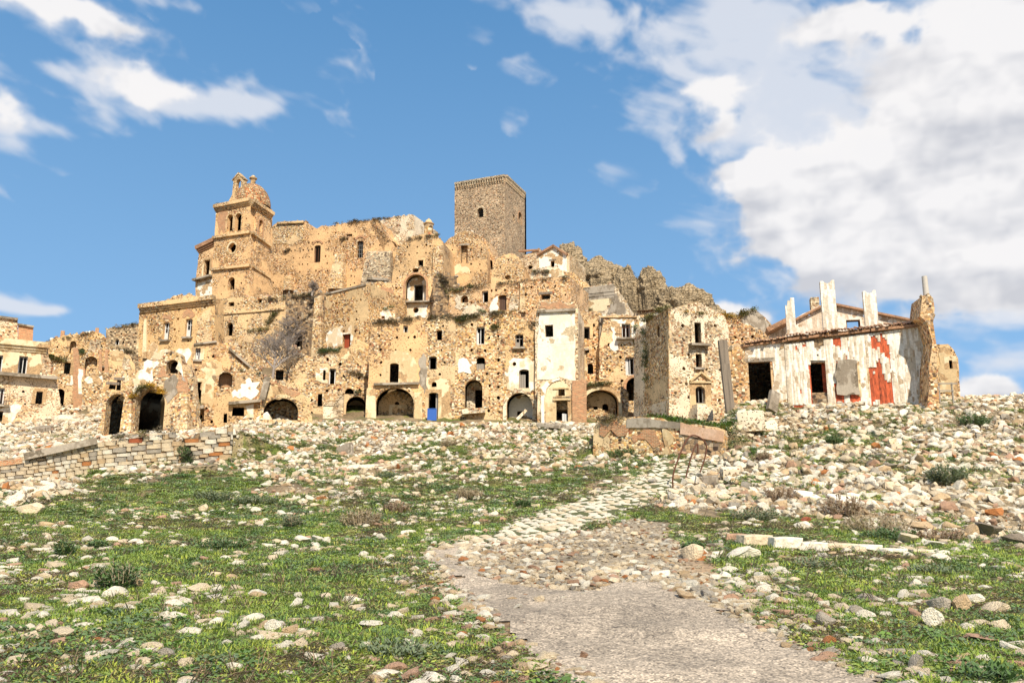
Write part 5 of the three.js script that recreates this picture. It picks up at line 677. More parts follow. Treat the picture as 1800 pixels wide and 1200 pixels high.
  b.patch([[1504, 694], [1506, 632], [1514, 626], [1524, 632], [1530, 700]], 'cream', [], { out: 0.06, jag: 0.05 });
  // eaves tiles
  const e0 = S(1304, 605), e1 = S(1382, 594.5), e2 = S(1384, 592), e3 = S(1616, 567); for (const [A, B, n] of [[e0, e1, 14], [e2, e3, 40]]) for (let k = 0; k < n; k++) { const t = (k + 0.5) / n, g = new THREE.CylinderGeometry(0.085, 0.1, 1.0, 8, 1, true, 0, Math.PI); g.rotateZ(Math.PI / 2); g.rotateY(Math.PI / 2); g.rotateX(0.25); g.translate(lerp(A[0], B[0], t), lerp(A[1], B[1], t) + 0.05 + (r() - .5) * .1, -0.1 + (r() - .5) * .3); b.place(part('roof_tile', g, M.tile, b.g)); }
  b.ledge(1302, 608.5, 1352, 601, 0.1, 0.24, 'tile', 'eaves'); b.ledge(1356, 601.5, 1383, 597, 0.12, 0.2, 'tile', 'eaves'); b.ledge(1384, 596, 1448, 588, 0.14, 0.3, 'tile', 'eaves'); b.ledge(1449, 589.5, 1528, 580, 0.12, 0.26, 'tile', 'eaves'); b.ledge(1530, 579, 1612, 570.5, 0.16, 0.32, 'tile', 'eaves');
  // pillars notched at the top
  const pillar = (xa, xb, yt, notch, out) => { const a = S(xa, 600), c = S(xb, yt), w = c[0] - a[0], y0 = a[1] - 1, yt2 = c[1], sh = notch ? [[0, y0], [w, y0], [w, yt2], [w * 0.8, yt2], [w * 0.68, yt2 - 0.14], [w * 0.5, yt2 - 0.2], [w * 0.3, yt2 - 0.12], [w * 0.18, yt2 - 0.02], [0, yt2 - 0.04]] : [[0, y0], [w, y0], [w, yt2], [w * .6, yt2], [w * .55, yt2 - .2], [w * .3, yt2 - .15], [w * .2, yt2 - .5], [0, yt2 - .45]]; const g = new THREE.ExtrudeGeometry(new THREE.Shape(sh.map((p) => new THREE.Vector2(...p))), { depth: w * 0.45, bevelEnabled: false }); g.translate(a[0], 0, -out - w * .45); b.place(part('pillar', g, M.streaked, b.g)); };
  pillar(1387, 1398, 518, false, 0.7); pillar(1452, 1469, 488, true, 0.5); pillar(1530, 1545, 503, true, 0.9);
  // torn wall end at the right with a pipe on it
  const e = b.wall(plane(1634, 620, 44.1, th + 4), [[1622, 790], [1640, 600], [1630, 566], [1618, 556], [1622, 520], [1634, 516], [1641, 524], [1643, 556], [1641, 566], [1646, 600], [1652, 700], [1654, 790]].map(([x, y]) => [x, y]), [], { mat: 'rubblePlain', D: 0, th: 2.0, jag: 0.22, name: 'wall_end' });
  b.pl = pl; b.place = b.frame(pl, 0);
  const pp = at(1631, 522, 45), pt = at(1630, 484, 45), cyl = new THREE.CylinderGeometry(0.15, 0.17, pt.y - pp.y, 14); const pm = part('pipe', cyl, M.pipe, b.g); pm.position.set((pp.x + pt.x) / 2 - b.base.x, (pp.y + pt.y) / 2 - b.base.y, -45.2 - b.base.z);
  // rear gable with the window that shows the sky
  const rg = b.wall(plane(1480, 560, 52.5, th), [[1350, 760], [1352, 590], [1385, 566], [1440, 537], [1456, 533], [1500, 541], [1560, 553], [1616, 566], [1618, 760]], [['r', 1488, 562, 1513, 579, { frame: 1, fmat: 'brownDoor' }], ['o', 1446, 538, 1451, 544], ['o', 1418, 550, 1426, 554], ['o', 1518, 551, 1525, 559]], { mat: 'streaked', D: 0, th: 0.4, jag: 0.03, name: 'gable' });
  const g2 = b.pl; b.ledge(1378, 571, 1456, 531.5, 0.14, 0.3, 'tile', 'verge'); b.ledge(1456, 531.5, 1618, 565, 0.14, 0.3, 'tile', 'verge'); b.slab(1429, 518, 1442, 545, -1.4, -0.6, 'pale', 'chimney'); b.ledge(1345, 584, 1386, 563, 0.3, 1.6, 'tile', 'roof_remnant');
  // a broken front corner and a dark post
  const q = house('broken_corner', 'jagged rubble wall end left of the collapsed building', { Z: 46.2, ax: 1300, ay: 680, yaw: -14, mat: 'rubblePlain', D: 1.6, jag: 0.25 }, [[1284, 790], [1287, 612], [1296, 606], [1306, 614], [1302, 640], [1312, 650], [1310, 690], [1318, 718], [1320, 790]], [], 'ruined wall');
  const po = thing('timber_post', 'dark weathered timber post standing left of the collapsed building', 'post', at(1285, 732, 45)); const pq = part('post', boxGeo(-0.24, 0.24, -0.5, 4.4, -0.15, 0.15), M.wood, po); pq.rotation.z = 0.06;
  const ls = thing('tilted_slab', 'pale broken concrete slab tilted in front of the dark left doorway', 'slab', at(1358, 714, 44.5)); const lq = part('slab', boxGeo(-0.3, 0.3, -0.3, 0.95, -0.12, 0.12), M.concrete, ls); lq.rotation.set(-0.2, 0.4, -0.35);
  // a rail fence by the end house
  const f = thing('rail_fence', 'small grey timber rail fence in front of the tan end house', 'fence', at(1668, 700, 45)); part('post', boxGeo(-0.55, -0.48, -0.3, 0.85, 0, 0.07), M.greyWood, f); part('post', boxGeo(0.2, 0.27, -0.3, 0.9, 0, 0.07), M.greyWood, f); part('rail', boxGeo(-0.6, 0.5, 0.8, 0.87, 0.072, 0.12), M.greyWood, f); part('rail', boxGeo(-0.6, 0.3, 0.4, 0.46, 0.072, 0.12), M.greyWood, f);
}

// ---------------------------------------------------------------- the walls by the lane and by the meadow
const facing = (A, B) => planeAt(new THREE.Vector3(A.x, 0, A.z), Math.atan2(-(B.z - A.z), B.x - A.x));
const TONES = { white: [0.82, 0.75, 0.61], cream: [0.72, 0.59, 0.41], tan: [0.57, 0.41, 0.24], pink: [0.52, 0.32, 0.21], orange: [0.5, 0.2, 0.065], grey: [0.42, 0.37, 0.3], red: [0.4, 0.11, 0.045], dark: [0.25, 0.2, 0.15] };
const STONE = {}; for (const [k, v] of Object.entries(TONES)) { STONE[k] = M.stone.clone(); STONE[k].color.setRGB(...v); }
{
  const pl = facing(WA, WB), b = new Building('retaining_wall', 'long retaining wall of squared stones with a crack and concrete coping', 'stone wall'), r = rng(31);
  const top = (px) => px < 40 ? lerp(816, 800, clamp((px + 60) / 100)) : px < 168 ? lerp(800, 776, (px - 40) / 128) : px < 305 ? lerp(776, 759, (px - 168) / 137) : px < 330 ? 770 : lerp(763, 747, (px - 330) / 75), bot = (px) => lerp(868, 824, clamp((px + 60) / 465));
  const bf = (px) => pl.loc(px, bot(px) + 8);
  b.frame(pl, pl.loc(0, 880)[1]); b.pl = pl; b.place = b.frame(pl, 0);
  const line = []; for (let px = -60; px <= 405; px += 15) line.push(px);
  // the core of the wall, a little behind the faces of the stones
  const core = [...line.map((px) => { const q = pl.loc(px, Math.max(top(px) + 2, px > 308 && px < 334 ? 800 : 0)); return q; }), ...line.slice().reverse().map((px) => { const q = bf(px); return [q[0], q[1] - 0.6]; })];
  const sh = new THREE.Shape(core.map((p) => new THREE.Vector2(...p))), g = new THREE.ExtrudeGeometry(sh, { depth: 0.5, bevelEnabled: false }); g.translate(0, 0, -0.55); b.place(part('wall_core', g, M.dark, b.g));
  const unit = []; for (let v = 0; v < 4; v++) { const e = new THREE.ExtrudeGeometry(new THREE.Shape([[0.02, 0.03 + .02 * v], [0.5, 0.01], [0.97, 0.03], [0.99, 0.5], [0.96, 0.97], [0.45, 0.99], [0.03, 0.96], [0.01, 0.4]].map(([x, y]) => new THREE.Vector2(0.05 + x * 0.9 + (r() - .5) * .03, 0.06 + y * 0.88 + (r() - .5) * .03))), { depth: 0.8, bevelEnabled: true, bevelSize: 0.04, bevelThickness: 0.1, bevelSegments: 1, curveSegments: 1 }); unit.push(e); }
  const rows = 10, rowY = [0]; for (let k = 0; k < rows; k++) rowY.push(rowY[k] + 0.7 + 0.6 * r()); const rsum = rowY[rows]; rowY.forEach((v, k) => { rowY[k] = v / rsum; });
  for (let k = 0; k < rows; k++) { let px = -50; while (px < 402) {
    const w = px < 170 ? 7 + r() * 12 : 8 + r() * 20, e = Math.min(405, px + w), m = (px + e) / 2;
    const skip = (m > 306 + (rows - k) * 1.2 && m < 322 + (rows - k) * 1.8) || (k === rows - 1 && r() < 0.25 && m > 170);
    if (!skip) {
      const bl = bf(px), tl = pl.loc(px, top(px)), br = bf(e), jt = (r() - 0.5) * 0.04, y0 = lerp(bl[1], tl[1], rowY[k] + jt * 0.3), y1 = lerp(bl[1], tl[1], rowY[k + 1] - 0.002 + jt), q = r(), mid = m > 35 && m < 180 && k > 1 && k < 7;
      const tone = q < (mid ? 0.11 : 0.015) ? 'orange' : q < (mid ? 0.15 : 0.02) ? 'red' : q < 0.2 ? 'grey' : q < 0.66 ? 'cream' : q < 0.8 ? 'tan' : 'white';
      const s = b.place(part('stone', unit[(r() * 4) | 0], STONE[tone], b.g)), ang = Math.atan2(br[1] - bl[1], br[0] - bl[0]), p = pl.world(bl[0], y0, -0.22 + (r() - .5) * 0.05);
      s.position.set(p.x - b.base.x, p.y - b.base.y, p.z - b.base.z); s.rotation.set(0, pl.th, ang * 0.8); s.scale.set(br[0] - bl[0], y1 - y0, 0.3);
    }
    px = e;
  } }
  b.ledge(40, 797, 168, 769, 0.32, 0.28, 'concrete', 'coping'); b.weeds(310, 775, 330, 812, 26, 1.2, 0); b.weeds(172, 772, 300, 758, 26, 1, 1);
  b.ledge(-60, 818, 38, 805, 0.25, 0.08, 'brick', 'coping');
}
{
  const pl = facing(PA, PB), b = new Building('lane_wall', 'low sloping pinkish wall with concrete coping beside the cobbled lane', 'stone wall');
  b.wall(pl, [[1040, 850], [1044, 750], [1056, 737], [1080, 735], [1103, 734], [1130, 732.5], [1197, 742], [1275, 756.5], [1277, 850]], [], { mat: 'rubblePlain', D: 0, th: 0.45, jag: 0.1 });
  b.patch([[1103, 752], [1103, 736], [1130, 734], [1196.5, 743], [1196.5, 754], [1150, 751]], 'concrete', [], { jag: 0.02, th: 0.08 }); b.patch([[1197.5, 763], [1197.5, 743.5], [1274, 758], [1272, 777]], 'pinkPlaster', [], { jag: 0.01, th: 0.1 });
  b.patch([[1200, 806], [1200, 765], [1270, 779], [1269, 806]], 'dark', [], { jag: 0.06, th: 0.03 }); b.patch([[1050, 762], [1056, 746], [1080, 742], [1102, 748], [1100, 760]], 'brick', [], { th: 0.06 }); b.patch([[1165, 800], [1164, 756], [1178, 756], [1182, 772], [1186, 798]], 'cream', [], { th: 0.05 }); b.patch([[1110, 780], [1112, 756], [1160, 754], [1162, 776]], 'brick', [], { th: 0.03, jag: 0.25 });
  for (let k = 0; k < 320; k++) { const t = b.r(), [s, y] = pl.loc(lerp(1130, 1274, t), lerp(731, 754, t)); const w = pl.world(s, y, -0.4 - b.r() * 1.2); w.y = Math.max(H(w.x, w.z), pl.loc(lerp(1130, 1274, t), lerp(735, 757, t))[1] - 0.08 + 0.12 * b.r()); weedSpots.push([w, 1.1 + 0.5 * b.r(), 4]); }
  b.weeds(1056, 740, 1100, 738, 20, 1.2, 1);
}
// ---------------------------------------------------------------- loose stones
function stoneGeo(seed, detail, rough) { const g = new THREE.IcosahedronGeometry(0.5, detail), P = g.attributes.position, v = new THREE.Vector3(), r = rng(seed), cuts = []; for (let i = 0; i < 8; i++) cuts.push([new THREE.Vector3(r() - .5, (r() - .5) * 1.3, r() - .5).normalize(), 0.15 + 0.2 * r()]); for (let i = 0; i < P.count; i++) { v.fromBufferAttribute(P, i); for (const [n, d] of cuts) { const e = v.dot(n); if (e > d) v.addScaledVector(n, (d - e) * 1.0); } const q = 1 + rough * fbm3(v.x * 4 + seed, v.y * 4, v.z * 4, 3); v.multiplyScalar(q); P.setXYZ(i, v.x, v.y, v.z); } g.computeBoundingBox(); const bs = g.boundingBox.getSize(new THREE.Vector3()), bc = g.boundingBox.getCenter(new THREE.Vector3()); g.translate(-bc.x, -bc.y, -bc.z); g.scale(1 / bs.x, 1 / bs.y, 1 / bs.z); const uv = g.attributes.uv; for (let i = 0; i < P.count; i++) uv.setXY(i, P.getX(i) + P.getY(i) * 0.4 + seed, P.getZ(i) + P.getY(i) * 0.7); g.computeVertexNormals(); return g; }
function boxUV(g, k = 1) { const P = g.attributes.position, N = g.attributes.normal, uv = new Float32Array(P.count * 2); for (let i = 0; i < P.count; i += 3) { const ax = Math.abs(N.getX(i) + N.getX(i + 1) + N.getX(i + 2)), ay = Math.abs(N.getY(i) + N.getY(i + 1) + N.getY(i + 2)), az = Math.abs(N.getZ(i) + N.getZ(i + 1) + N.getZ(i + 2)); for (let j = i; j < i + 3; j++) { const x = P.getX(j), y = P.getY(j), z = P.getZ(j); uv[j * 2] = k * (ax > ay && ax > az ? z : x); uv[j * 2 + 1] = k * (ay >= ax && ay >= az ? z : y); } } g.setAttribute('uv', new THREE.BufferAttribute(uv, 2)); return g; }
function shard(seed) { const r = rng(seed), pts = []; for (let i = 0; i < 15; i++) { const v = new THREE.Vector3(r() - 0.5, r() - 0.5, r() - 0.5), m = Math.max(Math.abs(v.x), Math.abs(v.y), Math.abs(v.z)); v.multiplyScalar((0.36 + 0.14 * r()) / m); pts.push(v); } const g = new ConvexGeometry(pts); g.computeBoundingBox(); const b = g.boundingBox.getSize(new THREE.Vector3()), c = g.boundingBox.getCenter(new THREE.Vector3()); g.translate(-c.x, -c.y, -c.z); g.scale(1 / b.x, 1 / b.y, 1 / b.z); g.computeVertexNormals(); return boxUV(g); }
const SG = []; for (let i = 0; i < 9; i++) SG.push(i % 3 === 2 ? boxUV(stoneGeo(i * 13 + 3, 2, 0.13)) : shard(i * 17 + 5));
const SGbig = []; for (let i = 0; i < 7; i++) { const g = mergeVertices(stoneGeo(i * 7 + 200, 4, 0.16).deleteAttribute('normal')); SGbig.push(boxUV(toCreasedNormals(g, 0.55))); }
const loose = [];                      // every stone as { x, z, sx, sy, sz, turn, tilt, tone }
const hand = [[1306, 983, 60, 22, 'white'], [1283, 1006, 28, 12, 'white'], [1217, 984, 38, 30, 'cream'], [1323, 1028, 18, 12, 'white'], [1359, 989, 14, 9, 'white'], [1505, 1082, 24, 18, 'grey'], [1523, 1090, 30, 18, 'white'], [1454, 1104, 32, 28, 'grey'], [1641, 1104, 32, 34, 'white'], [1692, 1078, 28, 32, 'tan'], [1653, 1074, 32, 24, 'grey'], [1714, 1060, 28, 16, 'white'], [1752, 1080, 42, 20, 'cream'], [1590, 1054, 22, 18, 'white'], [1570, 1154, 38, 16, 'grey'], [1612, 1178, 24, 26, 'grey'], [1540, 1134, 22, 12, 'white'], [1725, 1130, 46, 13, 'pink'], [1759, 1110, 32, 18, 'cream'], [1724, 1103, 34, 13, 'cream'], [1700, 1110, 20, 15, 'white'], [1696, 1021, 32, 9, 'white'], [1607, 1020, 26, 9, 'white'], [1377, 1082, 34, 13, 'pink'], [1383, 1100, 20, 14, 'cream'], [1458, 1134, 24, 16, 'orange'], [1507, 1152, 30, 14, 'cream'], [1682, 1181, 28, 9, 'cream'], [1781, 1172, 36, 11, 'pink'], [1733, 1168, 28, 16, 'white'], [1703, 1162, 26, 13, 'tan'], [1789, 1138, 22, 12, 'white'], [1318, 1072, 28, 11, 'cream'], [1598, 955, 30, 18, 'cream'], [1644, 963, 30, 13, 'white'], [1411, 931, 26, 16, 'white'], [1417, 918, 20, 10, 'red'], [1444, 914, 15, 15, 'cream'], [1313, 924, 18, 9, 'white'], [1386, 908, 19, 13, 'cream'], [1406, 905, 9, 16, 'cream'], [1739, 945, 40, 26, 'dark'], [1710, 946, 24, 24, 'tan'], [1787, 956, 36, 18, 'dark'], [1620, 934, 48, 18, 'tan'], [1675, 935, 30, 18, 'tan'],
  [449, 903, 18, 13, 'white'], [496, 908, 16, 12, 'white'], [357, 900, 15, 15, 'cream'], [54, 902, 38, 18, 'cream'], [79, 927, 38, 10, 'tan'], [532, 953, 30, 13, 'white'], [556, 955, 22, 15, 'white'], [572, 957, 15, 15, 'white'], [358, 962, 17, 17, 'cream'], [31, 1009, 20, 10, 'white'], [67, 1021, 40, 13, 'cream'], [138, 1038, 30, 18, 'pink'], [175, 1035, 30, 14, 'cream'], [235, 1036, 26, 20, 'tan'], [273, 1031, 19, 11, 'white'], [377, 1014, 28, 11, 'cream'], [521, 1055, 16, 15, 'white'], [454, 1051, 30, 12, 'tan'], [40, 1060, 26, 11, 'white'], [400, 1055, 22, 9, 'white'], [150, 1077, 33, 9, 'cream'], [312, 1089, 34, 14, 'white'], [290, 1088, 18, 15, 'white'], [390, 1086, 28, 13, 'white'], [292, 1074, 20, 12, 'pink'], [142, 1106, 27, 12, 'white'], [108, 1127, 32, 22, 'cream'], [481, 1112, 32, 24, 'white'], [538, 1123, 34, 17, 'cream'], [592, 1089, 18, 11, 'cream'], [225, 1136, 24, 15, 'white'], [267, 1143, 40, 15, 'cream'], [258, 1152, 32, 13, 'white'], [292, 1157, 28, 18, 'grey'], [394, 1138, 26, 13, 'white'], [321, 1176, 28, 19, 'cream'], [333, 1204, 42, 14, 'cream'], [408, 1181, 32, 18, 'white'], [577, 1150, 30, 9, 'white'], [342, 1187, 36, 11, 'tan'], [279, 1175, 19, 11, 'white'], [237, 1180, 26, 13, 'white'], [504, 1188, 38, 10, 'white'], [165, 1132, 17, 11, 'orange'], [183, 1132, 25, 9, 'pink'],
  [650, 1103, 44, 11, 'white'], [671, 1092, 20, 14, 'cream'], [831, 1166, 24, 13, 'cream'], [699, 1164, 21, 11, 'cream'], [721, 1115, 19, 9, 'cream'], [758, 1113, 23, 11, 'cream'], [764, 1060, 17, 13, 'orange'], [819, 1074, 30, 13, 'tan'], [844, 1098, 20, 15, 'orange'], [862, 1107, 30, 11, 'tan'], [787, 1092, 30, 13, 'pink'], [760, 1094, 27, 11, 'pink'], [948, 1058, 19, 13, 'cream'], [1027, 1159, 14, 15, 'pink'], [942, 1178, 44, 16, 'cream'], [704, 1028, 19, 10, 'cream'], [888, 952, 24, 7, 'white'], [890, 1014, 28, 10, 'tan'], [985, 1017, 26, 8, 'cream'], [1085, 974, 14, 9, 'white']];
const rs0 = rng(4242);
const depthOf = (p) => Math.hypot(p.x, p.y - EYE, p.z);
for (const [px, py, w, h, tone] of hand) { const p = hit(px, py), k = depthOf(p) / F; loose.push({ x: p.x, z: p.z, y: H(p.x, p.z), sx: w * k, sy: h * k * 1.15, sz: w * k * (0.6 + 0.3 * rs0()), turn: (rs0() - 0.5) * 0.7, tilt: (rs0() - 0.5) * 0.2, tone, hand: true, size: w * h, no: loose.length }); }
function tonePick(r, zone) { const q = r(); if (zone === 'mead') return q < 0.5 ? 'white' : q < 0.82 ? 'cream' : q < 0.91 ? 'tan' : q < 0.96 ? 'pink' : 'grey'; if (zone === 'deb') return q < 0.45 ? 'cream' : q < 0.57 ? 'tan' : q < 0.64 ? 'pink' : q < 0.92 ? 'white' : q < 0.94 ? 'orange' : 'grey'; return q < 0.36 ? 'white' : q < 0.7 ? 'cream' : q < 0.84 ? 'tan' : q < 0.89 ? 'pink' : q < 0.965 ? 'grey' : q < 0.98 ? 'orange' : 'dark'; }
function scatter(n, Z0, Z1, dens, size, seed, pw = 1) {
  const r = rng(seed); for (let i = 0; i < n; i++) {
    const Z = Math.sqrt(lerp(Z0 * Z0, Z1 * Z1, r())), x = (r() - 0.5) * 1.5 * Z, z = -Z, k = cover(x, z), d = dens(k), q = r(), s0 = r(), t0 = r(), t1 = r(), t2 = r(), t3 = r(), t4 = r(); if (q > d) continue; if (k.road > 0.3 && k.deb < 0.35 && t4 > 0.1) continue;
    if (Z > 62.3 && k.px > 178 && k.px < 1280) continue;
    const s = 0.76 * size(k, Math.pow(s0, 2.4)); const zone = k.deb > -0.3 || (k.road > -0.6 && k.road < 0.5) ? 'deb' : k.stony < 0.5 ? 'mead' : 'x';
    loose.push({ x, z, y: H(x, z), sx: s * (1 + 0.5 * t0), sz: s * (0.75 + 0.4 * t1), sy: s * (k.stony > 0.6 ? 0.6 + 0.35 * t2 : 0.4 + 0.35 * t2), turn: t3 * 6.28, tilt: (t4 - 0.5) * (k.stony > 0.5 ? 1.2 : 0.4), tone: tonePick(r, zone), size: s * s * 1e5 / (Z * Z), k });
  }
}
const patchy = (k) => sstep(-0.15, 0.35, fbm2(k.px * 0.01 + k.Z * 0.3, k.Z * 0.6, 3) + k.n2 * 0.4);
const edgeBand = (k) => Math.max(sstep(-1.1, -0.1, k.road) * sstep(0.35, 0.0, k.road), 0);
scatter(120000, 24, 72, (k) => k.lane > 0 ? 0.02 : clamp(0.07 * patchy(k) + 0.9 * Math.pow(clamp((k.stony - 0.12) / 0.8), 1.5) * (1 - 0.55 * sstep(0.4, 0.8, k.grass))), (k, s) => 0.08 + 0.36 * s * s * (0.5 + 0.5 * k.stony) + 0.1 * s, 11);
scatter(40000, 68, 94, (k) => (k.px < 190 ? 0.9 : 0), (k, s) => 0.16 + 0.5 * s, 15);
scatter(26000, 10, 30, (k) => k.lane > 0 ? 0 : clamp(0.2 * k.stony * k.stony + 0.5 * patchy(k) + (k.deb > 0 ? 0.07 : 0) + 0.75 * edgeBand(k) + (k.dirt > 0 ? 0.02 : 0)), (k, s) => (k.deb > 0 || edgeBand(k) > 0.4 ? 0.06 + 0.22 * s : 0.08 + 0.25 * s), 12);
scatter(16000, 5.5, 13, (k) => clamp(0.34 * patchy(k) + 0.85 * edgeBand(k) + (k.deb > 0 ? 0.2 : 0) + (k.road > 0 ? 0.14 : 0)), (k, s) => (k.road > 0.2 ? 0.02 + 0.04 * s : edgeBand(k) > 0.3 ? 0.04 + 0.15 * s : 0.06 + 0.2 * s), 13);
scatter(56000, 9, 24, (k) => (k.deb > -0.2 ? 0.15 + 0.35 * sstep(-0.2, 0.3, k.n2) : 0) + 0.4 * edgeBand(k) + 0.12 * patchy(k), (k, s) => 0.04 + 0.13 * s, 14);
{
  // big stones left out where a pebble would lie inside a hand-placed one
  loose.sort((a, b) => (b.hand ? 1e9 : 0) + b.size - (a.hand ? 1e9 : 0) - a.size);
  const one = loose.slice(0, 290), rest = loose.slice(290), r = rng(77), q = new THREE.Quaternion(), e = new THREE.Euler(), m4 = new THREE.Matrix4(), nrm = new THREE.Vector3();
  const pose = (s) => { e.set(s.tilt, s.turn, s.tilt * 0.7 - 0.0); q.setFromEuler(e); return m4.compose(new THREE.Vector3(s.x, s.y + s.sy * 0.27, s.z), q, new THREE.Vector3(s.sx, s.sy, s.sz)); };
  const word = { white: 'whitish', cream: 'cream', tan: 'tan', pink: 'pinkish', orange: 'orange', grey: 'grey', red: 'dark red', dark: 'brown' };
  const special = { 0: 'broad flat white boulder in the grass just below the kerb stones', 2: 'big cream boulder at the edge of the bare dirt right of the road', 7: 'rounded grey stone in the grass beside the right road edge', 8: 'upright white stone standing in the right-hand grass', 9: 'squared tan block tilted in the right-hand grass', 12: 'long cream boulder in the grass at the far right', 36: 'single dark red stone lying in the grass above the kerb' };
  const protos = {};
  one.forEach((s, i) => {
    const k = s.k ?? cover(s.x, s.z), zone = k.deb > 0 ? 'on the debris spread across the road' : Math.abs(k.road) < 1.0 ? 'along the broken edge of the tarred road' : k.lane > -1 ? 'beside the cobbled lane' : k.stony > 0.6 ? (k.px < 420 ? 'in the rubble near the retaining wall' : k.px < 1150 ? 'on the rubble slope below the town' : 'on the stony mound below the collapsed building') : k.px < 1000 ? (k.py > 1060 ? (k.px < 360 ? 'in the lower left corner of the meadow' : 'in the meadow below and left of the road bend') : k.py < 945 ? (k.px < 330 ? 'at the top left of the meadow' : 'at the upper edge of the meadow near the dry bushes') : k.px < 330 ? 'around the herb clump with tall dry stalks' : k.px < 560 ? 'in the middle of the left meadow' : 'in the meadow close to the road bend') : k.py < 965 ? 'in the grass around the kerb stones' : k.px < 1450 ? 'in the grass close to the right road edge' : 'in the grass at the lower right';
    const big = s.hand, gi = i % (big ? SGbig.length : SG.length), key = (big ? 'b' : 's') + gi + s.tone; if (!protos[key]) protos[key] = shade(new THREE.Mesh(big ? SGbig[gi] : SG[gi], STONE[s.tone]));
    const m = protos[key].clone(); m.name = numbered('loose_stone'); m.userData = {}; pose(s).decompose(m.position, m.quaternion, m.scale);
    const lab = s.hand && special[s.no];
    const shp = s.sx > 2.5 * s.sy ? 'flat ' : s.sx < 1.5 * s.sy ? 'upright ' : '', label = lab || `${shp}${word[s.tone]} loose stone ${zone}`; tag(m, label, 'stone', lab ? 'loose stones' : `${shp}${word[s.tone]} stones ${zone}`); scene.add(m);
  });
  SG.forEach((g, gi) => { const list = rest.filter((_, i) => i % SG.length === gi), im = shade(new THREE.InstancedMesh(g, M.stone, list.length)), c = new THREE.Color(); im.name = numbered('rubble'); tag(im, 'scattered pale limestone rubble and pebbles over slopes and road edges', 'rubble', 'scattered rubble', 'stuff'); list.forEach((s, i) => { im.setMatrixAt(i, pose(s)); const t = TONES[s.tone], b = 0.8 + 0.4 * r(); im.setColorAt(i, c.setRGB(t[0] * b, t[1] * b, t[2] * b)); }); scene.add(im); });
}
{ const r = rng(808), im = shade(new THREE.InstancedMesh(SG[1], M.stone, capSpots.length)), m4 = new THREE.Matrix4(), q = new THREE.Quaternion(), e = new THREE.Euler(), c = new THREE.Color(); im.name = 'wall_rubble'; tag(im, 'loose stones crumbling along the broken tops of the ruined walls', 'rubble', undefined, 'stuff');
  capSpots.forEach(([p, s, g], i) => { im.setMatrixAt(i, m4.compose(p, q.setFromEuler(e.set(r() * 3, r() * 6.3, r() * 3)), new THREE.Vector3(s, s * 0.7, s))); const t = TONES[g ? 'grey' : ['cream', 'tan', 'tan', 'pink', 'white'][(r() * 5) | 0]], b = 0.75 + 0.4 * r(); im.setColorAt(i, c.setRGB(t[0] * b, t[1] * b, t[2] * b)); }); scene.add(im); }
{ // slabs and larger broken pieces
  const slab = (label, px, py, w, h, d, rot, mat) => { const p = hit(px, py), k = depthOf(p) / F, t = thing('broken_slab', label, 'slab', new THREE.Vector3(p.x, H(p.x, p.z), p.z)); const g = new THREE.ExtrudeGeometry(new THREE.Shape([[-0.5, -0.4], [-0.2, -0.5], [0.35, -0.46], [0.5, -0.1], [0.46, 0.42], [0.1, 0.5], [-0.4, 0.44], [-0.48, 0.1]].map(([x, y]) => new THREE.Vector2(x * w * k, y * d))), { depth: h * k, bevelEnabled: true, bevelSize: 0.03, bevelThickness: 0.03, bevelSegments: 1 }); g.rotateX(-Math.PI / 2); const m = part('slab', g, M[mat], t); m.rotation.set(...rot); };
  slab('long white flat slab on the rubble behind the retaining wall', 116, 742, 44, 8, 1.6, [0.35, 0.1, -0.06], 'pale'); slab('small grey flat slab on the rubble above the wall coping', 76, 757, 24, 6, 0.9, [0.3, 0, 0.05], 'concrete');
  slab('ribbed grey slab leaning on the rubble left of centre', 606, 800, 36, 6, 1.3, [1.0, 0.1, 0.5], 'concrete'); slab('dark overhanging slab in the middle of the rubble slope', 920, 816, 84, 9, 0.9, [0.12, -0.05, -0.02], 'rock'); slab('long pale slab at the top left of the rubble slope', 640, 824, 90, 4, 0.8, [0.25, 0, 0.03], 'pale'); slab('dark slab lying under the gap of the retaining wall', 345, 828, 66, 8, 0.8, [0.15, 0.1, 0.06], 'rock');
  slab('square pale block of masonry at the top of the mound', 1322, 758, 42, 32, 0.9, [0, -0.2, 0.05], 'pale'); slab('upright pale slab beside the square masonry block', 1352, 755, 26, 12, 0.6, [1.1, 0.3, 0.2], 'pale'); slab('long white plaster slab lying across the mound', 1430, 876, 62, 5, 0.8, [0.3, 0.25, -0.2], 'white'); slab('second white plaster slab just right of the long one', 1492, 884, 62, 5, 0.9, [0.3, 0.2, -0.18], 'white'); slab('pale block beside the rusty rods', 1284, 846, 32, 22, 0.5, [0.2, 0.2, 0], 'pale'); slab('grey squared block behind the rusty rods', 1250, 852, 24, 14, 0.4, [0.1, -0.2, 0.1], 'concrete');
  slab('long concrete strip lying above the rubble near the white portal', 980, 752, 70, 5, 1.0, [0.1, -0.35, -0.1], 'concrete'); slab('left of two tilted slabs at the far left edge', 20, 888, 46, 6, 1.0, [0.3, 0.7, 0.5], 'pale'); slab('right of two tilted slabs at the far left edge', 76, 868, 40, 6, 1.0, [0.2, 0.7, 0.45], 'pale'); slab('white broken slab on end near the flattened arch', 468, 742, 20, 14, 0.4, [0.3, 0.3, 0.5], 'white'); slab('fallen beam beside the flattened arch', 505, 742, 44, 6, 0.3, [0.1, 0, -0.4], 'concrete');
}
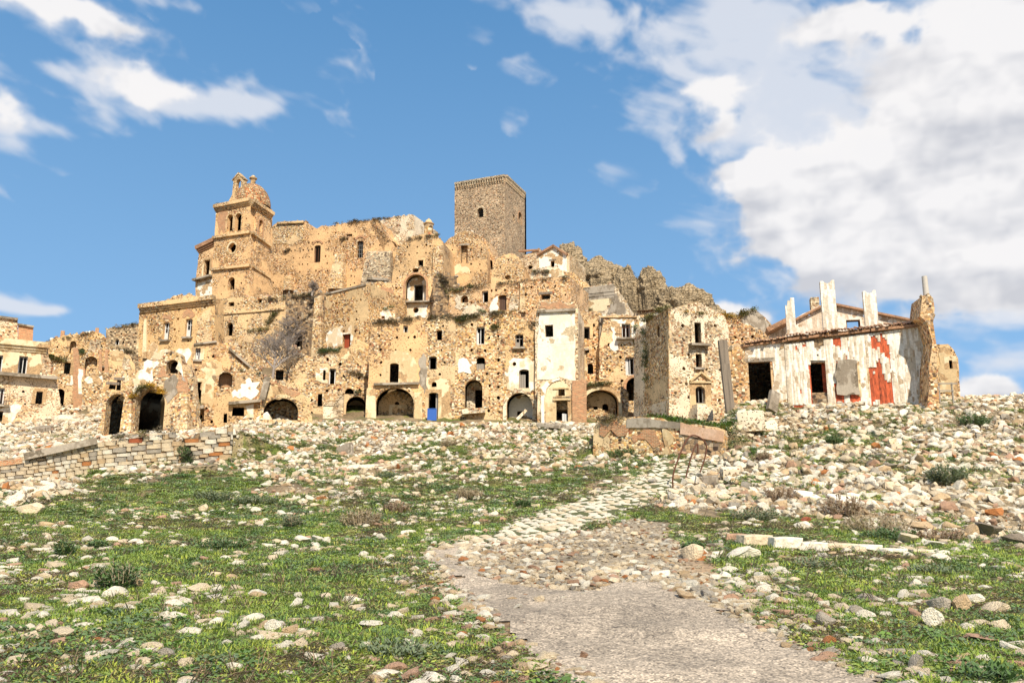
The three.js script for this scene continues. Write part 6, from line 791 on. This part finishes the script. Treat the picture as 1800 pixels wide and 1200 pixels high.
{ // kerb stones
  const list = [[1279, 1307, 938, 954, 'pink'], [1311, 1358, 940, 962, 'cream'], [1364, 1411, 945, 967, 'white'], [1413, 1455, 953, 968, 'white'], [1458, 1507, 955, 967, 'cream'], [1514, 1551, 957, 969, 'white'], [1560, 1595, 964, 975, 'white'], [1608, 1641, 966, 975, 'cream'], [1654, 1674, 971, 979, 'white']];
  const nth = ['first', 'second', 'third', 'fourth', 'fifth', 'sixth', 'seventh', 'eighth', 'ninth'];
  list.forEach(([x0, x1, y0, y1, tone], i) => { const a = hit(x0, y1), b = hit(x1, y1), L = Math.hypot(b.x - a.x, b.z - a.z), k = depthOf(a) / F, h = (y1 - y0) * k, g = new THREE.ExtrudeGeometry(new THREE.Shape([[0, 0.02], [L * 0.5, -0.02], [L, 0.03], [L * 0.98, h * 0.55], [L, h * 0.95], [L * 0.6, h], [0.01, h * 0.96], [-0.01, h * 0.5]].map((p) => new THREE.Vector2(...p))), { depth: 0.3, bevelEnabled: true, bevelSize: 0.025, bevelThickness: 0.025, bevelSegments: 1 }); g.translate(0, -0.02, -0.3); const m = shade(new THREE.Mesh(g, STONE[tone])); m.name = numbered('kerb_stone'); m.position.set(a.x, Math.min(H(a.x, a.z), H(b.x, b.z)) - 0.02, a.z); m.rotation.y = Math.atan2(-(b.z - a.z), b.x - a.x); tag(m, `${nth[i]} squared kerb stone from the left in the broken row`, 'kerb stone', 'kerb stones in a row'); scene.add(m); });
}
{ // the cobbled lane
  const base = new THREE.Mesh(sheet(LANE, 0.14, 0.015, 0.3, 9), M.laneSoil = plain(0.09, 0.095, 0.03)); shade(base); base.name = 'cobbled_lane'; base.userData.kind = 'structure'; scene.add(base);
  const r = rng(606), list = [], dir = new THREE.Vector2(LANE[6][0] - LANE[0][0], LANE[6][1] - LANE[0][1]).normalize(), nx = -dir.y, nz = dir.x;
  for (let a = -6; a < 40; a += 0.3) for (let c = -9; c < 9; c += 0.4) { const x = LANE[0][0] + dir.x * a + nx * (c + (Math.round(a / 0.3) & 1) * 0.2) + (r() - .5) * 0.1, z = LANE[0][1] + dir.y * a + nz * (c + (Math.round(a / 0.3) & 1) * 0.2) + (r() - .5) * 0.08; if (signed(LANE, x, z) < -0.35 || r() < 0.06 || fbm2(x * 1.1, z * 1.1, 3) > 0.34) continue; const p = [x, H(x, z), z]; list.push({ p, d: Math.hypot(x, z), w: 0.36 * (0.8 + 0.35 * r()), l: 0.26 * (0.8 + 0.3 * r()), a: Math.atan2(-nz, nx) + (r() - .5) * .3, t: r() }); }
  list.sort((a, b) => a.d - b.d); const geo = SG[2], near = list.slice(0, 300), far = list.slice(300), mats = [STONE.white, STONE.cream, STONE.white];
  const e = new THREE.Euler(), q = new THREE.Quaternion(), m4 = new THREE.Matrix4(), pose = (s) => m4.compose(new THREE.Vector3(s.p[0], s.p[1] + 0.0, s.p[2]), q.setFromEuler(e.set(0, s.a, 0)), new THREE.Vector3(s.w * 1.0, 0.13, s.l * 0.98));
  near.forEach((s) => { const m = part('cobble', SG[[2, 5, 8, 0, 3, 6][(s.t * 6) | 0]], mats[(s.t * 3) | 0], base); pose(s).decompose(m.position, m.quaternion, m.scale); });
  if (far.length) { const im = shade(new THREE.InstancedMesh(geo, M.stone, far.length)), c = new THREE.Color(); im.name = 'cobbles'; im.userData.kind = 'stuff'; far.forEach((s, i) => { im.setMatrixAt(i, pose(s)); const t = TONES[s.t < 0.7 ? 'white' : 'cream'], b = 0.85 + 0.3 * s.t; im.setColorAt(i, c.setRGB(t[0] * b, t[1] * b, t[2] * b)); }); base.add(im); }
}
{ // rusty reinforcing rods bent into loops
  const rods = (label, pts, foot) => { const p0 = hit(...foot), Z = -p0.z, v = pts.map(([x, y]) => at(x, y, Z + (x - foot[0]) * 0.01)), t = thing('rusty_rod', label, 'metal rod', p0); const c = new THREE.CatmullRomCurve3(v.map((p) => p.sub(p0))); part('rod', new THREE.TubeGeometry(c, 60, 0.03, 7), M.rust, t); };
  rods('tall rusty rod bent into a wide loop beside the lane', [[1184, 866], [1183, 838], [1192, 808], [1202, 783], [1212, 768], [1220, 765], [1235, 772], [1242, 783], [1240, 802], [1231, 830]], [1184, 860]);
  rods('shorter rusty rod with a narrow hooked top', [[1202, 856], [1212, 815], [1221, 787], [1226, 780], [1227, 796]], [1203, 850]);
}

// ---------------------------------------------------------------- plants
function leafGeo(seed, n, R, Hh, len, wid, up) { // a low clump of small leaves
  const r = rng(seed), pos = [], nor = []; for (let i = 0; i < n; i++) { const a = r() * 6.283, d = Math.sqrt(r()) * R, x = Math.cos(a) * d, z = Math.sin(a) * d, y = r() * Hh * (1 - 0.6 * d / R), b = r() * 6.283, t = (r() * 0.9 + up) * 0.9, l = len * (0.6 + 0.7 * r()), w = wid * (0.6 + 0.7 * r()); const D = new THREE.Vector3(Math.cos(b) * Math.cos(t), Math.sin(t), Math.sin(b) * Math.cos(t)), S = new THREE.Vector3(-Math.sin(b), (r() - .5) * 0.8, Math.cos(b)).normalize(), N = new THREE.Vector3().crossVectors(S, D).normalize(); if (N.y < 0) N.negate(); N.y += 0.9; N.normalize(); const O = new THREE.Vector3(x, y, z), mid = O.clone().addScaledVector(D, l * 0.55), tip = O.clone().addScaledVector(D, l); tip.y -= l * 0.15; const p1 = mid.clone().addScaledVector(S, w / 2), p2 = mid.clone().addScaledVector(S, -w / 2); for (const p of [O, p1, tip, O, tip, p2]) { pos.push(p.x, p.y, p.z); nor.push(N.x, N.y, N.z); } }
  const g = new THREE.BufferGeometry(); g.setAttribute('position', new THREE.Float32BufferAttribute(pos, 3)); g.setAttribute('normal', new THREE.Float32BufferAttribute(nor, 3)); return g;
}
const leafMat = new THREE.MeshPhysicalMaterial({ color: 0xffffff, roughness: 0.85, side: THREE.DoubleSide, transmission: 0.3, thickness: 0 });
const herb = [leafGeo(1, 52, 0.18, 0.055, 0.04, 0.052, -0.15), leafGeo(2, 52, 0.17, 0.05, 0.034, 0.045, -0.05), leafGeo(3, 32, 0.15, 0.07, 0.08, 0.016, 0.4)];
const blade = leafGeo(4, 26, 0.1, 0.02, 0.16, 0.012, 0.75), dry = leafGeo(5, 22, 0.16, 0.04, 0.12, 0.008, 0.15);
const GREENS = [[0.27, 0.37, 0.032], [0.18, 0.285, 0.025], [0.38, 0.44, 0.04], [0.11, 0.21, 0.033], [0.45, 0.41, 0.08], [0.22, 0.32, 0.09]];
{
  const lists = [[], [], [], [], []], r = rng(9001);
  const sow = (n, Z0, Z1, scale) => { for (let i = 0; i < n; i++) { const Z = Math.sqrt(lerp(Z0 * Z0, Z1 * Z1, r())), x = (r() - .5) * 1.5 * Z, z = -Z, k = cover(x, z), q = r(), w = r(); if (q > sstep(0.12, 0.6, k.grass)) continue; if (Z > 62.3 && k.px > 178 && k.px < 1280) continue; const dn = fbm2(x * 0.6 + 30, z * 0.6, 4); const kind = w < 0.09 + 0.26 * sstep(0.05, 0.3, dn) ? 4 : w < 0.24 ? 3 : w < 0.58 ? 0 : w < 0.92 ? 1 : 2; lists[kind].push([x, H(x, z), z, scale * (0.6 + 0.8 * r()), r() * 6.28, r(), dn]); } };
  sow(34000, 5, 12, 0.8); sow(60000, 12, 24, 1.05); sow(70000, 24, 64, 1.6);
  const m4 = new THREE.Matrix4(), q = new THREE.Quaternion(), e = new THREE.Euler(), c = new THREE.Color();
  [...herb, blade, dry].forEach((g, i) => { const L = lists[i], im = shade(new THREE.InstancedMesh(g, leafMat, L.length)); im.name = numbered(i === 4 ? 'dry_grass' : 'grass'); tag(im, i === 4 ? 'dry straw and dead stems lying among the meadow herbs' : 'low green herbs and grass covering the meadow and slopes', 'grass', i === 4 ? undefined : 'meadow grass and herbs', 'stuff'); L.forEach(([x, y, z, s, a, t, n], j) => { im.setMatrixAt(j, m4.compose(new THREE.Vector3(x, y, z), q.setFromEuler(e.set(0, a, 0)), new THREE.Vector3(s, s * (i === 3 ? 0.5 : 0.75), s))); const p = i === 4 ? (t < .6 ? [0.3, 0.22, 0.11] : [0.22, 0.12, 0.07]) : GREENS[Math.min(5, Math.max(0, ((t * 4 + n * 3) | 0)))], b = 0.75 + 0.5 * ((t * 7.3) % 1); im.setColorAt(j, c.setRGB(p[0] * b, p[1] * b, p[2] * b)); }); scene.add(im); });
}
{ // broad-leaved weeds and dry stalks standing above the turf
  const broad = leafGeo(21, 44, 0.18, 0.09, 0.055, 0.042, 0.2), stalk = leafGeo(22, 5, 0.06, 0.02, 0.24, 0.006, 0.95), r = rng(333), m4 = new THREE.Matrix4(), q = new THREE.Quaternion(), e = new THREE.Euler(), c = new THREE.Color();
  for (const [g, n, name, label, pal] of [[broad, 16000, 'weeds', 'darker broad-leaved weeds in patches over the meadow', [[0.1, 0.2, 0.03], [0.12, 0.2, 0.07], [0.16, 0.28, 0.04]]], [stalk, 7000, 'dry_stalks', 'thin dry stalks standing here and there in the meadow', [[0.4, 0.32, 0.19], [0.34, 0.24, 0.14]]]]) {
    const L = []; for (let i = 0; i < n; i++) { const Z = Math.sqrt(lerp(25, 1700, Math.pow(r(), 1.25))), x = (r() - .5) * 1.5 * Z, z = -Z, k = cover(x, z), w = r(), s = r(); if (k.grass < 0.3 || w > sstep(0.0, 0.3, fbm2(x * 0.5 + 70, z * 0.5 + (pal.length * 9), 4))) continue; L.push([x, H(x, z), z, (0.45 + 0.5 * s) * (1 + Z * 0.02)]); }
    const im = shade(new THREE.InstancedMesh(g, leafMat, L.length)); im.name = name; tag(im, label, 'weeds', undefined, 'stuff'); L.forEach(([x, y, z, s], i) => { im.setMatrixAt(i, m4.compose(new THREE.Vector3(x, y, z), q.setFromEuler(e.set((r() - .5) * .3, r() * 6.3, (r() - .5) * .3)), new THREE.Vector3(s, s, s))); const p = pal[(r() * pal.length) | 0], b = 0.7 + 0.5 * r(); im.setColorAt(i, c.setRGB(p[0] * b, p[1] * b, p[2] * b)); }); scene.add(im);
  }
}
{ // what grows on the walls and rocks
  const tuft = leafGeo(8, 46, 0.22, 0.26, 0.12, 0.05, 0.25), im = shade(new THREE.InstancedMesh(tuft, leafMat, weedSpots.length)), m4 = new THREE.Matrix4(), q = new THREE.Quaternion(), e = new THREE.Euler(), c = new THREE.Color(), r = rng(515);
  im.name = 'wall_weeds'; tag(im, 'weeds, moss and yellow flowers rooted in the ruined walls and rocks', 'weeds', undefined, 'stuff');
  weedSpots.forEach(([p, s, k = 1], i) => { const pals = [[0.08, 0.14, 0.025], [0.15, 0.11, 0.045], [0.2, 0.18, 0.035], [0.6, 0.38, 0.02], [0.12, 0.22, 0.02]], t = pals[r() < 0.75 ? k : (r() * 3) | 0], b = 0.6 + 0.8 * r(); im.setMatrixAt(i, m4.compose(p, q.setFromEuler(e.set((r() - .5) * .6, r() * 6.3, (r() - .5) * .6)), new THREE.Vector3(s, s * (0.7 + 0.6 * r()), s))); im.setColorAt(i, c.setRGB(t[0] * b, t[1] * b, t[2] * b)); }); scene.add(im);
}
function shrub(name, label, px, py, w, h, colour, dryness, seed, cat = 'shrub') { // many stems, each with its leaves
  const p = hit(px, py), k = depthOf(p) / F, R = w * k, T = h * k, r = rng(seed), t = thing(name, label, cat, new THREE.Vector3(p.x, H(p.x, p.z) - 0.03, p.z)), stems = [], leaves = [], n = Math.round(40 + 26 * R / 0.5), s3 = new THREE.Vector3();
  for (let i = 0; i < n; i++) {
    const a = r() * 6.283, d = Math.sqrt(r()), bx = Math.cos(a) * d * R * 0.75, bz = Math.sin(a) * d * R * 0.5, L = T * (0.55 + 0.55 * r()) * (1 - 0.35 * d), lx = Math.cos(a) * 0.35 * R * d + (r() - .5) * .2 * T, lz = Math.sin(a) * 0.3 * R * d + (r() - .5) * .2 * T;
    const A = new THREE.Vector3(bx, 0, bz), B = new THREE.Vector3(bx + lx, L, bz + lz), Mi = A.clone().lerp(B, 0.5).add(new THREE.Vector3((r() - .5) * .06, 0.03, 0)); stems.push(new THREE.TubeGeometry(new THREE.QuadraticBezierCurve3(A, Mi, B), 3, 0.006 + 0.004 * r(), 3));
    const m = Math.round((1 - dryness) * 26 + 4); for (let j = 0; j < m; j++) leaves.push([A.clone().lerp(B, 0.15 + 0.85 * r()), r()]);
    if (dryness > 0.3) for (let j = 0; j < 3; j++) { const f = 0.45 + 0.5 * r(), O = A.clone().lerp(B, f); stems.push(new THREE.TubeGeometry(new THREE.LineCurve3(O, O.clone().add(new THREE.Vector3((r() - .5) * T * .35, T * .25 * r(), (r() - .5) * T * .3))), 1, 0.003, 3)); }
  }
  part('stems', mergeGeometries(stems), plain(...(dryness > 0.3 ? [0.46, 0.36, 0.23] : [0.24, 0.23, 0.09])), t);
  const pos = [], nor = []; for (const [o, q] of leaves) { const b = r() * 6.283, up = r() * 1.2 - 0.2, l = (0.05 + 0.04 * r()) * (0.7 + T), D = new THREE.Vector3(Math.cos(b) * Math.cos(up), Math.sin(up), Math.sin(b) * Math.cos(up)), S = new THREE.Vector3(-Math.sin(b), (r() - .5), Math.cos(b)).normalize(), N = s3.crossVectors(S, D).normalize().clone(); if (N.y < 0) N.negate(); N.y += 0.6; N.normalize(); o.add(new THREE.Vector3((r() - .5) * .1, (r() - .5) * .06, (r() - .5) * .1)); const e = o.clone().addScaledVector(D, l), mid = o.clone().addScaledVector(D, l * .5), w1 = mid.clone().addScaledVector(S, l * .22), w2 = mid.clone().addScaledVector(S, -l * .22); for (const v of [o, w1, e, o, e, w2]) { pos.push(v.x, v.y, v.z); nor.push(N.x, N.y, N.z); } }
  const g = new THREE.BufferGeometry(); g.setAttribute('position', new THREE.Float32BufferAttribute(pos, 3)); g.setAttribute('normal', new THREE.Float32BufferAttribute(nor, 3)); const m = leafMat.clone(); m.color = new THREE.Color().setRGB(...colour); part('leaves', g, m, t);
}
const gG = [0.085, 0.17, 0.03], gGrey = [0.17, 0.22, 0.1], gDry = [0.38, 0.3, 0.17], gBrown = [0.28, 0.17, 0.09], gY = [0.24, 0.26, 0.04];
shrub('shrub', 'rounded grey-green shrub on the right part of the stony mound', 1666, 852, 30, 38, gGrey, 0.05, 1); shrub('shrub', 'dark green low bush near the top of the stony mound', 1713, 748, 26, 22, gG, 0, 2); shrub('shrub', 'small dark green bush high on the mound below the battened wall', 1467, 782, 13, 20, gG, 0, 3); shrub('shrub', 'yellow-green bush on the skyline beside the end house', 1706, 698, 22, 12, gY, 0, 4);
shrub('shrub', 'brown withered shrub left of the white plaster slabs', 1372, 884, 26, 36, gBrown, 0.7, 5); shrub('shrub', 'tall brown withered shrub right of the white plaster slabs', 1482, 910, 34, 44, gBrown, 0.7, 6); shrub('dry_grass_clump', 'wide clump of straw-coloured dry grass above the kerb stones', 1545, 936, 50, 36, gDry, 0.8, 7, 'grass clump'); shrub('shrub', 'grey-green shrub with dry stems above the first kerb stones', 1325, 915, 42, 26, gGrey, 0.35, 8); shrub('shrub', 'brown dry shrub at the right foot of the mound', 1650, 952, 42, 26, gBrown, 0.6, 9); shrub('shrub', 'small brown shrub on the mound near the rusty rods', 1340, 812, 16, 20, gBrown, 0.6, 10); shrub('shrub', 'green herb clump under the dry grass clump', 1565, 948, 40, 20, gG, 0.05, 11);
shrub('shrub', 'dark green herb clump with tall dry stalks in the left meadow', 205, 1040, 30, 52, gG, 0.32, 12); shrub('shrub', 'small dark herb clump at the left end of the meadow', 112, 978, 14, 28, gG, 0.3, 13); shrub('shrub', 'small green herb clump beside the left stalks', 172, 968, 14, 20, gG, 0.1, 14); shrub('shrub', 'broad dark herb clump in the middle of the left meadow', 392, 966, 38, 24, gG, 0.25, 15); shrub('shrub', 'grey-green low bush below the retaining wall end', 376, 880, 34, 20, gGrey, 0.1, 16); shrub('shrub', 'second grey-green low bush right of the wall end', 450, 884, 34, 16, gGrey, 0.2, 17); shrub('shrub', 'dry-topped herb clump between meadow and rubble', 512, 928, 16, 28, gGrey, 0.4, 18); shrub('shrub', 'pale dry bush at the upper right of the meadow', 638, 925, 36, 34, gDry, 0.6, 19); shrub('shrub', 'reddish dry bush right of the pale dry bush', 694, 902, 22, 24, gBrown, 0.5, 20); shrub('shrub', 'grey dry bush on the rubble slope left of the lane', 824, 878, 26, 24, gDry, 0.5, 21); shrub('shrub', 'brownish dry bush high on the rubble slope', 790, 786, 16, 18, gDry, 0.6, 22); shrub('shrub', 'bright green herb beside the cobbled lane', 918, 893, 12, 20, gG, 0, 23); shrub('shrub', 'lush green herb patch at the foot of the lane wall', 1100, 802, 38, 16, gG, 0, 24); shrub('shrub', 'small green bush at the centre left of the rubble slope', 682, 842, 22, 16, gGrey, 0.1, 25); shrub('shrub', 'dark green herb next to the big cream boulder', 1218, 965, 16, 16, gG, 0, 26); shrub('shrub', 'grey-green herbs in the middle of the right grass', 1640, 1010, 36, 18, gGrey, 0.3, 27); shrub('shrub', 'brown-stalked herbs below the second kerb stone', 1430, 1000, 34, 20, gGrey, 0.45, 28); shrub('shrub', 'dark green weeds in the lower right corner', 1745, 1196, 40, 26, gG, 0.1, 29); shrub('shrub', 'dense green weeds left of the lower road edge', 700, 1145, 60, 18, gGrey, 0.05, 30);
function bareTree(label, px, py, Z, hpx, wpx, seed, levels) {
  const b0 = at(px, py, Z), k = Z / F, r = rng(seed), t = thing('bare_tree', label, 'tree', b0), trunk = [], twigs = [];
  const seg = (A, B, ra, rb, out) => { const d = B.clone().sub(A), L = d.length(), g = new THREE.CylinderGeometry(rb, ra, L, ra > 0.04 ? 7 : 3, 1, true); g.translate(0, L / 2, 0); g.applyQuaternion(new THREE.Quaternion().setFromUnitVectors(new THREE.Vector3(0, 1, 0), d.normalize())); g.translate(A.x, A.y, A.z); out.push(g); };
  const grow = (A, dir, L, ra, lv) => { const B = A.clone().addScaledVector(dir, L); seg(A, B, ra, ra * 0.7, lv < 2 ? trunk : twigs); if (lv >= levels) return; const n = lv === 0 ? 6 : lv < 3 ? 3 + (r() * 1.4 | 0) : 2 + (r() * 1.5 | 0); for (let i = 0; i < n; i++) { const a = r() * 6.283, sp = 0.5 + 0.5 * r(), d = dir.clone().multiplyScalar(0.75).add(new THREE.Vector3(Math.cos(a) * sp * wpx / hpx * 1.15, 0.25 - 0.3 * r() * (lv > 1 ? 1 : .4), Math.sin(a) * sp * 0.9)).normalize(); grow(A.clone().lerp(B, i === 0 ? 1 : 0.45 + 0.55 * r()), d, L * (0.62 + 0.24 * r()), Math.max(0.014, ra * 0.64), lv + 1); } };
  grow(new THREE.Vector3(), new THREE.Vector3(0.05, 1, 0).normalize(), hpx * k * 0.36, 0.13, 0);
  const bark = plain(0.3, 0.255, 0.22); part('trunk', mergeGeometries(trunk), bark, t); part('branches', mergeGeometries(twigs), bark, t);
}
bareTree('wide bare grey tree in front of the scrub wall', 478, 674, 65, 96, 92, 3, 6); bareTree('smaller bare tree behind and right of the wide one', 506, 622, 72, 66, 60, 8, 6); bareTree('thin bare tree on top of the dark rubble wall', 548, 520, 85.5, 30, 34, 15, 5);

renderer.render(scene, camera);
